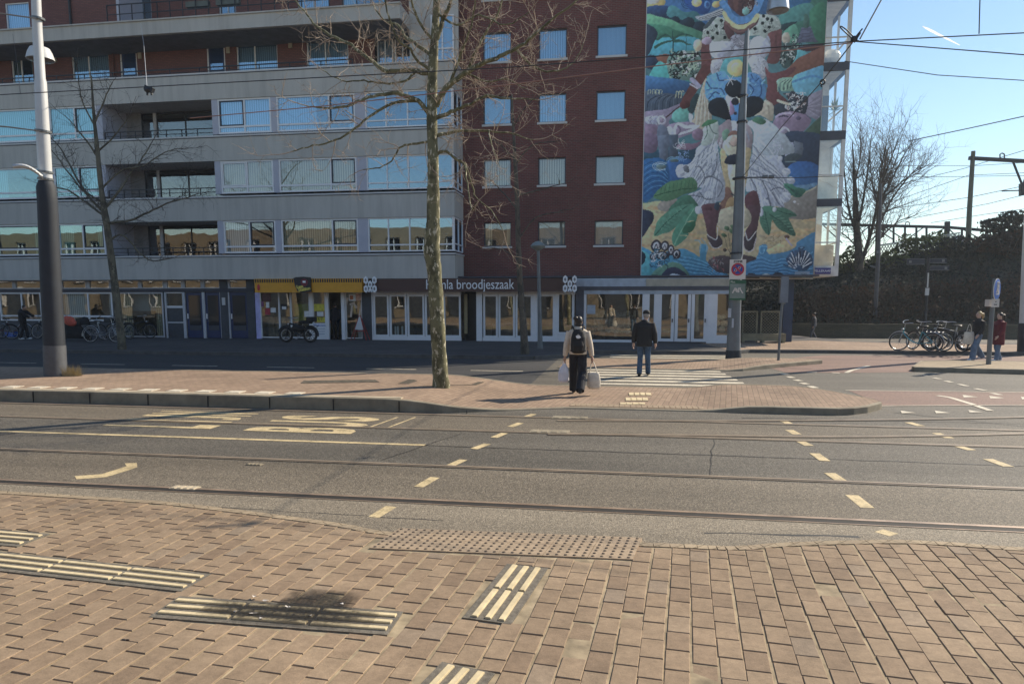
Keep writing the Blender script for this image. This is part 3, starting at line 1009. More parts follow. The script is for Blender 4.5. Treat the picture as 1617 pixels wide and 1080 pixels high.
# ================================================================== grey apartment wing
W = thing('apartment_building', 'grey rendered apartment block with long white window strips, balconies and shops at street level', 'apartment building')
XC = -7.47            # right-hand corner of the wing
XW = -62.0            # far end
Z = {k: zf(v) for k, v in dict(g=441, d_t=402.5, w1b=400, w1t=347.5, c_t=308.5, w2b=305, w2t=252.5, b_t=212, w3b=210, w3t=154, a_t=111, top_b=47, top_t=25).items()}
bands = [('g', 'd_t'), ('w1t', 'c_t'), ('w2t', 'b_t'), ('w3t', 'a_t')]
for a, b in bands:
    mb = MB()
    mb.box(XW, XC, YG, YG + 0.25, Z[a], Z[b] - .07)
    mb.box(XW, XC - .26, YG + .25, 40, Z[a] + .02, Z[b] - .09)
    mb.box(XC - .25, XC, YG + .25, YB + .2, Z[a], Z[b] - .07)
    p = mb.build('parapet', M_stucco, W)
    mb = MB()
    mb.box(XW, XC + .04, YG - .04, YG + .30, Z[b] - .068, Z[b]); mb.box(XC - .26, XC + .04, YG + .30, YB + .2, Z[b] - .068, Z[b])
    mb.build('coping', M_coping, p)
    mb = MB(); mb.box(XW, XC + .02, YG - .012, YG + .1, Z[b] - .10, Z[b] - .07); mb.build('coping_shadow_strip', M_beam, p)  # dark strip painted in as the shadow line under the coping
# floor strips
cols = {'lo': xf(160, 180), 'lr': xf(334, 180)}
spans = [(xf(-330, 180), xf(-200, 180), (.5,)), (xf(-190, 180), xf(-75, 180), (.4,)), (xf(-62, 180), xf(58, 180), (.33,)), (xf(76, 180), xf(151, 180), (.53,)), (xf(343, 180), xf(427, 180), (.5,)), (xf(436, 180), xf(560, 180), (.67,))]
bay = (xf(576, 180), XC - .06)
backs = {1: [2, 3, 3, 3, 4, 1], 2: [0, 1, 4, 0, 1, 1], 3: [0, 2, 0, 0, 0, 4]}
for fl, (b, t) in enumerate((('w1b', 'w1t'), ('w2b', 'w2t'), ('w3b', 'w3t')), 1):
    z0, z1 = Z[b] + .01, Z[t] - .01
    for i, (x0, x1, mu) in enumerate(spans):
        bk_ = backs[fl][i]
        o = window(W, x0, x1, z0, z1, YG + .05, mu, 0.2, fw=.07, back=bk_, gm=M_glT if i < 4 else (M_glU if fl == 3 else M_glN))
        a_, b_ = ((x0 + (x1 - x0) * mu[0] + .05, x1 - .08) if (i % 2 or fl == 1) else (x0 + .08, x0 + (x1 - x0) * mu[0] - .05))
        zl = z0 + (z1 - z0) * .2 + .05; s2 = MB(); sf = M_navy if (fl, i) != (2, 4) else M_frame
        s2.box(a_, a_ + .045, YG + .055, YG + .11, zl, z1 - .075); s2.box(b_ - .045, b_, YG + .055, YG + .11, zl, z1 - .075); s2.box(a_ + .045, b_ - .045, YG + .057, YG + .11, zl, zl + .045); s2.box(a_ + .045, b_ - .045, YG + .057, YG + .11, z1 - .12, z1 - .075); s2.build('sash', sf, o)
    # bay (glazed corner balcony)
    o = window(W, bay[0], bay[1], z0, z1, YG + .05, (.24, .49, .74), 0.2, back=5, name='bay_window', gm=M_glU)
    mb = MB()
    for y in (YG + .06, YG + .85, YB - .1): mb.box(XC - .07, XC - .01, y, y + .06, z0, z1)
    for z in (z0, z0 + (z1 - z0) * .2, z1 - .06): mb.box(XC - .068, XC - .012, YG + .12, YB - .1, z, z + .05)
    o2 = mb.build('bay_side_window', M_frame, W)
    g = MB(); g.face([(XC - .04, YG + .06, z0), (XC - .04, YB, z0), (XC - .04, YB, z1), (XC - .04, YG + .06, z1)]); g.build('pane', M_glU, o2)
    PB = []
    edges = [s_[0:2] for s_ in spans] + [bay]
    edges.sort()
    for (a0, a1), (b0, b1) in zip(edges, edges[1:]):
        if abs(b0 - a1) < 1.2: PB.append((a1 + .003, b0 - .003, YG + .04, YG + .3, z0 - .01, z1 + .01))
    PB += [(xf(334, 180), spans[4][0] - .003, YG + .03, YG + 1.7, z0 - .01, z1 + .01), (spans[3][1] + .003, xf(160, 180), YG + .03, YG + 1.7, z0 - .01, z1 + .01), (XW, spans[0][0] - .003, YG + .03, YG + .3, z0 - .01, z1 + .01)]
    pieces('pier', PB, M_pier, W)
    # loggia
    lx0, lx1 = cols['lo'], cols['lr']
    mb = MB()
    xg = F(222, 180, YG + 1.7)[0]; lx1 = max(lx1, F(338, 180, YG + 1.7)[0])
    mb.box(lx0, xg, YG + 1.7, YG + 1.8, z0 - .3, z1 + .3)
    mb.box(lx0, lx1, YG + .3, YG + 1.7, z0 - .12, z0 - .06)
    lg = mb.build('loggia', mat('shaded loggia wall', (.25, .24, .24), .85) if fl == 1 else bpy.data.materials['shaded loggia wall'], W)  # recess shade put into a darker wall colour
    window(lg, xg + .01, lx1 - .01, z0 - .05, z1 - .02, YG + 1.7, (.49,), None, fw=.06, fm=M_iron, gm=M_glS, back=5, name='loggia_window', depth=.05)
    mb = MB(); mb.box(lx0 + (lx1 - lx0) * .26, lx0 + (lx1 - lx0) * .29, YG + 1.66, YG + 1.71, z0, z1); mb.build('downpipe', M_framegrey, lg)
    railing(lg, lx0 + .05, lx1 - .02, YG + .1, z0 - .06, .34, 7)
    # rooms behind the strips
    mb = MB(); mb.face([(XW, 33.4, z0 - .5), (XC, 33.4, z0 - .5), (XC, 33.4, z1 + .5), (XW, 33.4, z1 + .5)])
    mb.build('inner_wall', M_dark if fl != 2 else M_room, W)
# 4th floor access gallery
zg0, zg1 = Z['a_t'] - .1, Z['top_b']
YU = 32.3
dz = lambda py, Y=YU: F(400, py, Y)[1]
holes = []
gal = [('window', 18, 52, 98, 131), ('window', 113, 172, 88, 124), ('door', 189, 216, 80, 120), ('door', 326, 355, 70, 110), ('window', 373, 438, 73, 108), ('window', 484, 550, 70, 103), ('window', -160, -100, 95, 128), ('window', -75, -30, 95, 128)]
zt_, zb_ = zg0 + 2.12, zg0 + .05
for kind, a, b, t, bb in gal:
    x0, x1 = F(a, t + 15, YU)[0], F(b, t + 15, YU)[0]
    holes.append((x0, x1, zb_ + (.55 if kind == 'window' else .02), zt_))
mb = MB(); wall_holes(mb, XW, xf(592, 90, YU), zg0 - .1, zg1 + .1, YU, holes); mb.build('gallery_wall', M_brickU, W)
for (kind, *_), h in zip(gal, holes):
    if kind == 'window':
        window(W, h[0], h[1], h[2], h[3], YU + .06, (.44,), None, fm=M_frame, back=rng.choice([5, 3, 0]), name='gallery_window')
    else:
        mb = MB(); f = .07
        mb.box(h[0], h[0] + f, YU + .04, YU + .12, h[2], h[3]); mb.box(h[1] - f, h[1], YU + .04, YU + .12, h[2], h[3]); mb.box(h[0] + f, h[1] - f, YU + .042, YU + .12, h[3] - f, h[3])
        d = mb.build('gallery_door', M_frame, W)
        mb = MB(); mb.box(h[0] + f, h[1] - f, YU + .06, YU + .1, h[2], h[3] - f); mb.build('door_leaf', M_navy2, d)
        mb = MB(); mb.face([(h[0] + .16, YU + .055, h[2] + .75), (h[1] - .16, YU + .055, h[2] + .75), (h[1] - .16, YU + .055, h[3] - .2), (h[0] + .16, YU + .055, h[3] - .2)]); mb.build('pane', M_glU, d)
        mb = MB(); mb.box(h[1] + .10, h[1] + .28, YU - .06, YU, h[3] - .62, h[3] - .2); mb.build('wall_lamp', M_cream, W)
pieces('wall_lamp', [(F(px, 100, YU)[0] - .09, F(px, 100, YU)[0] + .09, YU - .07, YU, zt_ - .55, zt_ - .12) for px in (88, 460)], M_cream, W)
mb = MB(); x = F(180, 100, YU)[0]; mb.tube([(x, YU - .06, zg0), (x, YU - .06, zg1)], .05, 8); mb.build('downpipe', M_brickU, W)
# dark glazed end of the gallery behind the tree, then the stair tower panels
x0, x1 = xf(592, 90, YU), xf(705, 90, YU)
mb = MB(); mb.box(x0, x1, YU + 1.2, YU + 1.3, zg0 - .1, zg1 + 4); mb.build('gallery_end', M_dark, W)
for i in range(4): window(W, x0 + (x1 - x0) * i / 4, x0 + (x1 - x0) * (i + .92) / 4, zg0, zt_ + .1, YU + .3, (.5,), None, back=5 if i % 2 else 0, name='gallery_window')
railing(W, XW, xf(556, 100, YG + .15), YG + .2, Z['a_t'] - .01, .30, 34)
# gallery roof slab and upper storeys
mb = MB(); xe = xf(632, 35, 30.3)
mb.box(XW, xe, 30.3, 36, Z['top_b'], Z['top_t']); mb.box(XW, xe + .03, 30.24, 30.5, Z['top_t'], Z['top_t'] + .06)
mb.build('gallery_slab', M_stucco, W)
mb = MB(); mb.box(XW, xe - .02, 30.4, 36, Z['top_b'] - .03, Z['top_b']); mb.build('slab_soffit', M_soffit, W)
YV = 31.4
zt = Z['top_t'] + .05
xw = F(184, 20, YV)[0]
h1 = (F(8, 20, YV)[0], F(46, 20, YV)[0], F(30, 47, YV)[1], F(30, 4, YV)[1])
mb = MB(); wall_holes(mb, XW, xw, zt - .1, 22.0, YV, [h1]); mb.build('upper_wall', M_brickU, W)
window(W, *h1, YV + .05, (), None, back=0)
mb = MB(); x = F(112, 20, YV)[0]; mb.tube([(x, YV - .06, zt), (x, YV - .06, 18)], .055, 8); mb.build('downpipe', M_iron, W)
mb = MB(); mb.box(xw, xw + .15, YV + .002, YV + 1.6, zt, 18); mb.box(xw + .15, F(220, 20, 33)[0], 33.0, 33.1, zt, 18); mb.build('upper_return', M_pier, W)
YX = 33.0
ga = [(F(221, 15, YX)[0], F(239, 15, YX)[0]), (F(345, 5, YX)[0], F(372, 5, YX)[0]), (F(470, 5, YX)[0], F(520, 5, YX)[0]), (F(540, 5, YX)[0], F(610, 5, YX)[0])]
hh = [(a, b, zt, zt + 2.15) for a, b in ga]
mb = MB(); wall_holes(mb, F(219, 15, YX)[0], xe, zt - .1, 22, YX + .004, hh); mb.build('upper_wall', M_brickU, W)
for k, h in enumerate(hh): window(W, *h, YX + .06, (.5,) if k else (), .3, fm=M_framegrey, back=(5, 5, 0, 3)[k], name='upper_window')
railing(W, xw + .2, xe - .1, 30.5, zt + .06, .75, 22)
pieces('flower_box', [(F(px, 15, 30.6)[0] - .55, F(px, 15, 30.6)[0] + .55, 30.55, 30.75, zt + .52, zt + .75) for px in (312, 360)], mat('green grey box', (0.12, 0.14, 0.13), .7), W)
mb = MB(); mb.box(xe, XC - .02, 31.6, 31.7, Z['a_t'] - .1, 22); mb.build('stair_wall', M_stucco, W)
for k in range(2):
    z0 = Z['a_t'] + .2 + k * 2.8
    window(W, xe + 1.0, XC - .2, z0, z0 + 2.0, 31.5, (.5,), .3, back=5, name='stair_window')
# roof and ends
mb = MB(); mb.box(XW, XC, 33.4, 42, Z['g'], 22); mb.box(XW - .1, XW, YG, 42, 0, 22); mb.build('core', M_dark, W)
mb = MB(); mb.box(XW - .1, XC, 31.0, 42.1, 22, 22.3); mb.build('roof', M_soffit, W)

# ---------------------------------------------------------------- street level of the wing
zs = lambda py, Y=YS: F(400, py, Y)[1]
xs_ = lambda px, py=490, Y=YS: F(px, py, Y)[0]
zG = 0.12
zbeam0, zbeam1 = zs(461), zs(455.5)
zceil = Z['g'] + .02
mb = MB(); mb.box(XW, xs_(402), YS - .05, YS + .1, zbeam0, zbeam1); mb.build('navy_beam', M_navy, W)
# transom lights
tx = [(-300, -240), (-235, -170), (-160, -100), (-95, -30), (-20, 20), (23, 66), (97, 136), (140, 173), (180, 219), (222, 258), (262, 287), (290, 318), (321, 347), (361, 391), (394, 402)]
for a, b in tx: window(W, xs_(a, 448), xs_(b, 448), zbeam1, zceil - .02, YS, (), None, fw=.05, fm=M_framegrey, gm=M_glS, back=5, name='transom_light')
pieces('transom_post', [(xs_(b, 448), xs_(c, 448), YS + .01, YS + .2, zbeam1, zceil) for (a, b), (c, d) in zip(tx, tx[1:])], M_framegrey, W)
def front_window(a, b, zt_, zb_, mu=(), tr=None, fm=None, back=5, parent=W, Y=YS, fw=.07, name='shop_window', gm=None):
    return window(parent, xs_(a), xs_(b), zb_, zt_, Y, mu, tr, fw=fw, fm=fm or M_frame, gm=gm or M_glS, back=back, name=name)
zw1, zw0 = zbeam0 - .01, zs(500)
zmid = zs(508.5)
for a, b in ((-300, -200), (-190, -100), (-95, -5), (0, 66), (97, 178)):
    front_window(a, b, zw1, zmid, (.53,), .17, back=4 if a == 97 else 5, name='ground_window')
mb = MB(); mb.box(XW, xs_(180), YS + .04, YS + .3, zG, zmid)
for a, b in ((-400, -300), (-200, -190), (-100, -95), (-5, 0), (66, 97), (178, 185), (258, 262)): mb.box(xs_(a), xs_(b), YS + .03, YS + .25, zG, zbeam0)
mb.build('plinth', M_slate, W)
front_window(185, 258, zw1, zG + .02, (), None, fm=M_framegrey, back=3, name='display_window')
c = MB(); c.face([(xs_(186), YS + .5, zs(492)), (xs_(257), YS + .5, zs(492)), (xs_(257), YS + .5, zw1), (xs_(186), YS + .5, zw1)]); c.build('net_curtain', M_cur[2], W)
# panelled frame beside the doors
o = front_window(262, 291, zw1, zs(485), (), None, name='display_window', fw=.05)
mb = MB(); mb.box(xs_(263), xs_(290), YS + .02, YS + .1, zG, zs(485)); o = mb.build('door_panel', M_slate, W)
mb = MB(); mb.box(xs_(262), xs_(291), YS - .01, YS + .05, zs(487), zs(485)); mb.box(xs_(262), xs_(291), YS - .01, YS + .05, zs(511), zs(509))
for a, b in ((261, 263.5), (289, 293)): mb.box(xs_(a), xs_(b), YS - .02, YS + .06, zG, zw1)
mb.build('panel_frame', M_framegrey, o)
def entry_door(a, b, parent=W):
    mb = MB(); x0, x1 = xs_(a), xs_(b)
    mb.box(x0, x1, YS + .05, YS + .11, zG + .02, zw1)
    d = mb.build('entrance_door', M_navy2, parent)
    g = MB(); g.box(x0 + .13, x1 - .13, YS + .035, YS + .05, zG + .62, zw1 - .15); g.build('pane', glass_dark, d)
    g = MB(); g.box(x0 + .13, x1 - .13, YS + .03, YS + .05, zG + .38, zG + .6); g.build('kick_plate', M_slate, d)
    g = MB(); g.box(x0 + .04, x0 + .09, YS + .0, YS + .05, 1.05, 1.3); g.build('handle', M_frame, d)
glass_dark, nt, b_ = nodes('dark door glass'); b_.inputs['Base Color'].default_value = (.03, .03, .03, 1); b_.inputs['Roughness'].default_value = .03; b_.inputs['Specular IOR Level'].default_value = .9
entry_door(294, 320); entry_door(324, 348); entry_door(363, 391)
pieces('door_post', [(xs_(a), xs_(b), YS - .02, YS + .12, zG, zw1) for a, b in ((320, 324), (348, 349), (361, 363))], M_framegrey, W)
pieces('shop_pillar', [(xs_(a), xs_(b), YS - .04, YS + .5, zG, zceil) for a, b in ((349, 361), (391, 403), (572, 587))], M_slate, W)
mb = MB(); mb.box(xs_(352.5), xs_(357.5), YS - .08, YS - .04, zs(482), zs(470)); mb.build('intercom', M_coping, W)
# store with the orange fascia
zA1, zA0 = zs(440.5, 30.3), zs(462, 30.3)
xa0, xa1 = xs_(402, 450, 30.3), xs_(571.5, 450, 30.3)
mb = MB()
mb.box(xa0, xa1, 30.3, 31.0, zA0, zA1)
fo = mb.build('shop_fascia', M_yellow, W)
mb = MB(); n_ = 46
zst = zs(446.5, 30.3)
for i in range(n_):
    x = xa0 + (xa1 - xa0) * (i + .3) / n_
    if xs_(465, 450, 30.3) < x < xs_(490, 450, 30.3): continue
    mb.box(x, x + (xa1 - xa0) / n_ * .52, 30.288, 30.3, zst, zA1 - .01)
mb.build('fascia_stripes', M_black, fo)
px_ = lambda a, b: (xs_(a, 450, 30.25), zs(b, 30.25))
lg = [px_(*p) for p in ((464, 440), (468, 438.2), (480, 437.5), (491, 438.5), (491.5, 461), (476, 462.5), (470, 460), (467, 453))]
mb = MB(); M0 = facing(0, 30.28, 0); mb.plate(lg, M0, .07); sgn = mb.build('shop_emblem', mat('black emblem', (.012, .013, .02), .35), fo)
cx, cz = px_(481.5, 446.5)
mb = MB(); mb.lathe([(.17, 0), (.17, .02)], facing(cx, 30.205, cz), 20); mb.build('emblem_disc', mat('maroon disc', (.16, .012, .03), .4), sgn)
mb = MB(); mb.box(cx - .07, cx + .07, 30.17, 30.186, cz - .015, cz + .075); mb.build('emblem_mark', M_letter, sgn)
M_lem = mat('lemon lettering', (.75, .62, .12), .4)
text_obj('emblem_lettering', 'Last', facing(*px_(474.2, 453.2)[0:1], 30.2, px_(474, 453.2)[1]) @ Matrix.Rotation(.12, 4, 'Z'), .2, M_lem, sgn, extrude=.01, bold=.008)
text_obj('emblem_lettering', 'Station', facing(px_(481, 457)[0], 30.2, px_(481, 457)[1]) @ Matrix.Rotation(.16, 4, 'Z'), .21, M_lem, sgn, extrude=.01, bold=.008)
cx, cz = px_(407.5, 454)
mb = MB(); mb.ell((cx, 30.28, cz), (.07, .02, .15), 8); mb.build('fascia_badge', mat('red badge', (.55, .03, .04), .4), fo)
M_lil = mat('lilac lit post', (.5, .48, .8), .4)
mb = MB(); mb.box(xs_(403.5), xs_(411), YS - .01, YS + .1, zG, zA0); mb.build('corner_post', M_lil, W)
zt0 = zA0 + .05
for (a, b) in ((411, 441), (441, 459), (459, 489)): front_window(a, b, zt0, zG + .05, (), None, fm=M_frame if a != 441 else M_framegrey, name='shop_window', fw=.045)
mb = MB()
mb.box(xs_(489), xs_(494), YS - .03, YS + .1, zG, zA0); mb.box(xs_(514), xs_(519), YS - .03, YS + .1, zG, zA0); mb.box(xs_(540), xs_(545.5), YS - .1, YS + .1, zG, zA0)
mb.box(xs_(494), xs_(514), YS, YS + .06, zG, zs(511)); mb.build('shop_post', M_frame, W)
front_window(494, 514, zt0, zs(511), (), None, fw=.04)
front_window(545.5, 572, zt0, zG + .05, (), None, fw=.045)
def poster(a, b, t, bb, m, y=YS + .03, name='poster'):
    mb = MB(); mb.box(xs_(a), xs_(b), y - .006, y, zs(bb), zs(t)); return mb.build(name, m, W)
M_pw = mat('white poster', (.75, .75, .75), .6); M_py = mat('yellow poster', (.62, .55, .06), .5, var=.25, vs=8); M_pr = mat('red poster', (.42, .03, .05), .5, var=.4, vs=8)
M_pink = mat('pinkish poster', (.66, .38, .28), .5, var=.5, vs=7); M_pk = mat('cardboard brown', (.30, .19, .11), .8, var=.3, vs=4)
poster(420, 425, 477, 486, M_pw); poster(427, 435, 486, 493.5, M_pw); poster(415, 428, 463, 476, mat('dark red poster', (.10, .03, .03), .5, var=.5, vs=9)); poster(418, 426, 487, 497, M_pr)
poster(409, 416, 476, 484, mat('purple poster', (.22, .06, .2), .5, var=.5, vs=12))
poster(443, 453, 480, 489, M_black); poster(445, 452, 484, 488.5, M_pw, YS + .02)
poster(464, 486, 480, 507, mat('olive poster', (.22, .24, .03), .5, var=.4, vs=5), YS + .06); poster(480, 487, 491, 500, M_pw)
poster(495.5, 512, 480, 491, M_py); poster(500, 510, 492, 499, M_pw); poster(496, 513, 500.5, 508, M_py)
for i in range(3): poster(498, 512, 518 + i * 4, 519 + i * 4, M_pale, YS - .004)
text_obj('poster_lettering', 'Welcome', facing(xs_(505), YS - .005, zs(513)), .17, mat('blue lettering', (.05, .13, .5), .4), W, extrude=.003)
text_obj('poster_lettering', '24/7', facing(xs_(503), YS + .02, zs(503.5)), .2, M_black, W, extrude=.003)
poster(551, 562, 465, 475, M_pw); poster(553, 558, 467, 473, mat('orange mark', (.5, .15, .05), .5), YS + .02); poster(562, 571, 464, 474, M_pink)
for a, b, c, d in ((549, 470, 546, 482), (552, 481, 560, 478), (556, 480, 553, 500), (571, 477, 566, 502), (559, 480, 563, 486)):
    mb = MB(); mb.bar((xs_(a), YS + .045, zs(b)), (xs_(c), YS + .045, zs(d)), .02, .09); mb.build('display_arm', mat('pale figure arm', (.62, .5, .40), .6), W)
poster(561, 571, 503, 533, M_pw, YS + .3, 'display_stand'); poster(547, 558, 502, 531, M_pk, YS + .5, 'cardboard_stack')
# dummy figures and shelves just inside
mb = MB()
for a, t, bb, y in ((417, 484, 532, 31.6), (424, 497, 532, 31.7), (437, 500, 532, 31.5), (447, 505, 530, 31.7), (456, 470, 532, 32.0), (475, 507, 531, 31.6)):
    x = xs_(a); mb.box(x - .16, x + .16, y, y + .3, zG, zs(t))
mb.build('shop_shelves', mat('shelf goods', (.30, .24, .17), .7, var=.7, vs=5), W)

# sandwich shop front, one fascia across the corner of both houses
zH1, zH0 = zs(441.5, 30.42), zs(461, 30.42)
xh0, xh1 = xs_(588, 450, 30.42), xs_(908, 450, 30.42)
mb = MB(); mb.box(xh0, xh1, 30.42, YS + .02, zH0, zH1); hf = mb.build('sign_fascia', M_brown, W)
xt0, xt1 = xs_(673, 450, 30.4), xs_(812, 450, 30.4)
me = text_mesh('Hemla broodjeszaak', 1.0, .03, 'LEFT', .0)
xsv = [v.co.x for v in me.vertices]; sc_ = (xt1 - xt0) / (max(xsv) - min(xsv))
me.transform(facing(xt0, 30.41, zs(450.8, 30.4)) @ Matrix.Diagonal((sc_, sc_ * 1.28, .6, 1)) @ Matrix.Translation((-min(xsv), 0, 0)))
me.materials.clear(); me.materials.append(M_letter)
o = bpy.data.objects.new('sign_lettering', me); COL.objects.link(o); o.parent = hf
def hexsign(pxc, pyc):
    cx, cz = xs_(pxc, pyc, 30.3), zs(pyc, 30.3)
    a, b = MB(), MB()
    for ux, uz in ((-.2, .19), (.2, .19), (0, .0), (-.2, -.19), (.2, -.19), (0, -.36), (0, .36)):
        if (ux, uz) == (0, .36): continue
        k = .155; sq = .55
        pts = [(ux + math.cos(math.pi / 2 + i * math.pi / 3) * k * .72, uz + math.sin(math.pi / 2 + i * math.pi / 3) * k * 1.15) for i in range(6)]
        if uz == -.36: pts = [(ux - .1, -.33), (ux + .1, -.33), (ux + .06, -.2), (ux, -.15), (ux - .06, -.2)]
        a.plate(pts, facing(cx, 30.30, cz), .06)
        b.plate([(ux + (p[0] - ux) * .42, uz + (p[1] - uz) * .42) for p in pts], facing(cx, 30.238, cz), .004)
    h = a.build('hexagon_emblem', M_letter, W); b.build('emblem_core', mat('emblem grey', (.25, .24, .25), .5), h)
hexsign(585, 450); hexsign(900, 450)
def slim(a, b, t, bb, Y=YS, tr=None, back=5, low=None):
    return front_window(a, b, zs(t), zs(bb), (), tr, fw=.075, back=back, Y=Y)
mb = MB(); mb.box(xs_(583.5), xs_(589), YS - .02, YS + .1, zG, zH0 + .05); mb.box(xs_(589), xs_(728), YS - .02, YS + .1, zH0 - .13, zH0 + .05); mb.box(xs_(762), xs_(908), YS - .02, YS + .1, zH0 - .13, zH0 + .05)
mb.box(xs_(752.5), xs_(761.5), YS - .06, YS + .1, zG, zH0 + .05)
mb.box(xs_(589), xs_(728), YS - .01, YS + .09, zG, zG + .16); mb.box(xs_(762), xs_(880), YS - .01, YS + .09, zG, zG + .16)
mb.build('shop_front_frame', M_frame, W)
for a, b in ((589.5, 614), (615, 642), (643, 670), (671, 699), (700, 727.5), (763, 786), (787, 813), (814, 841), (846, 876)): front_window(a, b, zH0 - .13, zG + .16, fw=.085, name='folding_door')
front_window(879, 907, zH0 - .02, zG + .32, fw=.1, name='shop_door')
mb = MB(); mb.box(xs_(879), xs_(907), YS + .02, YS + .08, zG, zG + .32); mb.box(xs_(841), xs_(846), YS - .03, YS + .12, zG, zH0); mb.box(xs_(876), xs_(879), YS - .03, YS + .12, zG, zH0); mb.build('door_base', M_frame, W)
mb = MB(); mb.box(xs_(728.5), xs_(752), YS + .8, YS + .86, zG, zH0); mb.build('doorway_dark_panel', M_black, W)  # black panel stands in for the dark inside the doorway
mb = MB(); mb.box(xs_(729), xs_(734), YS + .5, YS + .56, zG + .3, zH0 - .1); mb.build('doorway_panel', mat('warm panel', (.45, .36, .2), .6), W)
# shop interior: back wall, floor, counters, lamps
mb = MB(); mb.face([(XW, 35.5, 0), (xs_(1150), 35.5, 0), (xs_(1150), 35.5, 3), (XW, 35.5, 3)]); mb.build('shop_back_wall', M_room, W)
mb = MB()
for i in range(26):
    x = rng.uniform(-14, 2.3); y = rng.uniform(31.6, 33.5); h = rng.uniform(.5, 1.1)
    mb.box(x, x + rng.uniform(.3, 1.0), y, y + .4, zG, zG + h)
mb.build('shop_furniture', mat('wooden furniture', (.14, .10, .065), .6, var=.5, vs=3), W)
mb = MB()
for a in (620, 624, 631, 637): mb.tube([(xs_(a), YS + .35, zG), (xs_(a), YS + .35, zs(514))], .045, 8)
mb.build('white_bottles', M_letter, W)

# ================================================================== brick tower with the mural
T = thing('brick_tower', 'dark red brick corner building with square windows and a huge painted mural on its end', 'apartment building')
XM0, XM1 = F(1016.5, 250, YM)[0], F(1284, 430, YM)[0]
rows = [(41, 93), (144, 194), (246, 294), (348, 391)]
cps = [(763, 807), (850, 894), (941, 987)]
holes = []
for t, bb in rows:
    z1, z0 = F(940, t + .5, YB)[1], F(940, bb - 3.5, YB)[1]
    for a, b in cps: holes.append((F(a, 200, YB)[0], F(b, 200, YB)[0], z0, z1))
zz = F(940, 41, YB)[1]
for a, b in cps: holes.append((F(a, 200, YB)[0], F(b, 200, YB)[0], zz + 1.35, zz + 2.75))
mb = MB(); wall_holes(mb, XC - .3, XM0 + .02, zs(441, YB), 22, YB, holes, .16); mb.build('brick_wall', M_brickT, T)
bk = [0, 0, 2, 2, 0, 2, 1, 1, 2, 3, 2, 2, 0, 0, 0]
for hi, (h, k) in enumerate(zip(holes, bk)):
    o = window(T, h[0], h[1], h[2], h[3], YB + .1, (), None, fw=.05, fm=M_beam, back=k, gm=(M_glU, M_glU, M_glU, M_glU, M_glU, M_glU, M_glN, M_glN, M_glN, M_glN, M_glN, M_glN)[hi] if hi < 12 else M_glU)
    mb = MB(); mb.box(h[0] - .05, h[1] + .05, YB - .06, YB + .1, h[2] - .09, h[2] - .002); mb.build('sill', M_coping, o)
mb = MB(); mb.box(XM0 + .02, XM1 - .01, YM + .02, YB + .5, zs(439, YM) + .1, 22.0); mb.box(XC - .3, XM1 - .02, YB + .5, 40, zs(441, YB), 22); mb.build('inner_core', M_dark, T)
mb = MB(); mb.box(XC - .3, XM1, YB + .02, 40.1, 22, 22.3); mb.build('roof', M_soffit, T)
mb = MB(); mb.box(XC - .3, XM1 - .02, YS + .02, YB + .6, zs(441, YB) - .02, zs(441, YB) + .05); mb.build('shop_canopy_roof', M_beam, T)
# right-hand shop
xe_ = xs_(1157)
mb = MB(); mb.box(xs_(922, 450), xe_, YS - .03, YS + .1, zs(465), zs(442)); mb.box(xs_(909, 450), xs_(922, 450), YS, YS + .2, zs(461), zs(442)); f1 = mb.build('shop_fascia', M_pale, T)
mb = MB(); mb.box(xs_(1020, 450), xe_ + .01, YS - .05, YS - .032, zs(453.5), zs(443)); mb.build('fascia_panel', M_cream, f1)
mb = MB(); mb.box(xs_(909), xe_, YS - .06, YS + .02, zs(459.5), zs(454)); mb.box(xs_(909), xs_(922), YS - .05, YS + .3, zG, zs(454)); mb.build('shop_beam', M_beam, T)
zR = zs(461)
mb = MB(); mb.box(xs_(922), xe_, YS - .01, YS + .12, zs(463), zs(459.5)); 
for a, b in ((922, 924), (1016, 1024), (1034, 1040), (1117, 1131)): mb.box(xs_(a), xs_(b), YS - .02, YS + .12, zG, zR)
mb.box(xs_(1131), xe_, YS + .0, YS + .1, zG, zs(525)); mb.box(xs_(922), xs_(1040), YS, YS + .1, zG, zG + .06); mb.build('shop_front_frame', M_frame, T)
front_window(924, 1016, zR, zG + .06, fw=.05, parent=T, name='shop_window'); front_window(1024, 1034, zR, zG + .06, fw=.04, parent=T, name='shop_window')
for a, b in ((1040, 1065), (1066, 1091), (1092, 1117)): 
    o = front_window(a, b, zR, zG + .05, fw=.13, parent=T, name='glazed_door')
    mb = MB(); mb.box(xs_(b) - .1, xs_(b) - .06, YS - .04, YS, 1.0, 1.16); mb.build('handle', M_iron, o)
front_window(1131, 1156, zR, zs(525), fw=.05, parent=T, name='shop_window')
mb = MB(); mb.box(xe_ - .1, xe_, YS + .15, 36, zG, zs(442)); mb.build('shop_end_wall', M_slate, T)
def poster2(a, b, t, bb, m, y): 
    mb = MB(); mb.box(xs_(a), xs_(b), y - .006, y, zs(bb), zs(t)); mb.build('poster', m, T)
poster2(927, 940, 481, 494, M_pale, YS + .03)
M_cl = mat('hanging clothes', (.30, .27, .22), .9, var=.8, vs=7)
mb = MB()
for i in range(15):
    x = xs_(935 + i * 5.3); h = rng.uniform(1.25, 1.5); wd = rng.uniform(.05, .12)
    mb.prism([(x - wd, 31.8), (x + wd, 31.8), (x + wd, 32.0), (x - wd, 32.0)], .3 + rng.uniform(0, .4), h)
mb.build('clothes_rack', M_cl, T)
mb = MB()
for i in range(9):
    x = xs_(1136 + (i % 3) * 5) ; z = 0.7 + (i // 3) * .25
    mb.ell((x + rng.uniform(-.1, .1), 31.35 + rng.uniform(0, .1), z), (.13, .1, .13), 6)
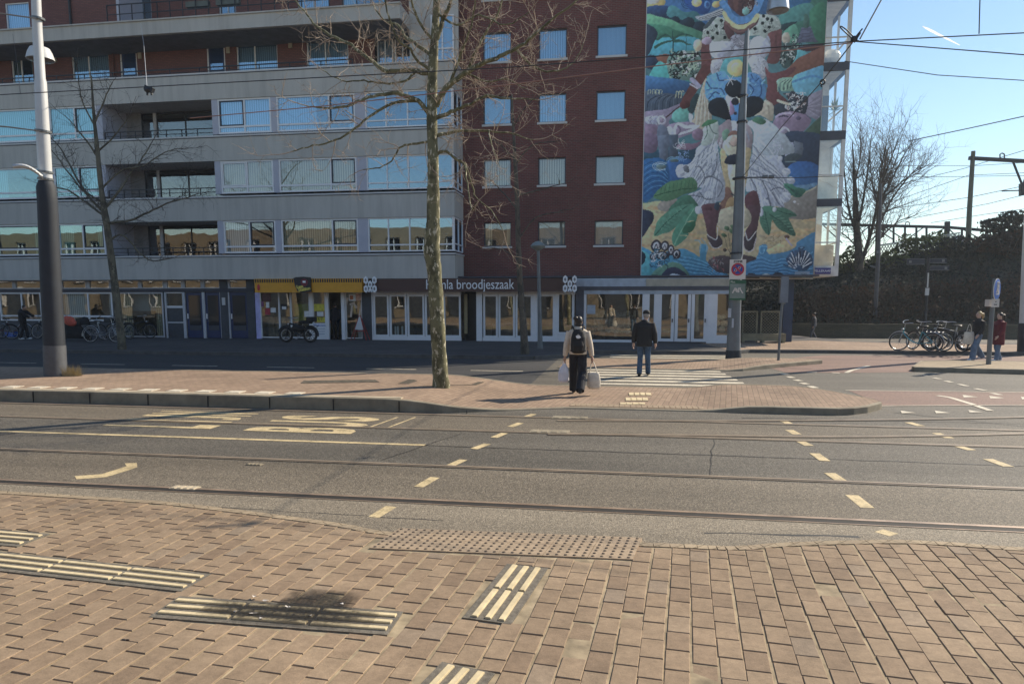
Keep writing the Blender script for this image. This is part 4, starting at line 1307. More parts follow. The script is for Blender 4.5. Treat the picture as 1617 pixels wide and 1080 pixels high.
mb.build('flower_bunch', mat('cream flowers', (.62, .55, .38), .9, var=.4, vs=20), T)
# corner column and sign by the arcade
mb = MB(); x = xs_(1243, 500, 32.6); mb.box(x - .2, x + .2, 32.45, 32.85, zG, zs(439, YM)); mb.build('corner_column', mat('blue painted column', (.025, .05, .11), .4), T)
mb = MB(); mb.box(x - .42, x - .21, 32.4, 32.6, zs(478), zs(440)); mb.box(x - .3, x - .16, 32.3, 32.44, zs(480), zs(470)); mb.build('meter_box', M_soffit, T)
mb = MB(); mb.box(xe_, XM1, YM + .02, 40, zs(439, YM) - .02, zs(439, YM) + .02); mb.build('arcade_soffit', M_soffit, T)
# east balconies
bx0, bx1 = XM1, F(1336, 210, YM + .3)[0]
slabs = [(420, 436), (314, 326), (207, 221), (99, 112), (-12, 2)]
M_bal = mat('balcony white', (.72, .70, .66), .6)
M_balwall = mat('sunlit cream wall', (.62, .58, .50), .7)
for i, (t, bb) in enumerate(slabs):
    z1, z0 = F(1310, t, YM + .3)[1], F(1310, bb, YM + .3)[1]
    mb = MB(); mb.box(bx0 + .003, bx1, YM + .3, 36, z0, z1); s_ = mb.build('balcony', M_beam if i else M_bal, T)
    if i < 4:
        zt2 = F(1310, slabs[i + 1][1], YM + .3)[1]
        mb = MB()
        for (xx, yy) in ((bx1 - .1, YM + .32), (bx1 - .1, YM + 2.0), (bx1 - .1, 35.8), (bx0 + .02, YM + .32)): mb.box(xx, xx + .08, yy, yy + .08, z1, zt2)
        mb.bar((bx0, YM + .34, z1 + 1.0), (bx1, YM + .34, z1 + 1.0), .05); mb.bar((bx1 - .05, YM + .34, z1 + 1.0), (bx1 - .05, 35.8, z1 + 1.0), .05)
        mb.box(bx0 + .003, bx0 + (bx1 - bx0) * (.97 if i == 1 else .72), 34.2, 34.3, z1, zt2); mb.box(bx0 + .003, bx1, 35.9, 36, z1, zt2 * .45 + z1 * .55); mb.box(bx1 - .14, bx1, YM + .3, YM + .44, z1, zt2)
        mb.build('balcony_frame', M_bal, s_)
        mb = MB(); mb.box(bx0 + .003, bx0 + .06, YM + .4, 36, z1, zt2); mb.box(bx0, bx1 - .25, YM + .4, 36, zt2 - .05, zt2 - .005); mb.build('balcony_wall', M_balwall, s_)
        mb = MB(); mb.face([(bx0 + .1, YM + .35, z1), (bx1 - .1, YM + .35, z1), (bx1 - .1, YM + .35, zt2), (bx0 + .1, YM + .35, zt2)]); mb.build('pane', M_glB, s_)
        if i in (0, 1): mb = MB(); mb.box(bx0 + .1, bx1 - .15, YM + .6, YM + .66, z1, z1 + (.9 if i == 0 else 1.0)); mb.build('screen', M_balwall, s_)
        if i == 2:
            mb = MB(); mb.box(bx0 + .1, bx0 + .42, YM + .55, YM + .85, z1, z1 + 1.5); mb.build('cabinet', M_slate, s_)
            mb = MB()
            for k in range(40):
                a = rng.uniform(0, 6.28); e = rng.uniform(-.2, 1.2); l_ = rng.uniform(.4, .75)
                c = Vector((bx0 + .72, YM + .7, z1 + .9)); d = Vector((math.cos(a) * math.cos(e) * .6, math.sin(a) * math.cos(e) * .6, math.sin(e)))
                n_ = d.cross(Vector((0, 0, 1))).normalized() * .03
                mb.face([c - n_, c + d * l_ * .6 + n_, c + d * l_, c + d * l_ * .6 - n_])
            mb.build('pot_plant', mat('palm leaf', (.14, .2, .05), .6), s_)
        if i == 3:
            mb = MB(); mb.ell((bx0 + .5, YM + .9, z1 + .35), (.4, .4, .35), 7); mb.build('folded_parasol', M_bal, s_)
# small blue street nameplate and white plate below the mural
mb = MB(); x0, x1 = F(1287, 427, YM + .2)[0], F(1312, 427, YM + .2)[0]; z0, z1 = F(1300, 433, YM + .2)[1], F(1300, 423, YM + .2)[1]
mb.box(x0, x1, YM + .2, YM + .23, z0, z1); np_ = mb.build('street_nameplate', mat('purple blue plate', (.05, .05, .22), .4), T)
text_obj('plate_lettering', 'PELLEKAAN', facing((x0 + x1) / 2, YM + .197, (z0 + z1) / 2), .14, M_letter, np_, extrude=.002)
mb = MB(); x0, x1 = F(1255, 434, YM - .03)[0], F(1278, 434, YM - .03)[0]; z0, z1 = F(1265, 437, YM)[1], F(1265, 429, YM)[1]
mb.box(x0, x1, YM - .05, YM - .03, z0, z1); np_ = mb.build('mural_plate', M_pale, T)
text_obj('plate_lettering', 'MURAL', facing((x0 + x1) / 2 + .08, YM - .053, (z0 + z1) / 2), .08, M_navy, np_, extrude=.001)

# ================================================================== sunlit houses behind the camera (seen in the window reflections)
R = thing('brick_houses', 'tan brick housing block across the street, mirrored in the shop windows', 'apartment building')
hs = []
for f_ in range(3):
    for i in range(38): hs.append((-98 + i * 3.4, -96.4 + i * 3.4, 1.0 + f_ * 3.0, 2.8 + f_ * 3.0))
mb = MB(); wall_holes(mb, -100, 34, 0, 9.6, 0, hs, -.15); 
for i, v in enumerate(mb.v): mb.v[i] = (v[0], -15.5 - v[1], v[2])
mb.box(-100, 34, -24, -15.7, 9.6, 9.9); mb.build('facade', M_brickR, R)
mb = MB(); mb.box(-100, 34, -15.52, -15.3, 2.95, 3.25); mb.build('canopy', M_frame, R)
pieces('shop_base', [(-99 + i * 4.4, -96.6 + i * 4.4, -15.47, -15.38, 0, 2.95) for i in range(30)], M_slate, R)
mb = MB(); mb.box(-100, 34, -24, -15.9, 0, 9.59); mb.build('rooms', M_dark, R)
mb = MB()
for a, b, c, d in hs:
    for x in (a, (a + b) / 2 - .04, b - .08): mb.box(x, x + .08, -15.75, -15.6, c, d)
    mb.box(a, b, -15.74, -15.6, c, c + .1); mb.box(a, b, -15.74, -15.6, d - .1, d)
mb.build('window_frames', M_frame, R)
# ================================================================== the mural, painted on the end wall
def paint_mural():
    zlo = F(1150, 439.5, YM)[1]; zhi = F(1150, -70, YM)[1]
    nx, nz = 300, 520
    X = np.linspace(XM0, XM1, nx); Zv = np.linspace(zlo, zhi, nz)
    XX, ZZ = np.meshgrid(X, Zv)
    Mi = np.array(CR.transposed())
    dx, dy, dzz = XX, np.full_like(XX, YM), ZZ - EYE
    cx = Mi[0, 0] * dx + Mi[0, 1] * dy + Mi[0, 2] * dzz
    cy = Mi[1, 0] * dx + Mi[1, 1] * dy + Mi[1, 2] * dzz
    cz = Mi[2, 0] * dx + Mi[2, 1] * dy + Mi[2, 2] * dzz
    PX = 808.5 + FOC * cx / -cz
    PY = PY0 - FOC * cy / -cz
    C = np.zeros((nz, nx, 3)); C[:] = (70, 118, 130)
    rs = np.random.RandomState(3)
    # wobble gives brush-drawn edges
    wob = np.zeros_like(PX)
    for k in range(14):
        a, b, p = rs.uniform(-.35, .35), rs.uniform(-.35, .35), rs.uniform(0, 6)
        wob += np.sin(PX * a + PY * b + p) * .12
    QX, QY = PX + wob, PY + np.roll(wob, 37, 0)
    org = {1: (1000, 0), 2: (1160, 0), 3: (1000, 110), 4: (1160, 110), 5: (1000, 220), 6: (1160, 220), 7: (1000, 330), 8: (1160, 330)}
    def zc(k, pts):
        if k == 0: return list(pts)
        ox, oy = org[k]; s = 9.82 if k < 7 else 9.39
        return [(ox + x / s, oy + y / s) for x, y in pts]
    def closed(pts, n=5):
        out = []; m = len(pts)
        for i in range(m):
            p0, p1, p2, p3 = pts[i - 1], pts[i], pts[(i + 1) % m], pts[(i + 2) % m]
            for j in range(n):
                t = j / n
                out.append(tuple(0.5 * (2 * b + (c - a) * t + (2 * a - 5 * b + 4 * c - d) * t * t + (3 * b - a - 3 * c + d) * t ** 3) for a, b, c, d in zip(p0, p1, p2, p3)))
        return out
    def inside(pts):
        a = np.array(pts); x0, y0 = a.min(0) - 1; x1, y1 = a.max(0) + 1
        box = (QX >= x0) & (QX <= x1) & (QY >= y0) & (QY <= y1)
        idx = np.nonzero(box)
        x, y = QX[idx], QY[idx]; r = np.zeros(len(x), bool)
        m = len(pts)
        for i in range(m):
            (ax, ay), (bx, by) = pts[i], pts[(i + 1) % m]
            if ay == by: continue
            c = ((ay > y) != (by > y)) & (x < (bx - ax) * (y - ay) / (by - ay) + ax)
            r ^= c
        return tuple(i[r] for i in idx)
    def put(idx, col, a=1.0, g=None, vol=0.0):
        col = np.array(col, float)
        if g is not None:     # blend towards g from top to bottom
            y = QY[idx]; t = (y - y.min()) / max(1e-6, y.max() - y.min()) if len(y) else y
            col = col[None] * (1 - t[:, None]) + np.array(g, float)[None] * t[:, None]
        if vol and len(idx[0]) > 30:
            x = QX[idx]; u_ = (x - x.min()) / max(1e-6, x.max() - x.min()) - .5
            y = QY[idx]; v_ = (y - y.min()) / max(1e-6, y.max() - y.min()) - .5
            col = col * (1 + vol * (-u_ * .8 - v_ * .6))[:, None]
        C[idx] = C[idx] * (1 - a) + col * a
    def poly(k, pts, col, sm=True, a=1.0, g=None):
        p = zc(k, pts); put(inside(closed(p) if sm else p), col, a, g, .34)
    def ell(k, x, y, rx, ry, col, a=1.0, rot=0.0):
        s = 1 if k == 0 else (9.82 if k < 7 else 9.39)
        (x, y), = zc(k, [(x, y)]); rx /= s; ry /= s
        ux, uy = QX - x, QY - y; c, sn = math.cos(rot), math.sin(rot)
        put(np.nonzero(((ux * c + uy * sn) / rx) ** 2 + ((uy * c - ux * sn) / ry) ** 2 < 1), col, a, None, .45)
    def line(k, pts, w, col, a=1.0, sm=True, w1=None):
        p = zc(k, pts)
        if sm and len(p) > 2: p = smooth_line(p, 4)
        s = 1 if k == 0 else (9.82 if k < 7 else 9.39); w = w / s / 2; w1 = w if w1 is None else w1 / s / 2
        n = len(p) - 1
        for i, ((ax, ay), (bx, by)) in enumerate(zip(p, p[1:])):
            ww = w + (w1 - w) * (i + .5) / n
            idx = np.nonzero((QX > min(ax, bx) - ww) & (QX < max(ax, bx) + ww) & (QY > min(ay, by) - ww) & (QY < max(ay, by) + ww))
            dx_, dy_ = bx - ax, by - ay; l2 = dx_ * dx_ + dy_ * dy_ + 1e-9
            t = np.clip(((QX[idx] - ax) * dx_ + (QY[idx] - ay) * dy_) / l2, 0, 1)
            m = (QX[idx] - ax - t * dx_) ** 2 + (QY[idx] - ay - t * dy_) ** 2 < ww * ww
            put(tuple(i_[m] for i_ in idx), col, a)
    def scribble(k, x0, y0, x1, y1, n, cols, w=14, ln=60, a=.9):
        for _ in range(n):
            x, y = rs.uniform(x0, x1), rs.uniform(y0, y1); an = rs.uniform(0, 6.28)
            q = [(x, y), (x + ln * .5 * math.cos(an), y + ln * .5 * math.sin(an)), (x + ln * math.cos(an + .7), y + ln * math.sin(an + .7))]
            line(k, q, w * rs.uniform(.5, 1.2), cols[rs.randint(len(cols))], a)
    # ---- top left: sky, hills, palms
    poly(1, [(150, -800), (2200, -800), (2200, 500), (150, 500)], (58, 108, 165), False)
    poly(1, [(820, -60), (1200, -40), (1180, 170), (1050, 220), (900, 170), (800, 60)], (38, 78, 150))
    for r in (60, 90, 120): 
        line(1, [(840 + r * math.cos(t) * .8, 20 + r * math.sin(t)) for t in np.linspace(1.5, 4.6, 8)], 10, (30, 60, 110))
    poly(1, [(150, -30), (470, -20), (480, 85), (340, 100), (150, 125)], (205, 178, 108)); ell(1, 300, 10, 110, 60, (205, 195, 190))
    poly(1, [(150, 130), (470, 90), (570, 130), (580, 300), (380, 265), (150, 250)], (42, 78, 132), g=(42, 62, 92))
    poly(1, [(540, 115), (640, 105), (800, 190), (960, 185), (1080, 280), (1000, 370), (560, 275)], (62, 122, 132))
    ell(1, 980, 45, 78, 70, (218, 190, 115)); ell(1, 980, 40, 45, 45, (226, 208, 160))
    ell(1, 1150, 75, 50, 60, (70, 120, 180)); ell(1, 1155, 75, 25, 32, (40, 75, 140))
    ell(1, 1285, 75, 65, 55, (190, 160, 100)); ell(1, 1380, 15, 50, 45, (200, 170, 105))
    poly(1, [(560, 285), (700, 300), (900, 330), (1100, 430), (1120, 560), (800, 440)], (36, 56, 76))
    ell(1, 655, 320, 75, 65, (34, 52, 70)); ell(1, 850, 365, 100, 92, (34, 52, 70)); ell(1, 1030, 415, 92, 78, (34, 52, 70))
    poly(1, [(150, 245), (400, 262), (600, 318), (800, 408), (1080, 510), (1010, 620), (600, 640), (150, 660)], (96, 158, 122), g=(70, 140, 118))
    poly(1, [(150, 385), (420, 390), (640, 460), (780, 540), (360, 620), (150, 600)], (62, 128, 104))
    poly(1, [(300, 640), (600, 585), (1010, 600), (960, 850), (560, 900), (200, 880)], (70, 158, 180))
    poly(1, [(150, 420), (300, 408), (375, 490), (370, 570), (300, 700), (235, 860), (150, 900)], (46, 62, 84))
    for q, w in (([(375, 610), (470, 560), (540, 560), (610, 610)], 46), ([(620, 605), (740, 545), (860, 550), (930, 575)], 44), ([(340, 735), (440, 680), (560, 640), (640, 640)], 48), ([(640, 640), (740, 640), (840, 690), (905, 688)], 48)):
        line(1, q, w, (48, 98, 86), w1=14); line(1, q, 8, (35, 75, 66))
    line(1, [(612, 490), (618, 700), (625, 960)], 12, (30, 60, 66)); line(1, [(820, 520), (820, 860)], 8, (40, 80, 86))
    ell(1, 275, 970, 112, 115, (44, 62, 92))
    poly(1, [(350, 880), (560, 850), (590, 1010), (430, 980)], (132, 84, 70))
    poly(1, [(390, 965), (560, 1010), (900, 1000), (900, 1300), (260, 1260)], (70, 166, 165))
    poly(1, [(560, 870), (800, 800), (1050, 830), (1050, 1180), (650, 1250), (530, 1080)], (96, 128, 122))
    scribble(1, 560, 800, 1000, 1220, 120, [(28, 40, 44), (32, 60, 62), (195, 200, 190), (28, 36, 40), (150, 170, 150)], 22, 60)
    # ---- right: hills and tower
    poly(2, [(700, -700), (1450, -700), (1450, 760), (700, 560)], (58, 116, 102), False)
    poly(2, [(560, -700), (1300, -700), (1180, 30), (950, 95), (700, 200), (560, 100)], (50, 108, 160))
    poly(2, [(690, 260), (950, 95), (1190, 60), (1230, 230), (960, 360), (740, 430)], (68, 130, 128))
    poly(2, [(1180, 160), (1400, 60), (1400, 720), (1250, 640), (1180, 420)], (52, 112, 88))
    poly(2, [(740, 490), (950, 345), (950, 370), (760, 490)], (34, 55, 70)); poly(2, [(720, 390), (940, 350), (760, 480)], (40, 66, 74))
    poly(2, [(760, 500), (950, 390), (1000, 690), (880, 740), (850, 560)], (84, 148, 126))
    ell(2, 795, 600, 68, 88, (165, 155, 140))
    poly(2, [(1035, 430), (1180, 425), (1230, 560), (1300, 660), (950, 660), (1000, 560)], (84, 90, 116), False)
    for i in range(9): line(2, [(1030 - i * 8, 455 + i * 24), (1185 + i * 11, 455 + i * 24)], 6, (66, 70, 94))
    poly(2, [(1080, 250), (1140, 240), (1150, 420), (1070, 420)], (60, 100, 92))
    scribble(2, 900, 560, 1000, 760, 30, [(40, 60, 70), (150, 165, 160)], 14, 40)
    poly(2, [(940, 760), (1120, 820), (1120, 900), (900, 980)], (78, 158, 170))
    poly(2, [(1400, 740), (1100, 850), (930, 960), (760, 1120), (600, 1300), (900, 1240), (1400, 1110)], (122, 78, 68))
    poly(2, [(980, 740), (1370, 690), (1250, 780), (1080, 800)], (70, 50, 60))
    poly(2, [(680, 700), (940, 690), (950, 900), (800, 1060), (700, 960)], (58, 84, 86)); scribble(2, 690, 700, 930, 1000, 40, [(30, 40, 46), (165, 172, 170)], 16, 50)
    # ---- middle: sea, arms
    poly(3, [(150, 120), (300, 110), (850, 190), (860, 350), (150, 370)], (58, 112, 165), g=(44, 84, 135))
    poly(3, [(150, 360), (460, 370), (760, 400), (740, 560), (520, 660), (150, 690)], (66, 82, 104))
    for i in range(9): line(3, [(210 + i * 60, 640), (240 + i * 55, 500), (330 + i * 45, 430), (430 + i * 35, 410)], 12, (88, 104, 126) if i % 2 else (42, 54, 74))
    for x in (230, 300, 350, 400): line(3, [(x, 390), (x + 10, 320), (x + 45, 330), (x + 40, 380)], 10, (165, 175, 150))
    for x in (660, 700, 740): line(3, [(x, 440), (x + 10, 340), (x + 40, 350)], 12, (165, 170, 140))
    poly(3, [(150, 670), (500, 620), (740, 520), (700, 640), (560, 780), (520, 900), (150, 900)], (134, 122, 148))
    ell(3, 310, 790, 130, 70, (160, 162, 188)); ell(3, 440, 790, 72, 72, (196, 188, 205)); ell(3, 440, 790, 36, 40, (150, 130, 155))
    scribble(3, 210, 730, 480, 880, 24, [(205, 202, 220), (120, 115, 145)], 9, 50)
    poly(3, [(190, 860), (370, 880), (380, 1090), (190, 1060)], (118, 96, 122), g=(140, 116, 138))
    poly(3, [(600, 690), (720, 600), (860, 600), (860, 760), (760, 830), (620, 800)], (96, 168, 158))
    poly(3, [(860, 470), (1010, 370), (1010, 560), (900, 700), (840, 600)], (42, 66, 74))
    poly(3, [(960, 620), (1060, 300), (1130, 120), (1160, 460), (1220, 760), (1100, 940), (900, 960), (860, 840), (940, 760)], (182, 168, 148))
    for i in range(7): line(3, [(1050 + i * 14, 350 + i * 20), (1000 + i * 28, 620), (960 + i * 34, 880)], 12, (150, 138, 124) if i % 2 else (200, 188, 170))
    poly(3, [(520, 900), (640, 830), (900, 820), (980, 900), (900, 1000), (560, 1090)], (140, 122, 148)); 
    line(3, [(650, 1080), (640, 920), (700, 850), (820, 890), (960, 880)], 52, (196, 190, 202)); line(3, [(720, 1010), (900, 940), (1010, 880)], 40, (188, 182, 196)); line(3, [(690, 880), (730, 940), (700, 1010)], 26, (110, 96, 122))
    ell(3, 1010, 1010, 95, 95, (124, 100, 122)); poly(3, [(860, 680), (930, 720), (900, 830), (870, 780)], (205, 200, 205))
    poly(3, [(380, 900), (480, 870), (640, 1100), (560, 1200), (380, 1200)], (92, 102, 124)); poly(3, [(520, 900), (600, 900), (640, 1060), (600, 1090)], (180, 184, 200))
    # left arm
    line(1, [(1130, 640), (1130, 860), (1140, 1080)], 175, (108, 66, 70), w1=165)
    line(3, [(1130, 0), (1060, 110), (960, 260), (840, 440), (790, 560)], 150, (100, 58, 60), w1=130)
    ell(3, 800, 545, 84, 70, (88, 48, 50)); line(3, [(900, 160), (1020, 260)], 70, (152, 148, 176)); line(3, [(880, 230), (1000, 300)], 22, (180, 172, 190))
    line(3, [(720, 570), (620, 650), (515, 740)], 18, (70, 44, 44))
    # ---- bust, ruff and collar
    ell(1, 1000, 710, 62, 100, (208, 182, 150))
    poly(2, [(500, 500), (710, 450), (730, 580), (690, 960), (500, 970), (560, 740), (480, 590)], (108, 66, 70)); line(2, [(640, 560), (660, 900)], 30, (84, 52, 58), .6)
    poly(1, [(1240, 620), (1571, 600), (1760, 640), (2080, 560), (2120, 760), (2000, 930), (1760, 960), (1571, 880), (1330, 940), (1190, 820)], (150, 155, 172))
    ell(1, 1370, 770, 185, 160, (172, 176, 194)); ell(1, 1960, 745, 160, 180, (172, 176, 196)); ell(1, 1400, 830, 120, 80, (150, 152, 172), .6)
    line(1, [(1571, 700), (1660, 640), (1720, 560)], 40, (120, 122, 138), .8)
    poly(1, [(1230, 930), (1400, 950), (1480, 1080), (1400, 1260), (1250, 1200), (1200, 1080)], (150, 152, 165)); poly(2, [(230, 900), (470, 920), (520, 1100), (420, 1250), (250, 1200)], (158, 162, 176))
    scribble(1, 1230, 920, 1450, 1200, 30, [(110, 112, 128), (185, 186, 198)], 9, 70); scribble(2, 240, 900, 480, 1180, 30, [(110, 112, 128), (190, 190, 202)], 9, 70)
    poly(1, [(1060, 590), (1090, 450), (1180, 320), (1320, 270), (1440, 330), (1530, 520), (1600, 640), (1400, 640), (1240, 640), (1210, 560), (1100, 580)], (150, 160, 154))
    poly(2, [(215, 480), (330, 260), (480, 230), (630, 250), (705, 340), (710, 450), (540, 510), (480, 600), (380, 560), (215, 560)], (155, 166, 160))
    scribble(1, 1100, 300, 1500, 600, 40, [(120, 130, 126), (185, 194, 186), (70, 82, 84)], 12, 60, .7); scribble(2, 250, 260, 680, 500, 40, [(120, 132, 128), (190, 198, 188), (70, 82, 84)], 12, 60, .7)
    for x, y in ((1290, 410), (1410, 440), (1150, 510), (1310, 520), (1470, 520), (1420, 590), (1230, 590), (1370, 330)): ell(1, x, y, 27, 28, (26, 40, 42))
    for x, y in ((350, 300), (430, 360), (580, 315), (540, 420), (320, 455), (470, 490), (455, 255), (510, 300)): ell(2, x, y, 27, 28, (26, 42, 46))
    poly(1, [(960, 275), (1060, 240), (1260, 175), (1400, 145), (1430, 200), (1250, 300), (1060, 325)], (140, 148, 160))
    for i in range(6): line(1, [(1010 + i * 20, 275 + i * 6), (1200, 215 + i * 14), (1400, 155 + i * 12)], 9, (40, 52, 66) if i % 2 else (205, 208, 214))
    poly(1, [(1080, 440), (1200, 300), (1290, 270), (1150, 430)], (66, 80, 90)); ell(1, 1135, 640, 82, 62, (162, 142, 166))
    poly(0, [(1151, -70), (1192, -70), (1192, 4), (1188, 22), (1172, 27), (1156, 15), (1149, 2)], (86, 58, 66))
    poly(0, [(1160, -70), (1170, -70), (1166, 10), (1158, 8)], (120, 78, 74), True, .6)
    poly(0, [(1152, 26), (1160, 55), (1150, 62), (1143, 40)], (92, 62, 68)); poly(0, [(1160, 42), (1196, 28), (1190, 44), (1166, 56)], (92, 62, 70))
    line(0, [(1141, 6), (1148, 14), (1154, 27), (1168, 33), (1186, 27), (1196, 12), (1201, 0)], 11, (78, 132, 190))
    line(0, [(1144, 22), (1152, 36), (1168, 43), (1184, 39), (1196, 26)], 7, (204, 184, 132)); line(0, [(1146, 36), (1160, 48), (1174, 49), (1190, 38)], 4, (120, 84, 84))
    ell(0, 1177.5, 18, 5.6, 6.4, (108, 164, 160)); scribble(0, 1170, -4, 1196, 14, 26, [(50, 44, 54), (150, 140, 140)], 1.2, 4)
    poly(2, [(160, 560), (60, 540), (-30, 560), (-60, 640), (120, 760), (200, 640)], (128, 128, 142)); scribble(1, 1500, 560, 1760, 800, 34, [(96, 92, 108), (176, 174, 188)], 8, 60)
    # ---- belly and blue panel
    poly(0, [(1140, 102), (1148, 92), (1162, 88), (1176, 92), (1184, 104), (1184, 122), (1140, 122)], (74, 148, 158)); ell(0, 1162, 108, 14, 13.5, (212, 188, 118)); ell(0, 1163, 108, 8, 8, (222, 200, 138))
    poly(0, [(1116, 126), (1124, 118), (1142, 112), (1152, 122), (1172, 122), (1184, 114), (1200, 121), (1209, 140), (1206, 158), (1190, 156), (1172, 200), (1152, 200), (1146, 160), (1118, 158), (1113, 142)], (78, 134, 190))
    poly(0, [(1146, 152), (1174, 152), (1168, 184), (1164, 206), (1154, 206), (1152, 184)], (186, 178, 160)); poly(0, [(1153, 166), (1171, 166), (1167, 196), (1156, 196)], (70, 130, 192)); poly(0, [(1154, 158), (1160, 176), (1152, 182)], (150, 120, 160))
    for q in ([(1116, 130), (1124, 140), (1138, 140), (1144, 150)], [(1132, 116), (1136, 128), (1146, 126)], [(1120, 156), (1130, 146), (1142, 156)], [(1186, 118), (1192, 128), (1198, 124)], [(1184, 134), (1190, 142), (1184, 150)], [(1200, 128), (1203, 142), (1198, 156)]): line(0, q, 2.0, (36, 72, 128))
    scribble(0, 1118, 118, 1145, 156, 14, [(54, 104, 168), (104, 160, 208)], 2.2, 8); scribble(0, 1182, 118, 1206, 154, 14, [(56, 110, 176), (112, 168, 212)], 2.2, 8)
    ell(0, 1159, 140.5, 14.5, 14, (28, 38, 52)); poly(0, [(1118, 170), (1124, 158), (1136, 154), (1146, 160), (1152, 178), (1154, 192), (1136, 186), (1122, 180)], (26, 36, 50)); poly(0, [(1172, 182), (1172, 166), (1180, 154), (1198, 153), (1208, 164), (1206, 176), (1192, 184), (1174, 186)], (26, 36, 50))
    ell(0, 1161, 161, 6, 6, (30, 38, 54)); ell(0, 1161, 179, 2.8, 2.8, (40, 40, 62)); ell(0, 1159.5, 199.5, 9.5, 8, (192, 198, 216))
    for i in range(6): line(0, [(1153, 127), (1153 + 9 * math.cos(i * 1.05), 127 + 9 * math.sin(i * 1.05))], 1.0, (210, 215, 210))
    # ---- hand on the right
    poly(4, [(470, -40), (560, 60), (700, 40), (930, -40), (900, 60), (700, 180), (660, 260), (700, 380), (820, 500), (640, 570), (560, 530), (480, 420), (510, 250)], (104, 60, 66))
    poly(4, [(650, 190), (720, 140), (860, 120), (1000, 180), (1010, 280), (920, 340), (820, 340), (720, 330)], (112, 150, 134))
    for i in range(8): line(4, [(670 + i * 28, 340 - i * 6), (680 + i * 30, 220), (780 + i * 20, 160)], 11, (66, 96, 92) if i % 2 else (150, 182, 160))
    poly(4, [(900, 130), (1100, 30), (1400, -40), (1400, 320), (1130, 440), (930, 340)], (80, 146, 184), g=(92, 160, 182)); line(4, [(900, 200), (1150, 110), (1350, 130)], 34, (60, 118, 172), .7)
    poly(4, [(1080, 460), (1330, 320), (1400, 320), (1400, 800), (1070, 660)], (128, 122, 142))
    for i in range(8): line(4, [(1090, 590), (1330, 400 + i * 50)], 10, (148, 140, 160) if i % 2 else (104, 98, 118), .8, False)
    poly(4, [(610, 560), (860, 470), (800, 430), (900, 330), (1000, 400), (1140, 440), (1080, 720), (860, 660), (640, 720)], (48, 58, 74))
    scribble(4, 780, 360, 1110, 640, 50, [(196, 198, 194), (170, 150, 150), (70, 50, 60), (205, 205, 200)], 16, 46); line(4, [(670, 480), (760, 520), (860, 540)], 40, (192, 178, 160))
    poly(4, [(590, 840), (680, 700), (860, 650), (1080, 700), (1190, 780), (1120, 920), (900, 1100), (700, 1020), (640, 900)], (126, 106, 132))
    line(4, [(640, 740), (720, 690), (860, 680), (900, 720)], 30, (170, 158, 184)); line(4, [(690, 740), (760, 720), (830, 730)], 22, (58, 56, 80)); ell(4, 990, 760, 45, 30, (84, 74, 102)); line(4, [(1090, 690), (1180, 760)], 16, (90, 76, 100))
    poly(4, [(1330, 720), (1400, 720), (1400, 1100), (960, 1100), (1080, 980)], (66, 92, 78))
    poly(4, [(470, 480), (600, 560), (590, 800), (420, 720), (300, 730), (420, 640)], (178, 166, 148)); line(4, [(520, 560), (560, 780)], 24, (150, 138, 122))
    # ---- lower left water
    poly(5, [(150, 180), (380, 170), (700, 180), (980, 150), (980, 400), (700, 600), (150, 640)], (38, 72, 94))
    poly(5, [(150, -60), (370, -60), (350, 190), (150, 190)], (112, 92, 118)); poly(5, [(380, -60), (550, -60), (550, 330), (400, 310)], (94, 106, 128), False); poly(5, [(550, -60), (700, -60), (690, 280), (560, 300)], (70, 84, 104), False)
    poly(5, [(700, 80), (960, 60), (1060, 20), (960, 150), (720, 160)], (128, 98, 122)); 
    poly(5, [(150, 380), (300, 290), (440, 300), (560, 400), (620, 600), (460, 720), (330, 880), (150, 950)], (36, 92, 148)); poly(5, [(550, 320), (900, 320), (900, 620), (620, 680), (560, 480)], (44, 88, 146))
    for i in range(11): 
        line(5, [(170, 420 + i * 46), (290, 350 + i * 44), (430, 400 + i * 36), (540, 520 + i * 26)], 9, (76, 140, 190) if i % 2 else (26, 70, 124))
    for r in (60, 85, 110): 
        line(5, [(650 + r * math.cos(t) * 1.2, 340 + r * math.sin(t) * .6) for t in np.linspace(3, 6.3, 8)], 8, (110, 160, 195)); line(5, [(430 + r * 1.2 * math.cos(t), 420 + r * .6 * math.sin(t)) for t in np.linspace(1, 5.5, 8)], 9, (150, 175, 190))
    ell(5, 430, 430, 80, 36, (92, 116, 120)); ell(5, 640, 335, 70, 26, (80, 104, 106)); scribble(5, 640, 40, 780, 150, 16, [(190, 186, 205)], 8, 60); scribble(5, 700, 180, 860, 300, 14, [(120, 150, 200)], 8, 50)
    # ---- sand
    poly(7, [(80, -80), (400, -110), (700, -60), (1600, -100), (1600, 1150), (80, 1150)], (172, 150, 110), False)
    poly(8, [(-20, -100), (1250, -250), (1250, 1150), (-20, 1150)], (170, 152, 116), False)
    for _ in range(60): 
        x, y = rs.uniform(120, 1500), rs.uniform(-40, 640); line(7, [(x, y), (x + 90, y + rs.uniform(-40, 40)), (x + 190, y + rs.uniform(-40, 40))], 36, [(182, 158, 104), (186, 142, 98), (158, 140, 112)][rs.randint(3)], .35)
    for _ in range(50): 
        x, y = rs.uniform(300, 1150), rs.uniform(100, 640); line(8, [(x, y), (x + 90, y + rs.uniform(-40, 40)), (x + 190, y + rs.uniform(-40, 40))], 36, [(184, 160, 108), (186, 148, 104), (156, 140, 116)][rs.randint(3)], .35)
    poly(5, [(400, 1000), (660, 920), (660, 1100), (420, 1110)], (140, 130, 120))
    poly(7, [(80, 40), (190, 15), (300, 70), (300, 190), (220, 290), (150, 410), (80, 420)], (42, 52, 76))
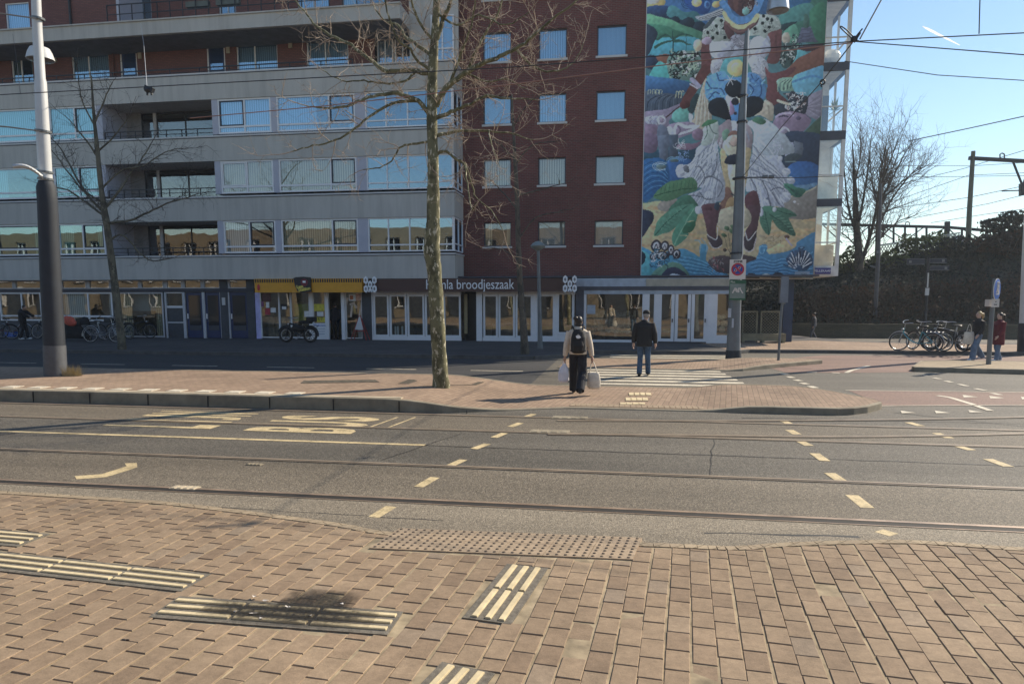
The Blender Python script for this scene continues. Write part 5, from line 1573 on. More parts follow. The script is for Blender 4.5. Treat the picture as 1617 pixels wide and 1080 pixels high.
    # ---- right lower: night sea and taupe beach
    poly(6, [(540, -80), (1350, -60), (1350, 460), (900, 420), (760, 460), (640, 200)], (44, 60, 86)); poly(6, [(560, 130), (760, 90), (790, 250), (640, 240)], (36, 60, 76))
    poly(6, [(780, 50), (915, 50), (925, 220), (790, 270)], (150, 155, 178), False); poly(6, [(920, 30), (1060, 60), (1050, 250), (925, 220)], (88, 98, 114), False); poly(6, [(790, 275), (930, 215), (1050, 260), (960, 330), (800, 350)], (58, 72, 82)); line(6, [(790, 350), (1000, 352)], 14, (96, 118, 124))
    poly(6, [(840, 420), (1050, 340), (1330, 440), (1330, 780), (1100, 760), (900, 730), (850, 540)], (36, 80, 142), g=(48, 98, 150)); line(6, [(950, 740), (1100, 740), (1250, 700)], 60, (90, 128, 156), .6)
    poly(6, [(860, 900), (1050, 860), (1180, 780), (1330, 720), (1330, 1200), (600, 1200)], (126, 120, 114)); line(6, [(1040, 870), (1160, 800), (1260, 740)], 26, (158, 152, 128)); ell(6, 930, 970, 24, 20, (190, 190, 190)); ell(6, 985, 1005, 14, 16, (160, 150, 150))
    poly(6, [(730, 690), (860, 675), (960, 740), (1110, 800), (1020, 900), (920, 890), (820, 800)], (54, 112, 92)); 
    for i in range(6): line(6, [(790 + i * 40, 710 + i * 20), (880 + i * 25, 790 + i * 14), (960 + i * 16, 890)], 9, (34, 78, 70))
    # ---- centre figure below the waist
    poly(0, [(1129, 206), (1140, 196), (1152, 190), (1156, 206), (1150, 214), (1146, 232), (1138, 236), (1132, 222)], (142, 126, 136)); poly(0, [(1166, 190), (1180, 196), (1189, 214), (1186, 240), (1178, 236), (1172, 214), (1164, 206)], (150, 134, 142))
    poly(0, [(1140, 212), (1148, 204), (1152, 210), (1146, 228)], (104, 140, 120)); poly(0, [(1150, 212), (1160, 206), (1172, 214), (1166, 222), (1152, 220)], (120, 84, 76))
    ell(0, 1160, 232, 19, 16, (184, 176, 152)); ell(0, 1158, 222, 11, 9, (192, 162, 148)); line(0, [(1152, 226), (1158, 232), (1166, 228)], 1.0, (120, 100, 90))
    poly(0, [(1137, 240), (1147, 244), (1157, 304), (1166, 340), (1158, 334), (1146, 300)], (164, 144, 106)); poly(0, [(1150, 258), (1174, 258), (1172, 300), (1166, 338), (1154, 296)], (184, 174, 150)); poly(0, [(1174, 240), (1186, 236), (1184, 256), (1176, 300), (1170, 300)], (160, 140, 104))
    poly(0, [(1144, 255), (1150, 246), (1168, 244), (1170, 258), (1158, 261), (1146, 259)], (32, 42, 62))
    poly(0, [(1146, 296), (1158, 308), (1150, 322), (1140, 336), (1134, 340)], (120, 84, 72)); poly(0, [(1152, 312), (1166, 318), (1166, 336), (1144, 336)], (150, 120, 82)); line(0, [(1155, 306), (1166, 312)], 2.4, (40, 56, 66))
    # ---- skirt
    poly(5, [(1060, 80), (1180, -20), (1290, -40), (1320, 200), (1370, 460), (1430, 740), (1390, 950), (1290, 970), (1230, 1080), (1130, 1160), (980, 1090), (870, 930), (850, 870), (960, 820), (1070, 760), (960, 740), (900, 620), (830, 690), (790, 600), (700, 590), (660, 490), (720, 395), (850, 390), (950, 280), (970, 170)], (164, 168, 182))
    poly(3, [(1100, 900), (1300, 800), (1300, 1100), (1060, 1180), (1080, 1000)], (160, 172, 166)); poly(3, [(1060, 890), (1160, 780), (1310, 795), (1180, 860)], (62, 120, 84)); line(3, [(1140, 880), (1150, 980), (1100, 1080)], 14, (80, 110, 96)); line(3, [(1180, 860), (1240, 980), (1300, 1000)], 14, (72, 96, 92))
    ell(5, 730, 490, 72, 98, (176, 176, 194)); poly(5, [(780, 420), (850, 420), (860, 520), (790, 500)], (96, 100, 112))
    for i in range(9): line(5, [(1000 + i * 34, 260 - i * 28), (930 + i * 40, 460 - i * 10), (860 + i * 60, 640 - i * 4)], 15, (112, 118, 134) if i % 2 else (196, 198, 210), .85)
    for q in ([(960, 430), (1040, 440), (1110, 590), (1000, 760)], [(1120, 600), (1230, 580), (1390, 720), (1300, 900)], [(1030, 820), (1100, 920), (1230, 920)], [(880, 880), (960, 880), (1070, 900)], [(1300, 230), (1290, 420), (1230, 560)]): line(5, q, 16, (88, 94, 108))
    ell(5, 1210, 740, 130, 140, (156, 160, 176)); line(5, [(1090, 700), (1130, 610), (1230, 590), (1340, 660)], 14, (96, 100, 114)); ell(5, 1170, 860, 75, 56, (186, 186, 200)); ell(5, 950, 930, 70, 44, (192, 194, 206))
    poly(6, [(290, 60), (320, -60), (480, -60), (620, 160), (780, 430), (870, 510), (820, 580), (930, 620), (910, 690), (740, 690), (860, 840), (850, 940), (770, 970), (760, 1070), (640, 1040), (540, 1090), (400, 1090), (360, 900), (330, 810), (180, 800), (200, 560), (260, 280)], (160, 165, 182))
    poly(4, [(200, 820), (460, 770), (640, 880), (830, 1080), (900, 1300), (340, 1300), (300, 980)], (160, 170, 180)); poly(4, [(270, 800), (360, 740), (490, 800), (420, 860)], (70, 116, 92)); ell(4, 770, 940, 62, 62, (150, 140, 164)); line(4, [(700, 960), (780, 900), (850, 960)], 26, (182, 176, 194))
    for i in range(10): line(6, [(300 - i * 8, 40 + i * 60), (420 + i * 10, 220 + i * 50), (620 + i * 20, 420 + i * 44), (760, 560 + i * 40)], 13, (100, 106, 124) if i % 2 else (190, 194, 206), .85)
    for q in ([(250, 620), (330, 760), (360, 980)], [(430, 640), (500, 800), (560, 1000)], [(560, 800), (640, 760), (760, 760)], [(590, 830), (660, 960), (740, 1060)], [(440, 1000), (520, 920), (560, 1060)]): line(6, q, 18, (88, 94, 112))
    ell(6, 800, 500, 70, 52, (184, 188, 200)); ell(6, 870, 630, 60, 50, (186, 190, 204)); ell(6, 470, 1000, 66, 70, (186, 190, 204)); ell(6, 705, 300, 44, 48, (184, 186, 202)); ell(6, 780, 900, 78, 80, (170, 174, 190))
    scribble(6, 500, 30, 700, 160, 18, [(170, 172, 190)], 10, 90)
    # soft cloth folds inside the skirt and the cloths
    whites = (np.abs(C[..., 0] - C[..., 2]) < 34) & (C.mean(-1) > 128) & (QX > 1066) & (QX < 1256) & (QY > 190) & (QY < 356)
    keep = C.copy()
    for _ in range(190):
        sd = -1 if rs.rand() < .5 else 1
        t0 = rs.uniform(.0, .75); x0 = 1160 + sd * rs.uniform(14, 30); y0 = 205 + rs.uniform(0, 60); sp = rs.uniform(.2, 1.25)
        q = [(x0 + sd * t_ * 78 * sp, y0 + t_ * (125 - 45 * sp) + 5 * math.sin(t_ * 7 + sp * 9)) for t_ in np.linspace(t0, t0 + .45, 6)]
        line(0, q, rs.uniform(1.2, 3.4), [(112, 118, 136), (202, 205, 214), (140, 146, 162), (214, 216, 222)][rs.randint(4)], .5, True, .4)
    C[~whites] = keep[~whites]
    # ---- banana leaves
    poly(5, [(310, 895), (500, 690), (700, 630), (930, 595), (990, 780), (800, 860), (640, 930), (470, 960)], (78, 124, 88)); line(5, [(330, 890), (620, 800), (960, 760)], 16, (48, 88, 62))
    for i in range(9): line(5, [(420 + i * 62, 860 - i * 12), (450 + i * 60, 720 - i * 12)], 9, (54, 100, 72)); 
    poly(5, [(560, 1120), (640, 980), (760, 890), (880, 880), (1010, 1030), (960, 1110)], (62, 112, 90))
    poly(7, [(305, 395), (360, 200), (470, 70), (640, -30), (900, -70), (780, 110), (560, 330), (430, 370)], (76, 132, 108)); line(7, [(320, 385), (520, 170), (800, -40)], 14, (46, 92, 76)); 
    for i in range(7): line(7, [(420 + i * 50, 310 - i * 48), (380 + i * 50, 210 - i * 40)], 8, (112, 160, 132), .7); line(7, [(440 + i * 40, 270 - i * 40), (520 + i * 34, 300 - i * 44)], 8, (50, 98, 82))
    poly(7, [(575, 430), (640, 250), (760, 110), (900, -40), (960, 0), (940, 160), (860, 300), (780, 440), (620, 555)], (70, 132, 106)); line(7, [(610, 530), (740, 270), (900, 0)], 16, (110, 160, 130)); 
    for a in ((900, 190, 800, 190), (830, 360, 740, 350), (800, 400, 700, 390), (920, 210, 830, 200)): line(7, [(a[0], a[1]), (a[2], a[3])], 10, (172, 164, 118))
    poly(7, [(760, 240), (920, 190), (880, 330), (740, 360)], (44, 100, 72)); ell(7, 960, 20, 50, 60, (188, 190, 204))
    poly(8, [(430, -40), (640, -20), (760, -10), (935, 108), (800, 140), (880, 300), (895, 405), (720, 340), (600, 230), (560, 170), (515, 390), (410, 290), (370, 130)], (62, 108, 88))
    for q in ([(450, 40), (480, 200), (510, 380)], [(520, 80), (700, 200), (890, 395)], [(620, 20), (780, 70), (930, 105)]): line(8, q, 12, (36, 74, 62))
    for i in range(6): line(8, [(400 + i * 10, 100 + i * 44), (470, 130 + i * 40)], 8, (40, 82, 68)); line(8, [(600 + i * 44, 110 + i * 40), (700 + i * 36, 90 + i * 44)], 8, (96, 140, 118)); line(8, [(560 + i * 44, 190 + i * 26), (640 + i * 44, 170 + i * 34)], 8, (38, 80, 66))
    ell(8, 395, 50, 34, 60, (176, 182, 196)); ell(8, 590, 10, 34, 34, (176, 182, 196))
    # ---- legs and sandals
    poly(7, [(1250, 40), (1503, -40), (1640, 0), (1760, 180), (1640, 300), (1500, 330), (1360, 330), (1240, 240), (1215, 180)], (162, 152, 128)); 
    poly(7, [(1030, -60), (1290, -60), (1270, 100), (1230, 290), (1240, 440), (1170, 450), (1100, 370), (1050, 140)], (90, 58, 68)); line(7, [(1250, -40), (1240, 200)], 30, (70, 46, 58), .7); poly(5, [(1080, 1080), (1130, 1015), (1200, 1040), (1220, 1110)], (90, 56, 64)); poly(5, [(1250, 1060), (1290, 980), (1340, 1000), (1320, 1110)], (44, 58, 78))
    poly(7, [(1095, 395), (1230, 450), (1270, 380), (1320, 480), (1300, 560), (1220, 585), (1140, 520)], (66, 54, 64)); line(7, [(1095, 380), (1150, 425), (1240, 450), (1250, 280)], 13, (190, 180, 176)); line(7, [(1120, 500), (1180, 570), (1250, 580), (1310, 540)], 14, (176, 166, 166))
    poly(6, [(160, 900), (260, 800), (350, 830), (390, 1000), (390, 1100), (200, 1100)], (88, 52, 62)); poly(8, [(185, -40), (375, -40), (370, 90), (335, 330), (300, 560), (200, 600), (140, 500), (165, 330), (250, 170)], (80, 54, 64))
    poly(8, [(140, 400), (200, 440), (320, 330), (310, 520), (220, 620), (130, 540)], (58, 48, 58)); line(8, [(160, 350), (200, 470), (330, 330)], 13, (186, 176, 174)); line(8, [(125, 480), (150, 600), (220, 625), (280, 590), (320, 440)], 16, (170, 156, 160)); poly(8, [(60, 0), (200, 10), (250, 180), (120, 300), (20, 300)], (160, 150, 126))
    # ---- sea at the bottom
    poly(7, [(80, 600), (230, 605), (320, 660), (560, 620), (750, 590), (880, 650), (985, 710), (985, 560), (1030, 520), (1105, 570), (1085, 760), (1250, 900), (1420, 985), (1500, 1150), (80, 1150)], (58, 126, 158))
    poly(8, [(-40, 980), (150, 820), (330, 710), (370, 560), (480, 530), (500, 660), (760, 640), (900, 560), (950, 480), (1250, 380), (1250, 1150), (-40, 1150)], (60, 120, 160))
    poly(7, [(80, 640), (250, 690), (240, 860), (420, 1000), (80, 1150)], (70, 150, 160))
    for i in range(12): line(7, [(560 + i * 8, 640 + i * 32), (720, 700 + i * 28), (900, 740 + i * 26), (1080, 800 + i * 20), (1250, 920 + i * 12), (1400, 1000 + i * 4)], 9, (36, 88, 134) if i % 2 else (92, 160, 196), .9)
    for i in range(11): line(8, [(200 + i * 10, 760 + i * 26), (400, 720 + i * 28), (560, 780 + i * 22), (740, 740 + i * 24), (900, 800 + i * 20), (1160, 640 + i * 40)], 9, (34, 84, 134) if i % 2 else (96, 162, 204), .8)
    line(8, [(480, 560), (390, 560), (370, 640), (420, 660), (440, 600)], 12, (110, 168, 200)); poly(8, [(470, 610), (560, 570), (740, 480), (870, 570), (700, 645), (580, 630), (520, 670)], (192, 168, 122))
    for q in ([(985, 640), (1000, 540), (970, 470), (920, 460)], [(1080, 640), (1090, 560), (1040, 480), (1000, 440)]): line(7, q, 14, (120, 150, 160))
    poly(7, [(200, 1150), (300, 930), (450, 830), (620, 790), (760, 870), (840, 1150)], (86, 128, 108)); poly(7, [(380, 1150), (470, 920), (600, 862), (720, 905), (810, 1010), (820, 1150)], (44, 48, 74)); poly(7, [(470, 1150), (540, 985), (620, 962), (720, 985), (800, 1040), (800, 1150)], (164, 166, 178))
    poly(7, [(200, 1150), (240, 1000), (310, 970), (390, 1000), (420, 1150)], (34, 52, 58)); poly(7, [(80, 640), (150, 640), (185, 710), (160, 800), (80, 840)], (34, 46, 66)); poly(7, [(980, 1150), (1000, 1005), (1080, 985), (1200, 1010), (1240, 1150)], (40, 56, 76))
    poly(8, [(160, 1150), (180, 980), (250, 955), (360, 1000), (380, 1150)], (36, 42, 58)); poly(8, [(520, 1150), (560, 985), (640, 935), (740, 990), (760, 1150)], (36, 42, 60)); poly(8, [(370, 1010), (450, 965), (540, 1000), (500, 1100)], (176, 172, 160))
    poly(7, [(1110, 800), (1190, 715), (1300, 690), (1440, 720), (1480, 940), (1300, 945), (1200, 900)], (76, 60, 66)); poly(8, [(-20, 690), (140, 680), (330, 730), (200, 800), (-20, 900)], (72, 56, 62)); scribble(7, 1130, 720, 1330, 900, 40, [(140, 130, 128), (50, 42, 50), (150, 70, 74)], 9, 30)
    # shells, corals and the small plant
    for x, y, rx, ry in ((340, 550, 78, 95), (470, 550, 66, 78), (560, 610, 46, 82), (430, 690, 110, 62), (300, 700, 60, 60), (640, 670, 66, 72)):
        ell(7, x, y, rx, ry, (52, 46, 58)); ell(7, x, y, rx * .6, ry * .66, (188, 180, 184)); line(7, [(x - rx * .3, y + ry * .4), (x, y - ry * .3), (x + rx * .3, y + ry * .4)], 12, (56, 50, 60))
    ell(7, 640, 685, 26, 26, (26, 40, 60)); scribble(7, 260, 620, 520, 860, 44, [(32, 46, 58), (196, 204, 206), (40, 100, 130)], 13, 60)
    poly(8, [(770, 770), (830, 650), (960, 600), (1100, 640), (1160, 740), (1120, 840), (1040, 920), (880, 900)], (46, 74, 106)); 
    for i in range(34): 
        a = -2.9 + i * 2.6 / 33; x, y = 960, 900; r0, r1 = rs.uniform(60, 120), rs.uniform(170, 310)
        line(8, [(x + r0 * math.cos(a), y + r0 * math.sin(a)), (x + r1 * math.cos(a) * .8, y + r1 * math.sin(a))], 15, [(30, 42, 66), (200, 206, 212), (34, 50, 80)][i % 3])
    ell(8, 985, 580, 50, 24, (40, 62, 92)); ell(8, 985, 578, 26, 11, (88, 136, 168))
    for q in ([(1430, 700), (1440, 560), (1410, 360)], [(1430, 640), (1380, 520), (1350, 400)], [(1440, 560), (1480, 460), (1490, 300)]): line(7, q, 9, (92, 80, 62))
    for x, y in ((1350, 390), (1390, 290), (1480, 270), (1460, 330)): ell(7, x, y, 42, 30, (70, 98, 70), 1, .5)
    ell(7, 1360, 610, 32, 26, (70, 56, 50)); scribble(8, 460, 420, 680, 520, 16, [(130, 100, 78)], 6, 50); ell(8, 775, 420, 44, 26, (96, 66, 58)); line(8, [(770, 450), (850, 540)], 22, (150, 140, 170))
    # paint mottling
    mot = np.zeros_like(PX)
    for k in range(60):
        a, b, p = rs.uniform(-.9, .9), rs.uniform(-.9, .9), rs.uniform(0, 6); mot += np.sin(PX * a + PY * b + p)
    C *= (1 + mot / 60 ** .5 * .05)[..., None]
    lum = C.mean(-1, keepdims=True); C = (lum + (C - lum) * .74 - 105) * 1.12 + 112 + np.array([3., 1., -3.])
    c = np.clip(C, 0, 255) / 255
    lin = np.where(c < .04045, c / 12.92, ((c + .055) / 1.055) ** 2.4)
    lin = np.clip(lin * 1.5, 0, .85)
    me = bpy.data.meshes.new('mural')
    vs = np.stack([XX, np.full_like(XX, YM), ZZ], -1).reshape(-1, 3)
    ii = np.arange(nz * nx).reshape(nz, nx)
    fs = np.stack([ii[:-1, :-1], ii[:-1, 1:], ii[1:, 1:], ii[1:, :-1]], -1).reshape(-1, 4)
    me.from_pydata(vs.tolist(), [], fs.tolist())
    at = me.color_attributes.new('paint', 'FLOAT_COLOR', 'POINT')
    at.data.foreach_set('color', np.concatenate([lin.reshape(-1, 3), np.ones((nz * nx, 1))], 1).astype(np.float32).ravel())
    m, nt, b = nodes('mural paint')
    b.inputs['Roughness'].default_value = .8
    a = N(nt, 'ShaderNodeAttribute', attribute_name='paint'); L(nt, a.outputs['Color'], b.inputs['Base Color'])
    me.materials.append(m)
    o = bpy.data.objects.new('mural', me); COL.objects.link(o); o.parent = T
    mb = MB(); mb.box(XM0 - .03, XM0, YM - .02, YM + .3, zlo, zhi); mb.box(XM0, XM1, YM - .02, YM + .1, zlo - .05, zlo); mb.build('mural_edge_strip', M_coping, o)
    mb = MB(); mb.face([(XM0, YM, zhi), (XM1, YM, zhi), (XM1, YM, 22), (XM0, YM, 22)]); mb.build('end_wall', mat('blue wall paint', (.08, .18, .36), .8), T)
paint_mural()
# ================================================================== trees
def barkmat(name, base, dark, pale, sc_=7.0, palef=0.72):
    m, nt, b = nodes(name)
    b.inputs['Roughness'].default_value = .9
    co = geoco(nt)
    mp = N(nt, 'ShaderNodeMapping'); mp.inputs['Scale'].default_value = (1, 1, .55); L(nt, co, mp.inputs[0])
    n1 = noise(nt, mp.outputs[0], sc_, 4, .6); n2 = noise(nt, mp.outputs[0], sc_ * 2.3, 4, .6)
    c = mixc(nt, ramp(nt, n1, [(.42, (0,) * 3), (.52, (1,) * 3)]), dark, base)
    c = mixc(nt, ramp(nt, n2, [(palef - .14, (0,) * 3), (palef - .08, (1,) * 3)]), c, pale)
    L(nt, c, b.inputs['Base Color'])
    bump(nt, n1, b, .5, .02)
    return m
M_plane = barkmat('plane tree bark', (.165, .155, .082), (.08, .076, .038), (.50, .46, .34), 6.0, .71)
M_twig = mat('pale twig', (.36, .28, .21), .8, var=.3, vs=3)
M_bark2 = barkmat('grey bark', (.15, .13, .09), (.08, .07, .05), (.2, .18, .12), 5)
M_bark3 = barkmat('dark bark', (.10, .085, .065), (.05, .045, .038), (.14, .12, .09), 5)
M_twig2 = mat('dark twig', (.085, .07, .06), .9, var=.3, vs=3)

def rpx(px, py, Y, w): return (P(px + w / 2, py, Y) - P(px - w / 2, py, Y)).length / 2

def grow(mb, p, d, ln, r, lvl, rg, up=0.25, seg=5, wig=.35, kids=4):
    pts = [p]; d = d.normalized(); dirs = [d]
    for i in range(seg):
        d = (d + Vector((rg.uniform(-1, 1), rg.uniform(-1, 1), rg.uniform(-1, 1) + up * .6)) * wig * .5).normalized()
        pts.append(pts[-1] + d * ln / seg); dirs.append(d)
    mb.tube(pts, [r * (1 - .65 * i / seg) for i in range(seg + 1)], 5 if lvl > 0 and r > .012 else 4, cap=False)
    if lvl > 0:
        for k in range(kids):
            i = rg.randint(1, seg)
            o = dirs[i].orthogonal().normalized()
            o = Matrix.Rotation(rg.uniform(0, 6.28), 3, dirs[i]) @ o
            grow(mb, pts[i], (dirs[i] * .55 + o * rg.uniform(.5, 1) + Vector((0, 0, up * rg.uniform(-.5, 1.2)))).normalized(), ln * rg.uniform(.4, .75), max(.0035, r * .5), lvl - 1, rg, up, max(3, seg - 1), wig, max(2, kids - 1))

def limb_tree(label, cat, Y, trunk, limbs, mt, mtw, seed, twl=.8, lvl=2, kids=3, density=1.0, up=.25, twr=.011, group=None, depth=.55, ztop=None, base=None):
    rg = random.Random(seed)
    t = thing('plane_tree' if 'plane' in label else 'bare_tree', label, cat, group=group)
    mb = MB(); cr = MB()
    pts = [P(x, y, Y) for x, y, w in trunk]; rr = [rpx(x, y, Y, w) for x, y, w in trunk]
    pts[0].z = base if base is not None else 0.0
    pp = smooth_line([(*p, r) for p, r in zip(pts, rr)], 4)
    mb.tube([Vector(p[:3]) for p in pp], [p[3] * (1 + .05 * math.sin(i * 2.1)) for i, p in enumerate(pp)], 16)
    for li, (q, w0, w1) in enumerate(limbs):
        n = len(q); sgn = rg.choice((-1, 1)); dep = depth * rg.uniform(.3, 1.3) * sgn
        raw = []
        for i, (x, y) in enumerate(q):
            f_ = i / (n - 1)
            v = P(x, y, Y + dep * f_ * (1.5 if f_ > .3 else 1)); raw.append((*v, rpx(x, y, Y, w0 + (w1 - w0) * f_)))
        s_ = smooth_line(raw, 4)
        V = [Vector(a[:3]) + Vector((rg.uniform(-1, 1), rg.uniform(-1, 1), rg.uniform(-1, 1))) * .015 for a in s_]
        V[0] = Vector(s_[0][:3])
        mb.tube(V, [a[3] for a in s_], 8)
        tot = sum((b - a).length for a, b in zip(V, V[1:]))
        cnt = max(3, int(tot * 3.4 * density))
        for k in range(cnt):
            i = min(len(V) - 2, max(1, int((k + rg.random()) / cnt * (len(V) - 1))))
            d0 = (V[i + 1] - V[i]).normalized(); o = Matrix.Rotation(rg.uniform(0, 6.28), 3, d0) @ d0.orthogonal().normalized()
            grow(cr, V[i], (d0 * .5 + o + Vector((0, 0, up * 1.2))).normalized(), twl * rg.uniform(.5, 1.25), max(.006, min(twr, s_[i][3] * .55)), lvl, rg, up, 5, .5, kids)
        grow(cr, V[-1], (V[-1] - V[-2]).normalized(), twl * 1.1, max(.006, s_[-1][3] * .9), lvl, rg, up, 5, .45, kids)
    mb.build('trunk', mt, t, True); cr.build('crown', mtw, t, 'all')
    return t

YT = G(697, 609, zisl(-4.5))[1]
limb_tree('tall mottled plane tree, bare in winter, standing on the brick island in full sun', 'tree', YT,
    [(697, 609, 27), (694, 570, 23), (690, 500, 23), (686, 430, 22), (682, 398, 25), (684, 350, 21), (684, 260, 17), (682, 190, 16), (683, 120, 15), (687, 50, 12), (690, -10, 10), (690, -90, 8), (694, -170, 5)],
    [([(681, 118), (650, 112), (612, 113), (585, 95), (555, 72), (530, 60), (500, 42), (480, 18), (462, -5)], 8, 2),
     ([(679, 180), (660, 160), (628, 148), (590, 152), (555, 165), (520, 172), (490, 168)], 8, 2),
     ([(660, 160), (620, 164), (590, 180), (560, 203), (530, 222), (495, 230), (462, 240)], 5, 1.6),
     ([(678, 224), (650, 228), (632, 233), (622, 250), (600, 265), (575, 268)], 4, 1.5),
     ([(684, 92), (660, 72), (640, 58), (628, 40), (605, 32), (590, 10)], 6, 2),
     ([(682, 112), (660, 98), (648, 78), (628, 62), (612, 20), (604, -30)], 5, 2),
     ([(655, 112), (640, 128), (605, 132), (575, 128), (540, 128), (510, 112)], 4, 1.4),
     ([(686, 66), (662, 34), (650, 5), (640, -40)], 5, 2),
     ([(688, 168), (700, 146), (718, 128), (738, 114), (762, 100), (790, 90), (815, 78), (842, 58), (872, 30), (905, 6), (930, -14)], 10, 2),
     ([(687, 187), (712, 177), (735, 168), (768, 152), (800, 156), (850, 158)], 7, 1.6),
     ([(688, 216), (705, 211), (735, 207), (775, 208), (810, 212), (842, 222)], 6, 1.6),
     ([(690, 244), (702, 238), (718, 250), (734, 260), (745, 290), (752, 312), (775, 332), (796, 366)], 5, 1.3),
     ([(733, 258), (738, 290), (744, 330), (752, 320)], 3, 1.2),
     ([(690, 62), (698, 35), (706, 16), (716, -6), (728, -50)], 8, 3),
     ([(738, 114), (752, 80), (772, 45), (790, 10), (806, -40)], 5, 2),
     ([(712, 130), (728, 84), (745, 40), (752, -10)], 5, 2),
     ([(815, 78), (845, 108), (882, 112), (906, 98), (922, 70)], 4, 1.3),
     ([(690, 20), (720, 40), (755, 25), (800, 40), (835, 20)], 4, 1.4),
     ([(690, -20), (650, -50), (600, -70)], 5, 2), ([(691, -40), (730, -80), (780, -110)], 5, 2),
     ([(735, 115), (770, 130), (800, 126), (830, 140)], 3.4, 1.2), ([(772, 208), (778, 235), (790, 262)], 2.6, 1)],
    M_plane, M_twig, 11, .62, 2, 4, 1.25, .1, .010, base=.15)
YL = 23.6
limb_tree('slender bare tree on the far pavement, between the tall lamp post and the store entrance', 'tree', YL,
    [(193, 553, 12), (190, 520, 10), (180, 440, 10), (172, 380, 9), (167, 345, 9), (160, 300, 7), (154, 240, 6), (148, 180, 4), (144, 120, 2)],
    [([(168, 345), (150, 330), (125, 312), (105, 300), (85, 296)], 4, 1.4), ([(166, 338), (140, 310), (120, 280), (105, 250), (88, 225)], 4, 1.4), ([(165, 330), (190, 300), (205, 275), (225, 250), (240, 225)], 4, 1.4),
     ([(170, 352), (205, 348), (235, 335), (262, 322), (295, 312), (312, 306)], 4, 1.2), ([(172, 380), (195, 372), (225, 404), (245, 412), (270, 408)], 3, 1.1), ([(156, 250), (130, 215), (110, 190)], 3, 1.2), ([(154, 240), (180, 215), (200, 190)], 3, 1.2),
     ([(160, 300), (190, 270), (225, 262), (262, 240), (285, 235)], 3, 1.1), ([(150, 200), (130, 160), (125, 130)], 2.4, 1), ([(150, 195), (168, 150), (178, 130)], 2.4, 1), ([(164, 320), (130, 300), (100, 262), (84, 240)], 3, 1.1)],
    M_bark2, M_twig2, 5, .85, 2, 4, 1.3, .3, .011, base=.1)
limb_tree('thin shaded tree in front of the brown sandwich shop fascia', 'tree', 23.9,
    [(829, 560, 14), (826, 510, 11), (821, 440, 9), (818, 370, 8), (816, 300, 7), (812, 230, 5), (808, 150, 3)],
    [([(818, 380), (845, 345), (880, 335), (905, 330)], 3, 1), ([(817, 330), (790, 300), (775, 285)], 3, 1), ([(816, 310), (850, 300), (890, 290)], 3, 1), ([(814, 260), (840, 230), (885, 222)], 2.6, 1), ([(812, 250), (785, 225), (760, 215)], 2.6, 1), ([(820, 410), (795, 395), (770, 390)], 2.4, 1), ([(811, 200), (830, 170), (850, 150)], 2.2, 1)],
    M_bark3, M_twig2, 8, .7, 1, 3, .5, .3, .009, base=.1)
YF = 47.0
def embz(x):   # crest height of the embankment along the picture
    pts = [(-30, 3.8), (F(1180, 440, YF)[0], 3.4), (F(1340, 415, YF)[0], F(1340, 415, YF)[1]), (F(1400, 407, YF)[0], F(1400, 407, YF)[1]), (F(1470, 398, YF)[0], F(1470, 398, YF)[1]), (F(1530, 386, YF)[0], F(1530, 386, YF)[1]), (F(1565, 374, YF)[0], F(1565, 374, YF)[1]), (F(1617, 366, YF)[0], F(1617, 366, YF)[1]), (90, F(1700, 360, YF)[1])]
    for (a, b), (c, d) in zip(pts, pts[1:]):
        if x <= c: return b + (d - b) * max(0, (x - a) / (c - a))
    return pts[-1][1]
limb_tree('bigger twin trunked bare tree at the embankment, next to the mural balconies', 'tree', 46.0,
    [(1357, 500, 17), (1357, 450, 15), (1356, 400, 13), (1352, 350, 10), (1350, 300, 7), (1348, 260, 3.5), (1346, 225, 1.5)],
    [([(1358, 420), (1375, 370), (1385, 320), (1392, 270), (1400, 220)], 7, 1.2), ([(1354, 360), (1362, 320), (1370, 270), (1376, 215)], 5, 1), ([(1355, 380), (1340, 330), (1334, 280), (1330, 225)], 5, 1), ([(1384, 330), (1405, 290), (1425, 250), (1440, 225)], 4, 1),
     ([(1384, 322), (1410, 300), (1440, 275), (1462, 262)], 4, 1), ([(1352, 345), (1335, 345), (1325, 325), (1318, 300)], 3, 1), ([(1357, 395), (1335, 372), (1318, 362)], 3, 1), ([(1388, 300), (1400, 270), (1420, 215)], 3, 1), ([(1350, 290), (1358, 250), (1360, 200)], 3, 1), ([(1380, 345), (1410, 330), (1445, 318)], 3, 1), ([(1376, 370), (1400, 360), (1425, 350)], 2.6, 1)],
    M_bark3, M_twig2, 21, 1.7, 2, 4, 1.3, .6, .026, base=2.0, depth=1.6)
limb_tree('second bare tree of the embankment, slimmer, behind the thin grey pole', 'tree', 49.0,
    [(1384, 470, 10), (1386, 400, 9), (1387, 350, 7), (1392, 300, 5), (1400, 240, 2.5)],
    [([(1387, 360), (1405, 320), (1430, 285), (1452, 262)], 4, 1), ([(1388, 340), (1378, 290), (1372, 240)], 3, 1), ([(1392, 300), (1412, 262), (1420, 232)], 3, 1), ([(1387, 380), (1415, 352), (1440, 342)], 3, 1)],
    M_bark3, M_twig2, 22, 1.7, 2, 4, 1.3, .55, .026, base=2.5, depth=1.6)

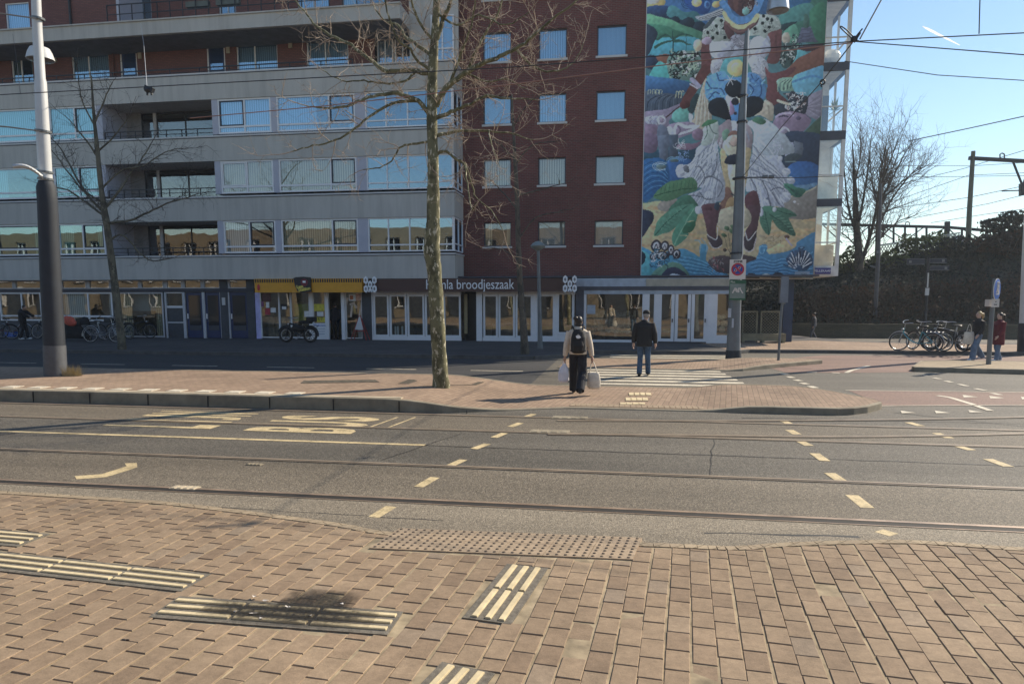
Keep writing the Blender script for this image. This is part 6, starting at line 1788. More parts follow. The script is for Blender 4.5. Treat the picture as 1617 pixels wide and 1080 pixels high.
# ================================================================== embankment
mb = MB(); xsn = [-30 + i * 2.5 for i in range(50)]
prof = [(38.9, .1, 0), (38.95, .55, 0), (40.5, 0, .22), (42.5, 0, .48), (44.5, 0, .75), (46.5, 0, .93), (48, 0, 1.0), (60, 0, 1.02), (120, 0, 1.02)]
rgE = random.Random(4)
vs = []
for x in xsn:
    for y, zc_, f_ in prof:
        z = zc_ if zc_ else .55 + (embz(x) - .9) * f_
        vs.append((x + rgE.uniform(-.3, .3) * (f_ > 0), y, z + rgE.uniform(-.15, .15) * (f_ > 0)))
k = len(prof)
mb.add(vs, [(i * k + j, (i + 1) * k + j, (i + 1) * k + j + 1, i * k + j + 1) for i in range(len(xsn) - 1) for j in range(k - 1)])
struct(mb.build('embankment', mat('embankment soil', (.055, .05, .035), .95, var=.4, vs=1.0), smooth='all'))
def leafmat(name, c, rough=.8):
    m, nt, b = nodes(name); b.inputs['Specular IOR Level'].default_value = .05
    b.inputs['Roughness'].default_value = rough
    oi = geoco(nt)
    n1 = noise(nt, oi, .55, 4, .6); n2 = noise(nt, oi, 9, 2)
    c1 = ramp(nt, n1, [(.32, tuple(x * .5 for x in c)), (.5, c), (.72, (c[0] * 1.9, c[1] * 1.45, c[2] * 1.3))])
    L(nt, mixc(nt, 1, c1, ramp(nt, n2, [(.3, (.6,) * 3), (.7, (1.3,) * 3)]), 'MULTIPLY'), b.inputs['Base Color'])
    return m
M_ivy = leafmat('ivy leaf', (.042, .056, .046)); M_dry = leafmat('dry brushwood', (.075, .058, .042), .95); M_bush = leafmat('sunlit bush leaf', (.10, .13, .05))
def leaves(mb, c, s, rg):
    n = Vector((rg.gauss(0, 1), rg.gauss(0, 1), rg.gauss(0, .7) + .6)).normalized(); u = n.orthogonal().normalized(); u = Matrix.Rotation(rg.uniform(0, 6.3), 3, n) @ u; v = n.cross(u)
    c = Vector(c)
    mb.face([c - u * s * .5, c + v * s * .28, c + u * s * .55, c - v * s * .28])
iv = MB(); dr = MB()
def slope(x, y):
    for (y0, a0, f0), (y1, a1, f1) in zip(prof[1:], prof[2:]):
        if y <= y1:
            t = (y - y0) / (y1 - y0)
            z0 = a0 if a0 else .55 + (embz(x) - .9) * f0; z1 = .55 + (embz(x) - .9) * f1
            return z0 + (z1 - z0) * t
    return embz(x)
for i in range(42000):
    x = rgE.uniform(4, 36); y = 39.0 + 9.5 * rgE.random() ** .8
    hmp = .2 + .3 * (math.sin(x * 1.3 + y) * math.sin(y * 1.7 - x * .6) * .5 + .5)
    leaves(iv, (x, y, slope(x, y) + rgE.uniform(-.05, hmp)), rgE.uniform(.12, .26), rgE)
for i in range(5000):
    x = rgE.uniform(8.5, 30); y = 39.1 + 3.4 * rgE.random()
    leaves(dr, (x, y, slope(x, y) + rgE.uniform(0, .8)), rgE.uniform(.1, .3), rgE)
for i in range(2600):
    x = rgE.uniform(9, 30); y = 39.2 + 3 * rgE.random(); z = slope(x, y); h = rgE.uniform(.5, 1.7); a, b = rgE.uniform(-.4, .4), rgE.uniform(-.3, .3)
    dr.face([(x, y, z), (x + .018, y, z), (x + a + .008, y + b, z + h)])
struct(iv.build('ivy_cover', M_ivy), 'stuff'); struct(dr.build('brushwood', M_dry), 'stuff')
def bush(label, px, py, Y, rx, rz, n, m, seed, ls=.22):
    rg = random.Random(seed); c = P(px, py, Y); zb = slope(c.x, min(Y, 47.9))
    t = thing('bush', label, 'bush', (c.x, Y, zb))
    f_ = MB(); cz = c.z - zb
    for i in range(n):
        v = Vector((rg.gauss(0, 1), rg.gauss(0, 1), rg.gauss(0, 1))).normalized() * rg.uniform(.35, 1) ** .5
        b_ = .75 + .25 * math.sin(v.x * 7 + seed) * math.sin(v.z * 6)
        leaves(f_, (v.x * rx * b_, v.y * rx * .7 * b_, cz + v.z * rz * b_), ls * rg.uniform(.6, 1.3), rg)
    f_.build('foliage', m, t)
    s_ = MB()
    for i in range(7):
        a = rg.uniform(0, 6.28); s_.tube([(0, 0, -.2), (math.cos(a) * rx * .3, math.sin(a) * rx * .3, cz * .6), (math.cos(a) * rx * .6, math.sin(a) * rx * .5, cz + rz * .4)], [.04, .025, .01], 5)
    s_.build('stem', M_bark3, t)
bush('pale sunlit bush on the crest of the embankment below the lattice', 1462, 388, 48.5, 2.6, 1.0, 1700, M_bush, 3)
bush('green ivy bush between the mural balconies and the twin trunked tree', 1338, 420, 46.5, 1.4, 1.4, 1100, M_bush, 4)
bush('small green bush on the crest behind the thin grey pole', 1405, 415, 47.0, 1.8, .9, 1100, M_bush, 5)
bush('tall dark bush rising on the crest beside the catenary mast', 1604, 356, 46.0, 2.4, .95, 2300, M_ivy, 6)
bush('dark hedge bush on the crest at the foot of the catenary mast', 1535, 394, 47.0, 3.6, .9, 2000, M_ivy, 7)
bush('bare brown brush on the crest above the two women', 1590, 385, 45.0, 2.4, 1.0, 1300, M_dry, 8)
mb = MB(); mb.box(8.6, 60, 38.55, 38.9, 0, .72); lw = mb.build('low_wall', None or brickmat('mossy brick wall', (.13, .115, .075), (.10, .09, .06), (.07, .065, .05), .22, .07, .01, 'xz', dirt=.4))
tag(lw, 'low mossy brick wall along the foot of the embankment', 'wall')
# grass tuft at the foot of the tall lamp post, and the pit of the plane tree
def tuft(px, py, z, r, h, n, m, label, seed):
    rg = random.Random(seed); x, y = G(px, py, z); mb = MB()
    for i in range(n):
        a = rg.uniform(0, 6.28); q = rg.random() ** .5 * r; bx, by = x + math.cos(a) * q, y + math.sin(a) * q * .6; hh = h * rg.uniform(.5, 1.1); dx_, dy_ = rg.uniform(-.5, .5) * hh, rg.uniform(-.5, .5) * hh
        mb.face([(bx - .006, by, z - .01), (bx + .006, by, z - .01), (bx + dx_, by + dy_, z + hh)])
    tag(mb.build('grass_tuft', m), label, 'grass')
M_straw = mat('straw grass', (.42, .34, .18), .9, var=.4, vs=20)
tuft(113, 595, .2, .26, .3, 260, M_straw, 'dry straw coloured grass tuft at the foot of the tall lamp post', 2)
tuft(662, 603, .15, .55, .07, 500, mat('yellow green grass', (.38, .34, .12), .9, var=.4, vs=20), 'low yellowish grass growing beside the plane tree trunk', 3)
sheet('tree_pit', [G(628, 608, .2), G(645, 601, .2), G(765, 602, .15), G(752, 607, .15), G(700, 613, .15)], .0, mat('pit soil', (.075, .06, .042), .95, var=.4, vs=14))
o = bpy.data.objects['tree_pit']
for v in o.data.vertices: v.co.z = zisl(v.co.x) + .006
sheet('tree_grate', [G(474, 606, .22), G(480, 601.5, .22), G(592, 600, .22), G(600, 604, .22)], .0, mat('grate soil', (.085, .07, .05), .95, var=.7, vs=9))
o = bpy.data.objects['tree_grate']
for v in o.data.vertices: v.co.z = zisl(v.co.x) + .006
# bare tree mirrored in the upper windows, across the street behind the camera
def far_copy(src, loc, label):
    c = copy_tree(src); c.location = loc; c['label'] = label
    return c
PT = [o for o in bpy.data.objects if o.name.startswith('plane_tree')][0]
for k, (lx, ly) in enumerate(((-8, -25), (4, -24), (-26, -26.5))): far_copy(PT, (lx, ly, 0), ['bare plane tree across the street behind the viewer, seen mirrored in the tower windows', 'bare plane tree mirrored in the shop windows below the mural', 'bare plane tree mirrored in the loggia glazing'][k])
# ================================================================== poles, lamps, signs
M_pole = mat('pale grey pole paint', (.55, .56, .56), .45, var=.06); M_poled = mat('dark grey post sleeve', (.020, .025, .034), .7, var=.15, vs=4); M_steel = mat('galvanised steel', (.15, .165, .175), .5, .3, var=.15)
M_conc = mat('concrete grey base', (.09, .095, .105), .7, var=.15, vs=6); M_wire = mat('black wire', (.02, .02, .022), .5)  # base concrete darkened, shade at the lamp post put into its colour
YP = G(88, 595, .2)[1]
t = thing('lamp_post', 'tall pale grey tram lamp post with dark lower sleeve on the island', 'lamp post')
def ptube(pl, m, name, par, Y, n=20, bot=None):
    pts = [P(x, y, Y) for x, y, w in pl]
    if bot is not None: pts[0].z = bot
    mb = MB(); mb.tube(pts, [rpx(x, y, Y, w) for x, y, w in pl], n); return mb.build(name, m, par, True)
ptube([(88, 597, 29), (86, 545, 28)], M_conc, 'base', t, YP, bot=.15)
ptube([(86, 546, 27), (80, 440, 26), (75, 320, 25), (73, 296, 24.5), (72, 286, 18)], M_poled, 'sleeve', t, YP)
ptube([(72.5, 292, 17), (68, 215, 17), (64, 130, 15), (63.5, 124, 13), (59, 50, 12.5), (57, 0, 12), (52, -90, 11)], M_pole, 'shaft', t, YP)
for (x, y, w) in ((68, 208, 21), (60, 30, 17), (71.5, 272, 20), (72, 283, 20)):
    mb = MB(); mb.tube([P(x, y - 1.6, YP), P(x, y + 1.6, YP)], rpx(x, y, YP, w), 16); mb.build('clamp', M_steel, t)
mb = MB()
a, b = P(68, 281, YP - .15), P(20, 264, YP - .5)
d = b - a; s_ = d.cross(Vector((0, 0, 1))).normalized()
n_ = 10; prev = None
for i in range(n_):
    f_ = i / (n_ - 1); wd = .16 * math.sin(math.pi * min(1, .15 + f_ * .8)) ; c = a + d * f_ + Vector((0, 0, .10 * math.sin(math.pi * f_)))
    ring = [c + s_ * wd, c + Vector((0, 0, .06)), c - s_ * wd, c - Vector((0, 0, .03))]
    if prev: mb.add(prev + ring, [(0, 1, 5, 4), (1, 2, 6, 5), (2, 3, 7, 6), (3, 0, 4, 7)])
    prev = ring
mb.build('lamp_arm', M_pole, t, 'all')
def bell(px, py, Y, w, h, label, m, sh=.62):
    c = P(px, py, Y); r = rpx(px, py, Y, w); hh = rpx(px, py, Y, h) * 2
    t = thing('hanging_lamp', label, 'street lamp', (c.x, c.y, c.z))
    mb = MB(); mb.lathe([(r, 0), (r * .98, hh * .12), (r * .86, hh * .5), (r * sh, hh * .8), (r * .25, hh * .97), (.02, hh)], Matrix.Identity(4), 24); mb.build('shade', m, t, True)
    mb = MB(); mb.lathe([(r * .9, -.012), (r * .5, -.05)], Matrix.Identity(4), 20); mb.build('diffuser', mat('lamp glass', (.25, .22, .18), .2), t)
    mb = MB(); mb.tube([(0, 0, hh * .95), (0, 0, hh * 1.35)], .035, 8); mb.build('stem', M_steel, t)
    return c.z + hh * 1.3
M_silver = mat('brushed lamp metal', (.55, .54, .52), .3, .7)
bell(64, 95, YP + 4, 35, 19, 'dome shaped pale lamp hanging behind the tall lamp post', M_pole, .7)
bell(1228, 18, 29.0, 36, 40, 'silver bell shaped lamp hanging over the street in front of the mural', M_silver, .7)

# tram pole in front of the mural
YQ = G(1158, 566, .03)[1]
t = thing('tram_pole', 'tall grey tram wire pole carrying the zone sign in front of the mural', 'pole')
ptube([(1158, 568, 24), (1158.5, 530, 21), (1161, 460, 19), (1166, 350, 17), (1168, 285, 15.5), (1171, 200, 13), (1173, 165, 12.5)], M_steel, 'shaft', t, YQ, bot=.0)
ptube([(1173, 166, 10), (1177, 100, 8.5), (1180, 50, 7)], M_steel, 'upper_shaft', t, YQ)
ptube([(1158, 568, 26), (1158.3, 553, 24)], M_poled, 'base_sleeve', t, YQ, bot=.0)
mb = MB(); mb.tube([P(x, y, YQ - .12) for x, y in ((1167.5, 560), (1169.5, 460), (1170.5, 410), (1172.5, 402), (1174, 350), (1175.2, 285), (1177.5, 165), (1182, 46))], .022, 8); mb.build('sunlit_rim_conduit', M_pole, t)  # pale colour paints the sunlit right rim of the pole
for x, y, w in ((1173, 152, 17), (1172, 193, 18), (1168, 282, 23), (1163, 400, 21)): mb = MB(); mb.tube([P(x, y - 1.3, YQ), P(x, y + 1.3, YQ)], rpx(x, y, YQ, w), 14); mb.build('clamp', M_poled, t)
mb = MB(); mb.bar(P(1160, 282, YQ - .1), P(1205, 280, YQ - .1), .04); 
for px in (1208, 1218): mb.tube([P(px - 4, 279.5, YQ - .1), P(px + 4, 279, YQ - .1)], .06, 8)
mb.build('insulator_arm', M_steel, t)
mb = MB(); p_ = P(1149, 507, YQ); 
for px, py, w, h in ((1151, 494, 5, 16), (1156, 510, 3, 6)): c = P(px, py, YQ - .16); mb.box(c.x - rpx(px, py, YQ, w), c.x + rpx(px, py, YQ, w), c.y - .17, c.y - .165, c.z - .15, c.z + .15)
mb.build('sticker', M_pale, t)
# zone sign and green plate
def plate(name, label, cat, px0, py0, px1, py1, Y, m, th=.02):
    a, b = P(px0, py0, Y), P(px1, py1, Y)
    mb = MB(); mb.box(a.x, b.x, Y - th, Y, b.z, a.z); o = mb.build(name, m); tag(o, label, cat)
    return o, a.x, b.x, b.z, a.z
ys = YQ - .28
M_sign = mat('white sign face', (.72, .66, .60), .4, var=.03); M_sred = mat('sign red', (.50, .02, .04), .4); M_sblue = mat('sign blue', (.02, .06, .33), .4); M_sgreen = mat('sign green', (.015, .11, .055), .4)
o, x0, x1, z0, z1 = plate('zone_sign', 'white zone sign with a red ringed blue disc high on the tram pole', 'road sign', 1152.5, 410, 1177, 441, ys, M_sign)
cx, w_ = (x0 + x1) / 2, x1 - x0; cz = z0 + (z1 - z0) * .5
text_obj('sign_lettering', 'ZONE', facing(cx, ys - .022, z1 - w_ * .13), w_ * .2, M_black, o, extrude=.001, bold=.004)
mb = MB(); mb.lathe([(w_ * .40, 0), (w_ * .40, .006)], facing(cx, ys - .0205, cz), 28); rg_ = mb.build('sign_ring', M_sred, o)
mb = MB(); mb.lathe([(w_ * .30, 0), (w_ * .30, .004)], facing(cx, ys - .027, cz), 28); mb.build('sign_disc', M_sblue, rg_)
mb = MB()
for a in (.78, -.78):
    d_ = Vector((math.cos(a), 0, math.sin(a))) * w_ * .3; c = Vector((cx, ys - .033 - .003 * (a > 0), cz)); mb.bar(c - d_, c + d_, .004, w_ * .085)
mb.build('sign_cross', M_sred, rg_)
mb = MB(); mb.torus((cx - w_ * .13, ys - .036, cz - w_ * .06), w_ * .075, .006, Matrix.Rotation(math.pi / 2, 3, 'X'), 14, 5); mb.torus((cx + w_ * .1, ys - .036, cz + w_ * .1), w_ * .075, .006, Matrix.Rotation(math.pi / 2, 3, 'X'), 14, 5); mb.build('sign_mark', M_sign, rg_)
o, x0, x1, z0, z1 = plate('green_sign', 'green edged grey plate with white strokes below the zone sign', 'sign', 1152, 442.5, 1177, 474, ys, M_sgreen)
mb = MB(); mb.box(x0 + .02, x1 - .02, ys - .024, ys - .02, z0 + .06, z1 - .12); pn = mb.build('plate_panel', mat('plate grey', (.20, .25, .22), .5), o)
mb = MB(); w_ = x1 - x0; h_ = z1 - z0
for q in ((.2, .35, .35, .62), (.35, .62, .45, .4), (.42, .6, .55, .38), (.55, .62, .58, .4), (.6, .62, .82, .34), (.28, .48, .42, .5), (.6, .6, .7, .6)):
    mb.bar((x0 + q[0] * w_, ys - .027, z0 + q[1] * h_), (x0 + q[2] * w_, ys - .027, z0 + q[3] * h_), .006, .035)
mb.build('plate_strokes', M_sign, pn)
text_obj('sign_lettering', 'Plus', facing(x0 + w_ * .2, ys - .022, z1 - .06), .09, M_sign, o, extrude=.001)
# thin lamp post by the sandwich shop
YH = 26.6
t = thing('lamp_post', 'thin grey lamp post with mushroom head beside the sandwich shop', 'lamp post')
ptube([(853, 552, 9), (852.5, 520, 7), (850, 396, 4.5)], M_steel, 'shaft', t, YH, 12, .1)
c = P(849.5, 396, YH); r = rpx(849, 390, YH, 24)
mb = MB(); mb.lathe([(r * .25, 0), (r * .9, r * .4), (r, r * .62), (r * .7, r * .95), (r * .3, r * 1.2), (.01, r * 1.25)], Matrix.Translation(c), 20); mb.build('lamp_head', mat('grey green lamp cap', (.22, .25, .24), .4), t, True)
# slim pole by the sign with the cycle refuge, small pole on the refuge
t = thing('sign_pole', 'slim grey pole with a small plate near the blue column', 'pole')
yq = G(1229, 570, .1)[1]
ptube([(1229, 571, 4.4), (1233, 500, 4), (1239, 438, 3.6)], M_steel, 'shaft', t, yq, 10, .05)
mb = MB(); a, b = P(1233.5, 437, yq - .1), P(1244, 478, yq - .1); mb.box(a.x, b.x, yq - .12, yq - .1, b.z, a.z); mb.build('plate', mat('plate back', (.20, .23, .27), .5, .3), t)
# thin tall pole in front of the embankment
t = thing('grey_pole', 'thin pale pole in front of the embankment trees', 'pole'); yq = 39.9
ptube([(1383, 485, 7), (1386, 420, 6.4), (1390, 330, 5), (1391, 290, 4)], M_conc, 'shaft', t, yq, 12, .6)
mb = MB(); mb.bar(P(1374, 420, yq), P(1386, 423, yq), .06); mb.bar(P(1385, 398, yq - .15), P(1390, 398, yq - .15), .12); mb.build('bracket', M_steel, t)
# fingerpost
t = thing('fingerpost', 'dark fingerpost with three direction arms before the embankment', 'signpost'); yq = 37.6
ptube([(1460, 531, 5), (1462, 490, 4.5), (1464.5, 452, 4)], M_iron, 'lower_post', t, yq, 10, .0)
ptube([(1463.4, 462, 4.6), (1466, 406, 4.2)], M_iron, 'post', t, yq, 10)
mb = MB(); mb.tube([P(1464.6, 454, yq - .06), P(1466, 431, yq - .06)], .035, 8); c = P(1464, 460, yq - .1); mb.box(c.x - .08, c.x + .08, yq - .14, yq - .06, c.z - .2, c.z + .16); mb.build('small_plate', M_pole, t)
for (x0, y0, x1, y1) in ((1432, 409, 1459.5, 418), (1468.5, 408.5, 1494, 415.5), (1468.5, 420, 1498, 427)):
    a, b = P(x0, y0, yq), P(x1, y1, yq)
    mb = MB(); mb.box(a.x, b.x, yq - .05, yq, b.z, a.z); ar = mb.build('direction_arm', mat('dark blue arm', (.02, .025, .04), .4), t)
    mb = MB(); mb.box(a.x, b.x, yq - .056, yq - .05, b.z, b.z + .02); mb.box(a.x, b.x, yq - .056, yq - .05, a.z - .02, a.z); c_ = b.x - .15 if x0 > 1460 else a.x + .15; mb.box(c_ - .06, c_ + .06, yq - .056, yq - .05, (a.z + b.z) / 2 - .06, (a.z + b.z) / 2 + .06); mb.build('arm_edge', M_soffit, ar)
# blue round sign on the corner island
yq = G(1562, 575, .13)[1]
t = thing('round_sign', 'round blue path sign with a white under plate on a grey post', 'road sign')
ptube([(1561, 575, 8), (1563, 540, 7.4), (1567, 486, 7), (1571, 440, 6)], M_steel, 'post', t, yq, 12, .1)
c = P(1573.5, 457, yq - .12); r = rpx(1573, 457, yq, 37) 
MS_ = Matrix.Translation(c) @ Matrix.Rotation(rad(50), 4, 'Z') @ Matrix.Rotation(math.pi / 2, 4, 'X')
mb = MB(); mb.lathe([(r, 0), (r, .02)], MS_, 30); dsc = mb.build('sign_rim', M_sign, t)
mb = MB(); mb.lathe([(r * .95, .02), (r * .95, .024)], MS_, 30); df = mb.build('sign_face', mat('sign azure', (.03, .13, .5), .35), dsc)
mb = MB()
for q in ((-.1, .5, -.1, .1), (-.1, .1, -.35, -.3), (-.1, .1, .12, -.25), (-.1, .4, .25, .2), (.3, .45, .3, .05), (.3, .05, .45, -.4), (.3, .05, .15, -.4), (-.4, -.45, .4, -.45)): mb.bar(MS_ @ Vector((q[0] * r, q[1] * r, .027)), MS_ @ Vector((q[2] * r, q[3] * r, .027)), .03, .03)
mb.ell(MS_ @ Vector((-.1 * r, .62 * r, .027)), (.035,) * 3, 5); mb.ell(MS_ @ Vector((.3 * r, .6 * r, .027)), (.03,) * 3, 5)
mb.build('sign_figures', M_sign, df)
a, b = P(1566, 472, yq - .15), P(1577, 485, yq - .15)
mb = MB(); mb.box(a.x, b.x, yq - .17, yq - .15, b.z, a.z); up_ = mb.build('under_plate', M_sign, t)
mb = MB(); mb.box(a.x + .06, b.x - .06, yq - .175, yq - .17, b.z + .06, b.z + .085); mb.box(a.x + .09, b.x - .08, yq - .175, yq - .17, b.z + .14, b.z + .165); mb.build('plate_text', M_black, up_)
mb = MB(); a, b = P(1559.5, 473, yq), P(1565, 484, yq); mb.box(a.x, b.x, yq - .1, yq + .14, b.z, a.z); mb.build('side_plate', M_sign, t)
# thick pole at the picture edge
yq = 27.8
t = thing('tram_pole', 'thick pale tram pole with dark foot beside the woman in the red coat', 'pole')
ptube([(1619, 510, 18), (1623, 400, 17), (1628, 300, 16), (1640, 60, 14)], M_pole, 'shaft', t, yq)
ptube([(1616.5, 557, 20), (1618.5, 510, 20)], M_poled, 'sleeve', t, yq, bot=.1)
# railway mast, gantry, lattice and far roof on the embankment
yq = 52.0
M_olive = mat('olive green mast', (.12, .125, .085), .6)
t = thing('catenary_mast', 'olive railway mast with a cross arm above the embankment', 'mast')
ptube([(1528, 400, 9), (1531, 330, 8), (1536, 252, 7), (1537, 239, 6.6)], M_olive, 'shaft', t, yq, 12)
mb = MB(); mb.bar(P(1530, 250, yq), P(1640, 256, yq), .22); mb.build('cross_arm', M_iron, t)
mb = MB(); mb.bar(P(1599, 254, yq), P(1614, 292, yq), .1); mb.bar(P(1614, 290, yq), P(1614, 309, yq), .28); mb.bar(P(1628, 256, yq), P(1615, 292, yq), .08); mb.bar(P(1582, 302, yq), P(1611, 301, yq), .07); 
for a in ((1579, 251, 1579, 244), (1586, 251, 1586, 244), (1579, 244, 1582.5, 242), (1586, 244, 1582.5, 242)): mb.bar(P(a[0], a[1], yq), P(a[2], a[3], yq), .06)
mb.build('drop_bracket', M_iron, t)
t = thing('railway_gantry', 'long dark railway gantry with drop posts over the embankment', 'gantry'); yq = 60.0
mb = MB(); mb.bar(P(1290, 354, yq), P(1495, 359, yq), .2); mb.bar(P(1495, 359, yq), P(1640, 371, yq), .2); mb.build('beam', M_steel2 if 'M_steel2' in globals() else M_poled, t)
mb = MB(); mb.bar(P(1494, 395, yq), P(1496, 350, yq), .3); mb.build('post', M_poled, t)
for px, y0, y1 in ((1372, 355, 388), (1395, 356, 375), (1411, 356, 385), (1429, 357, 376), (1447, 357, 378), (1463, 358, 377), (1519, 361, 372), (1559, 364, 384)):
    mb = MB(); mb.bar(P(px, y0, yq), P(px, y1, yq), .12); mb.build('drop_post', M_poled, t)
mb = MB()
for a in ((1372, 386, 1395, 357), (1395, 357, 1430, 380), (1430, 380, 1460, 358), (1464, 375, 1493, 360), (1497, 360, 1518, 382), (1520, 362, 1556, 382), (1380, 360, 1410, 378), (1300, 356, 1330, 384), (1345, 380, 1372, 358)): mb.bar(P(a[0], a[1], yq), P(a[2], a[3], yq), .07)
mb.build('brace', M_poled, t)
mb = MB()
for px, py in ((1432, 353), (1441, 349)): pass
mb.torus(P(1433, 354, yq), .16, .035, Matrix.Rotation(math.pi / 2, 3, 'X'), 12, 5); mb.build('ring', M_iron, t)
t = thing('lattice_fence', 'rising white lattice structure along the railway crest', 'fence'); yq = 57.0
mb = MB(); top = lambda x: 388 - (x - 1385) * .155; bot = lambda x: 404 - (x - 1385) * .03
for i in range(30):
    x = 1385 + i * 4.4
    for s_ in (1, -1):
        x2 = x + 11 * s_
        if 1385 <= x2 <= 1518: mb.bar(P(x, bot(x), yq), P(x2, top(x2), yq), .05)
mb.bar(P(1385, top(1385), yq), P(1516, top(1516), yq), .09); mb.build('lattice', mat('lattice grey', (.34, .36, .36), .6), t)
t = thing('gable_house', 'small pale gabled roof peeping over the embankment crest', 'house'); yq = 75.0
mb = MB(); a, b, c, d = P(1497, 396, yq), P(1519, 369, yq), P(1526, 374, yq), P(1537, 396, yq)
mb.prism([(a.x, 75), (d.x, 75), (d.x, 80), (a.x, 80)], 0, a.z); mb.build('wall', M_cream, t)
mb = MB(); mb.add([a, b, d, a + Vector((3, 12, 0)), b + Vector((3, 12, 0)), d + Vector((3, 12, 0))], [(0, 2, 1), (3, 4, 5), (0, 1, 4, 3), (1, 2, 5, 4), (0, 3, 5, 2)]); mb.build('roof', mat('pale roof', (.5, .47, .46), .7), t)

# ================================================================== overhead wires
def wire(pts, label, r=.008, sag=0.0, m=None, name='overhead_wire', group='tram wires'):
    q = [P(*p) for p in pts]
    out = []
    for a, b in zip(q, q[1:]):
        for i in range(8):
            f_ = i / 8; v = a.lerp(b, f_); v.z -= sag * 4 * f_ * (1 - f_); out.append(v)
    out.append(q[-1])
    mb = MB(); mb.tube(out, r, 6); tag(mb.build(name, m or M_wire), label, 'wire', group)
M_cop = mat('reddish copper wire', (.30, .16, .12), .5, .2)
YW = 11.0
wire([(-250, 166, YW), (0, 150, YW), (400, 128.5, YW), (800, 107, YW), (1348, 66, YW), (1617, 52.5, YW), (1800, 43, YW)], 'long black contact wire running the whole width across the plane tree', .008)
wire([(300, 187, YW + .3), (520, 167, YW + .3), (800, 134.5, YW + .2), (1020, 106.5, YW + .1), (1346, 68, YW)], 'reddish contact wire slanting across the brick tower to the wire clamp', .008, m=M_cop)
wire([(1348, 66, YW), (1617, 87, YW - 1), (1750, 98, YW - 1.5)], 'black branch wire dropping away from the wire clamp over the sky', .007)
wire([(1334, 97, 26), (1480, 119, 24), (1617, 127.5, 23), (1720, 126, 22)], 'thin sagging cable from the balconies across the sky', .012)
wire([(1358, 62, YW), (1393, -2, YW + .5), (1420, -50, YW + 1)], 'short steep stay wire rising from the wire clamp', .010)
wire([(1546, 54, YW), (1548.5, -40, YW)], 'short hanging wire above the long contact wire in the sky', .008)
wire([(1170, 283, YQ), (1235, 200, 18), (1299, 128, 14), (1346, 68, YW)], 'slanting wire from the tram pole over the mural to the wire clamp', .009)
wire([(1168, 281, YQ), (1255, 281, 23), (1330, 278, 22)], 'level cable crossing the skirt of the mural figure', .010)
wire([(1435, 223, 32), (1530, 203, 31), (1617, 184, 30), (1750, 152, 29)], 'bare cable climbing over the sky from the embankment trees', .018)
wire([(68, 208, YP), (14, 201, YP - 2), (-120, 190, YP - 6)], 'stay wire from the upper clamp of the tall lamp post', .014)
wire([(60, 30, YP), (2, 22, YP - 2), (-120, 8, YP - 6)], 'stay wire from the top clamp of the tall lamp post', .014)
wire([(222, 38, 30.2), (227, 70, 21), (232, 137, YW)], 'pale suspension wire holding the black wire clamp above the slender tree', .006, m=M_pole)
wire([(20, 54, 30.2), (27, 100, 20), (32, 148, YW)], 'thin suspension wire beside the tall lamp post', .006)
for k, (a, b, c) in enumerate((((1400, 296, 62), (1520, 267, 58), (1650, 228, 54)), ((1395, 332, 60), (1530, 312, 57), (1650, 287, 54)), ((1400, 322, 66), (1530, 277, 62), (1650, 272, 60)), ((1440, 345, 62), (1560, 322, 60), (1650, 300, 58)), ((1400, 280, 70), (1530, 279, 66), (1650, 277, 64)), ((1470, 352, 66), (1560, 338, 64), (1650, 326, 62)), ((1420, 262, 72), (1540, 262, 70), (1650, 255, 66)))):
    wire([a, b, c], ['railway wire passing just below the cross arm of the olive mast', 'railway wire reaching the lowest bracket of the olive mast', 'steeper railway wire crossing behind the olive mast', 'lower railway wire close above the dark bush', 'level railway wire behind the middle of the olive mast', 'lowest railway wire above the lattice end', 'high faint railway wire near the top of the olive mast'][k], .02, group='railway wires')
# wire clamps
t = thing('wire_clamp', 'black pulley clamp joining the tram wires against the sky', 'wire clamp')
c = P(1350, 62, YW); mb = MB()
mb.bar(c + Vector((-.01, 0, -.04)), c + Vector((.06, 0, .08)), .035); mb.ell(c + Vector((-.01, 0, 0)), (.05, .03, .045), 6); mb.bar(c + Vector((-.06, 0, -.03)), c + Vector((.05, 0, -.03)), .02); mb.bar(c + Vector((.02, 0, .04)), c + Vector((.09, 0, .13)), .02)
mb.build('clamp_body', M_iron, t)
mb = MB(); mb.tube(smooth_line([tuple(P(*p)) for p in ((1346, 62, YW), (1335, 52, YW), (1327, 44, YW), (1329, 42.5, YW), (1337, 48, YW), (1347, 58, YW))], 4), .009, 6); mb.build('cable_loop', M_iron, t)
t = thing('wire_clamp', 'black wire clamp hanging before the grey parapet above the slender tree', 'wire clamp')
c = P(235, 142, YW); mb = MB(); mb.bar(c + Vector((-.06, 0, .04)), c + Vector((.08, 0, -.02)), .07); mb.ell(c + Vector((.0, 0, 0)), (.09, .05, .05), 6); mb.bar(c + Vector((-.03, 0, -.02)), c + Vector((-.03, 0, -.09)), .025); mb.bar(c + Vector((.04, 0, -.03)), c + Vector((.05, 0, -.09)), .025); mb.build('clamp_body', M_iron, t)
mb = MB(); mb.tube([c + Vector((-.03, 0, .05)), P(232, 136, YW)], [.022, .012], 8); mb.build('insulator', M_letter, t)
c = P(1299, 130, 14); mb = MB(); mb.torus(c, .04, .014, Matrix.Rotation(math.pi / 2, 3, 'X'), 14, 6); mb.bar(c - Vector((.03, 0, .05)), c - Vector((.01, 0, .09)), .022)
tag(mb.build('wire_ring', M_iron), 'small black ring insulator on the slanting wire beside the balcony', 'insulator')
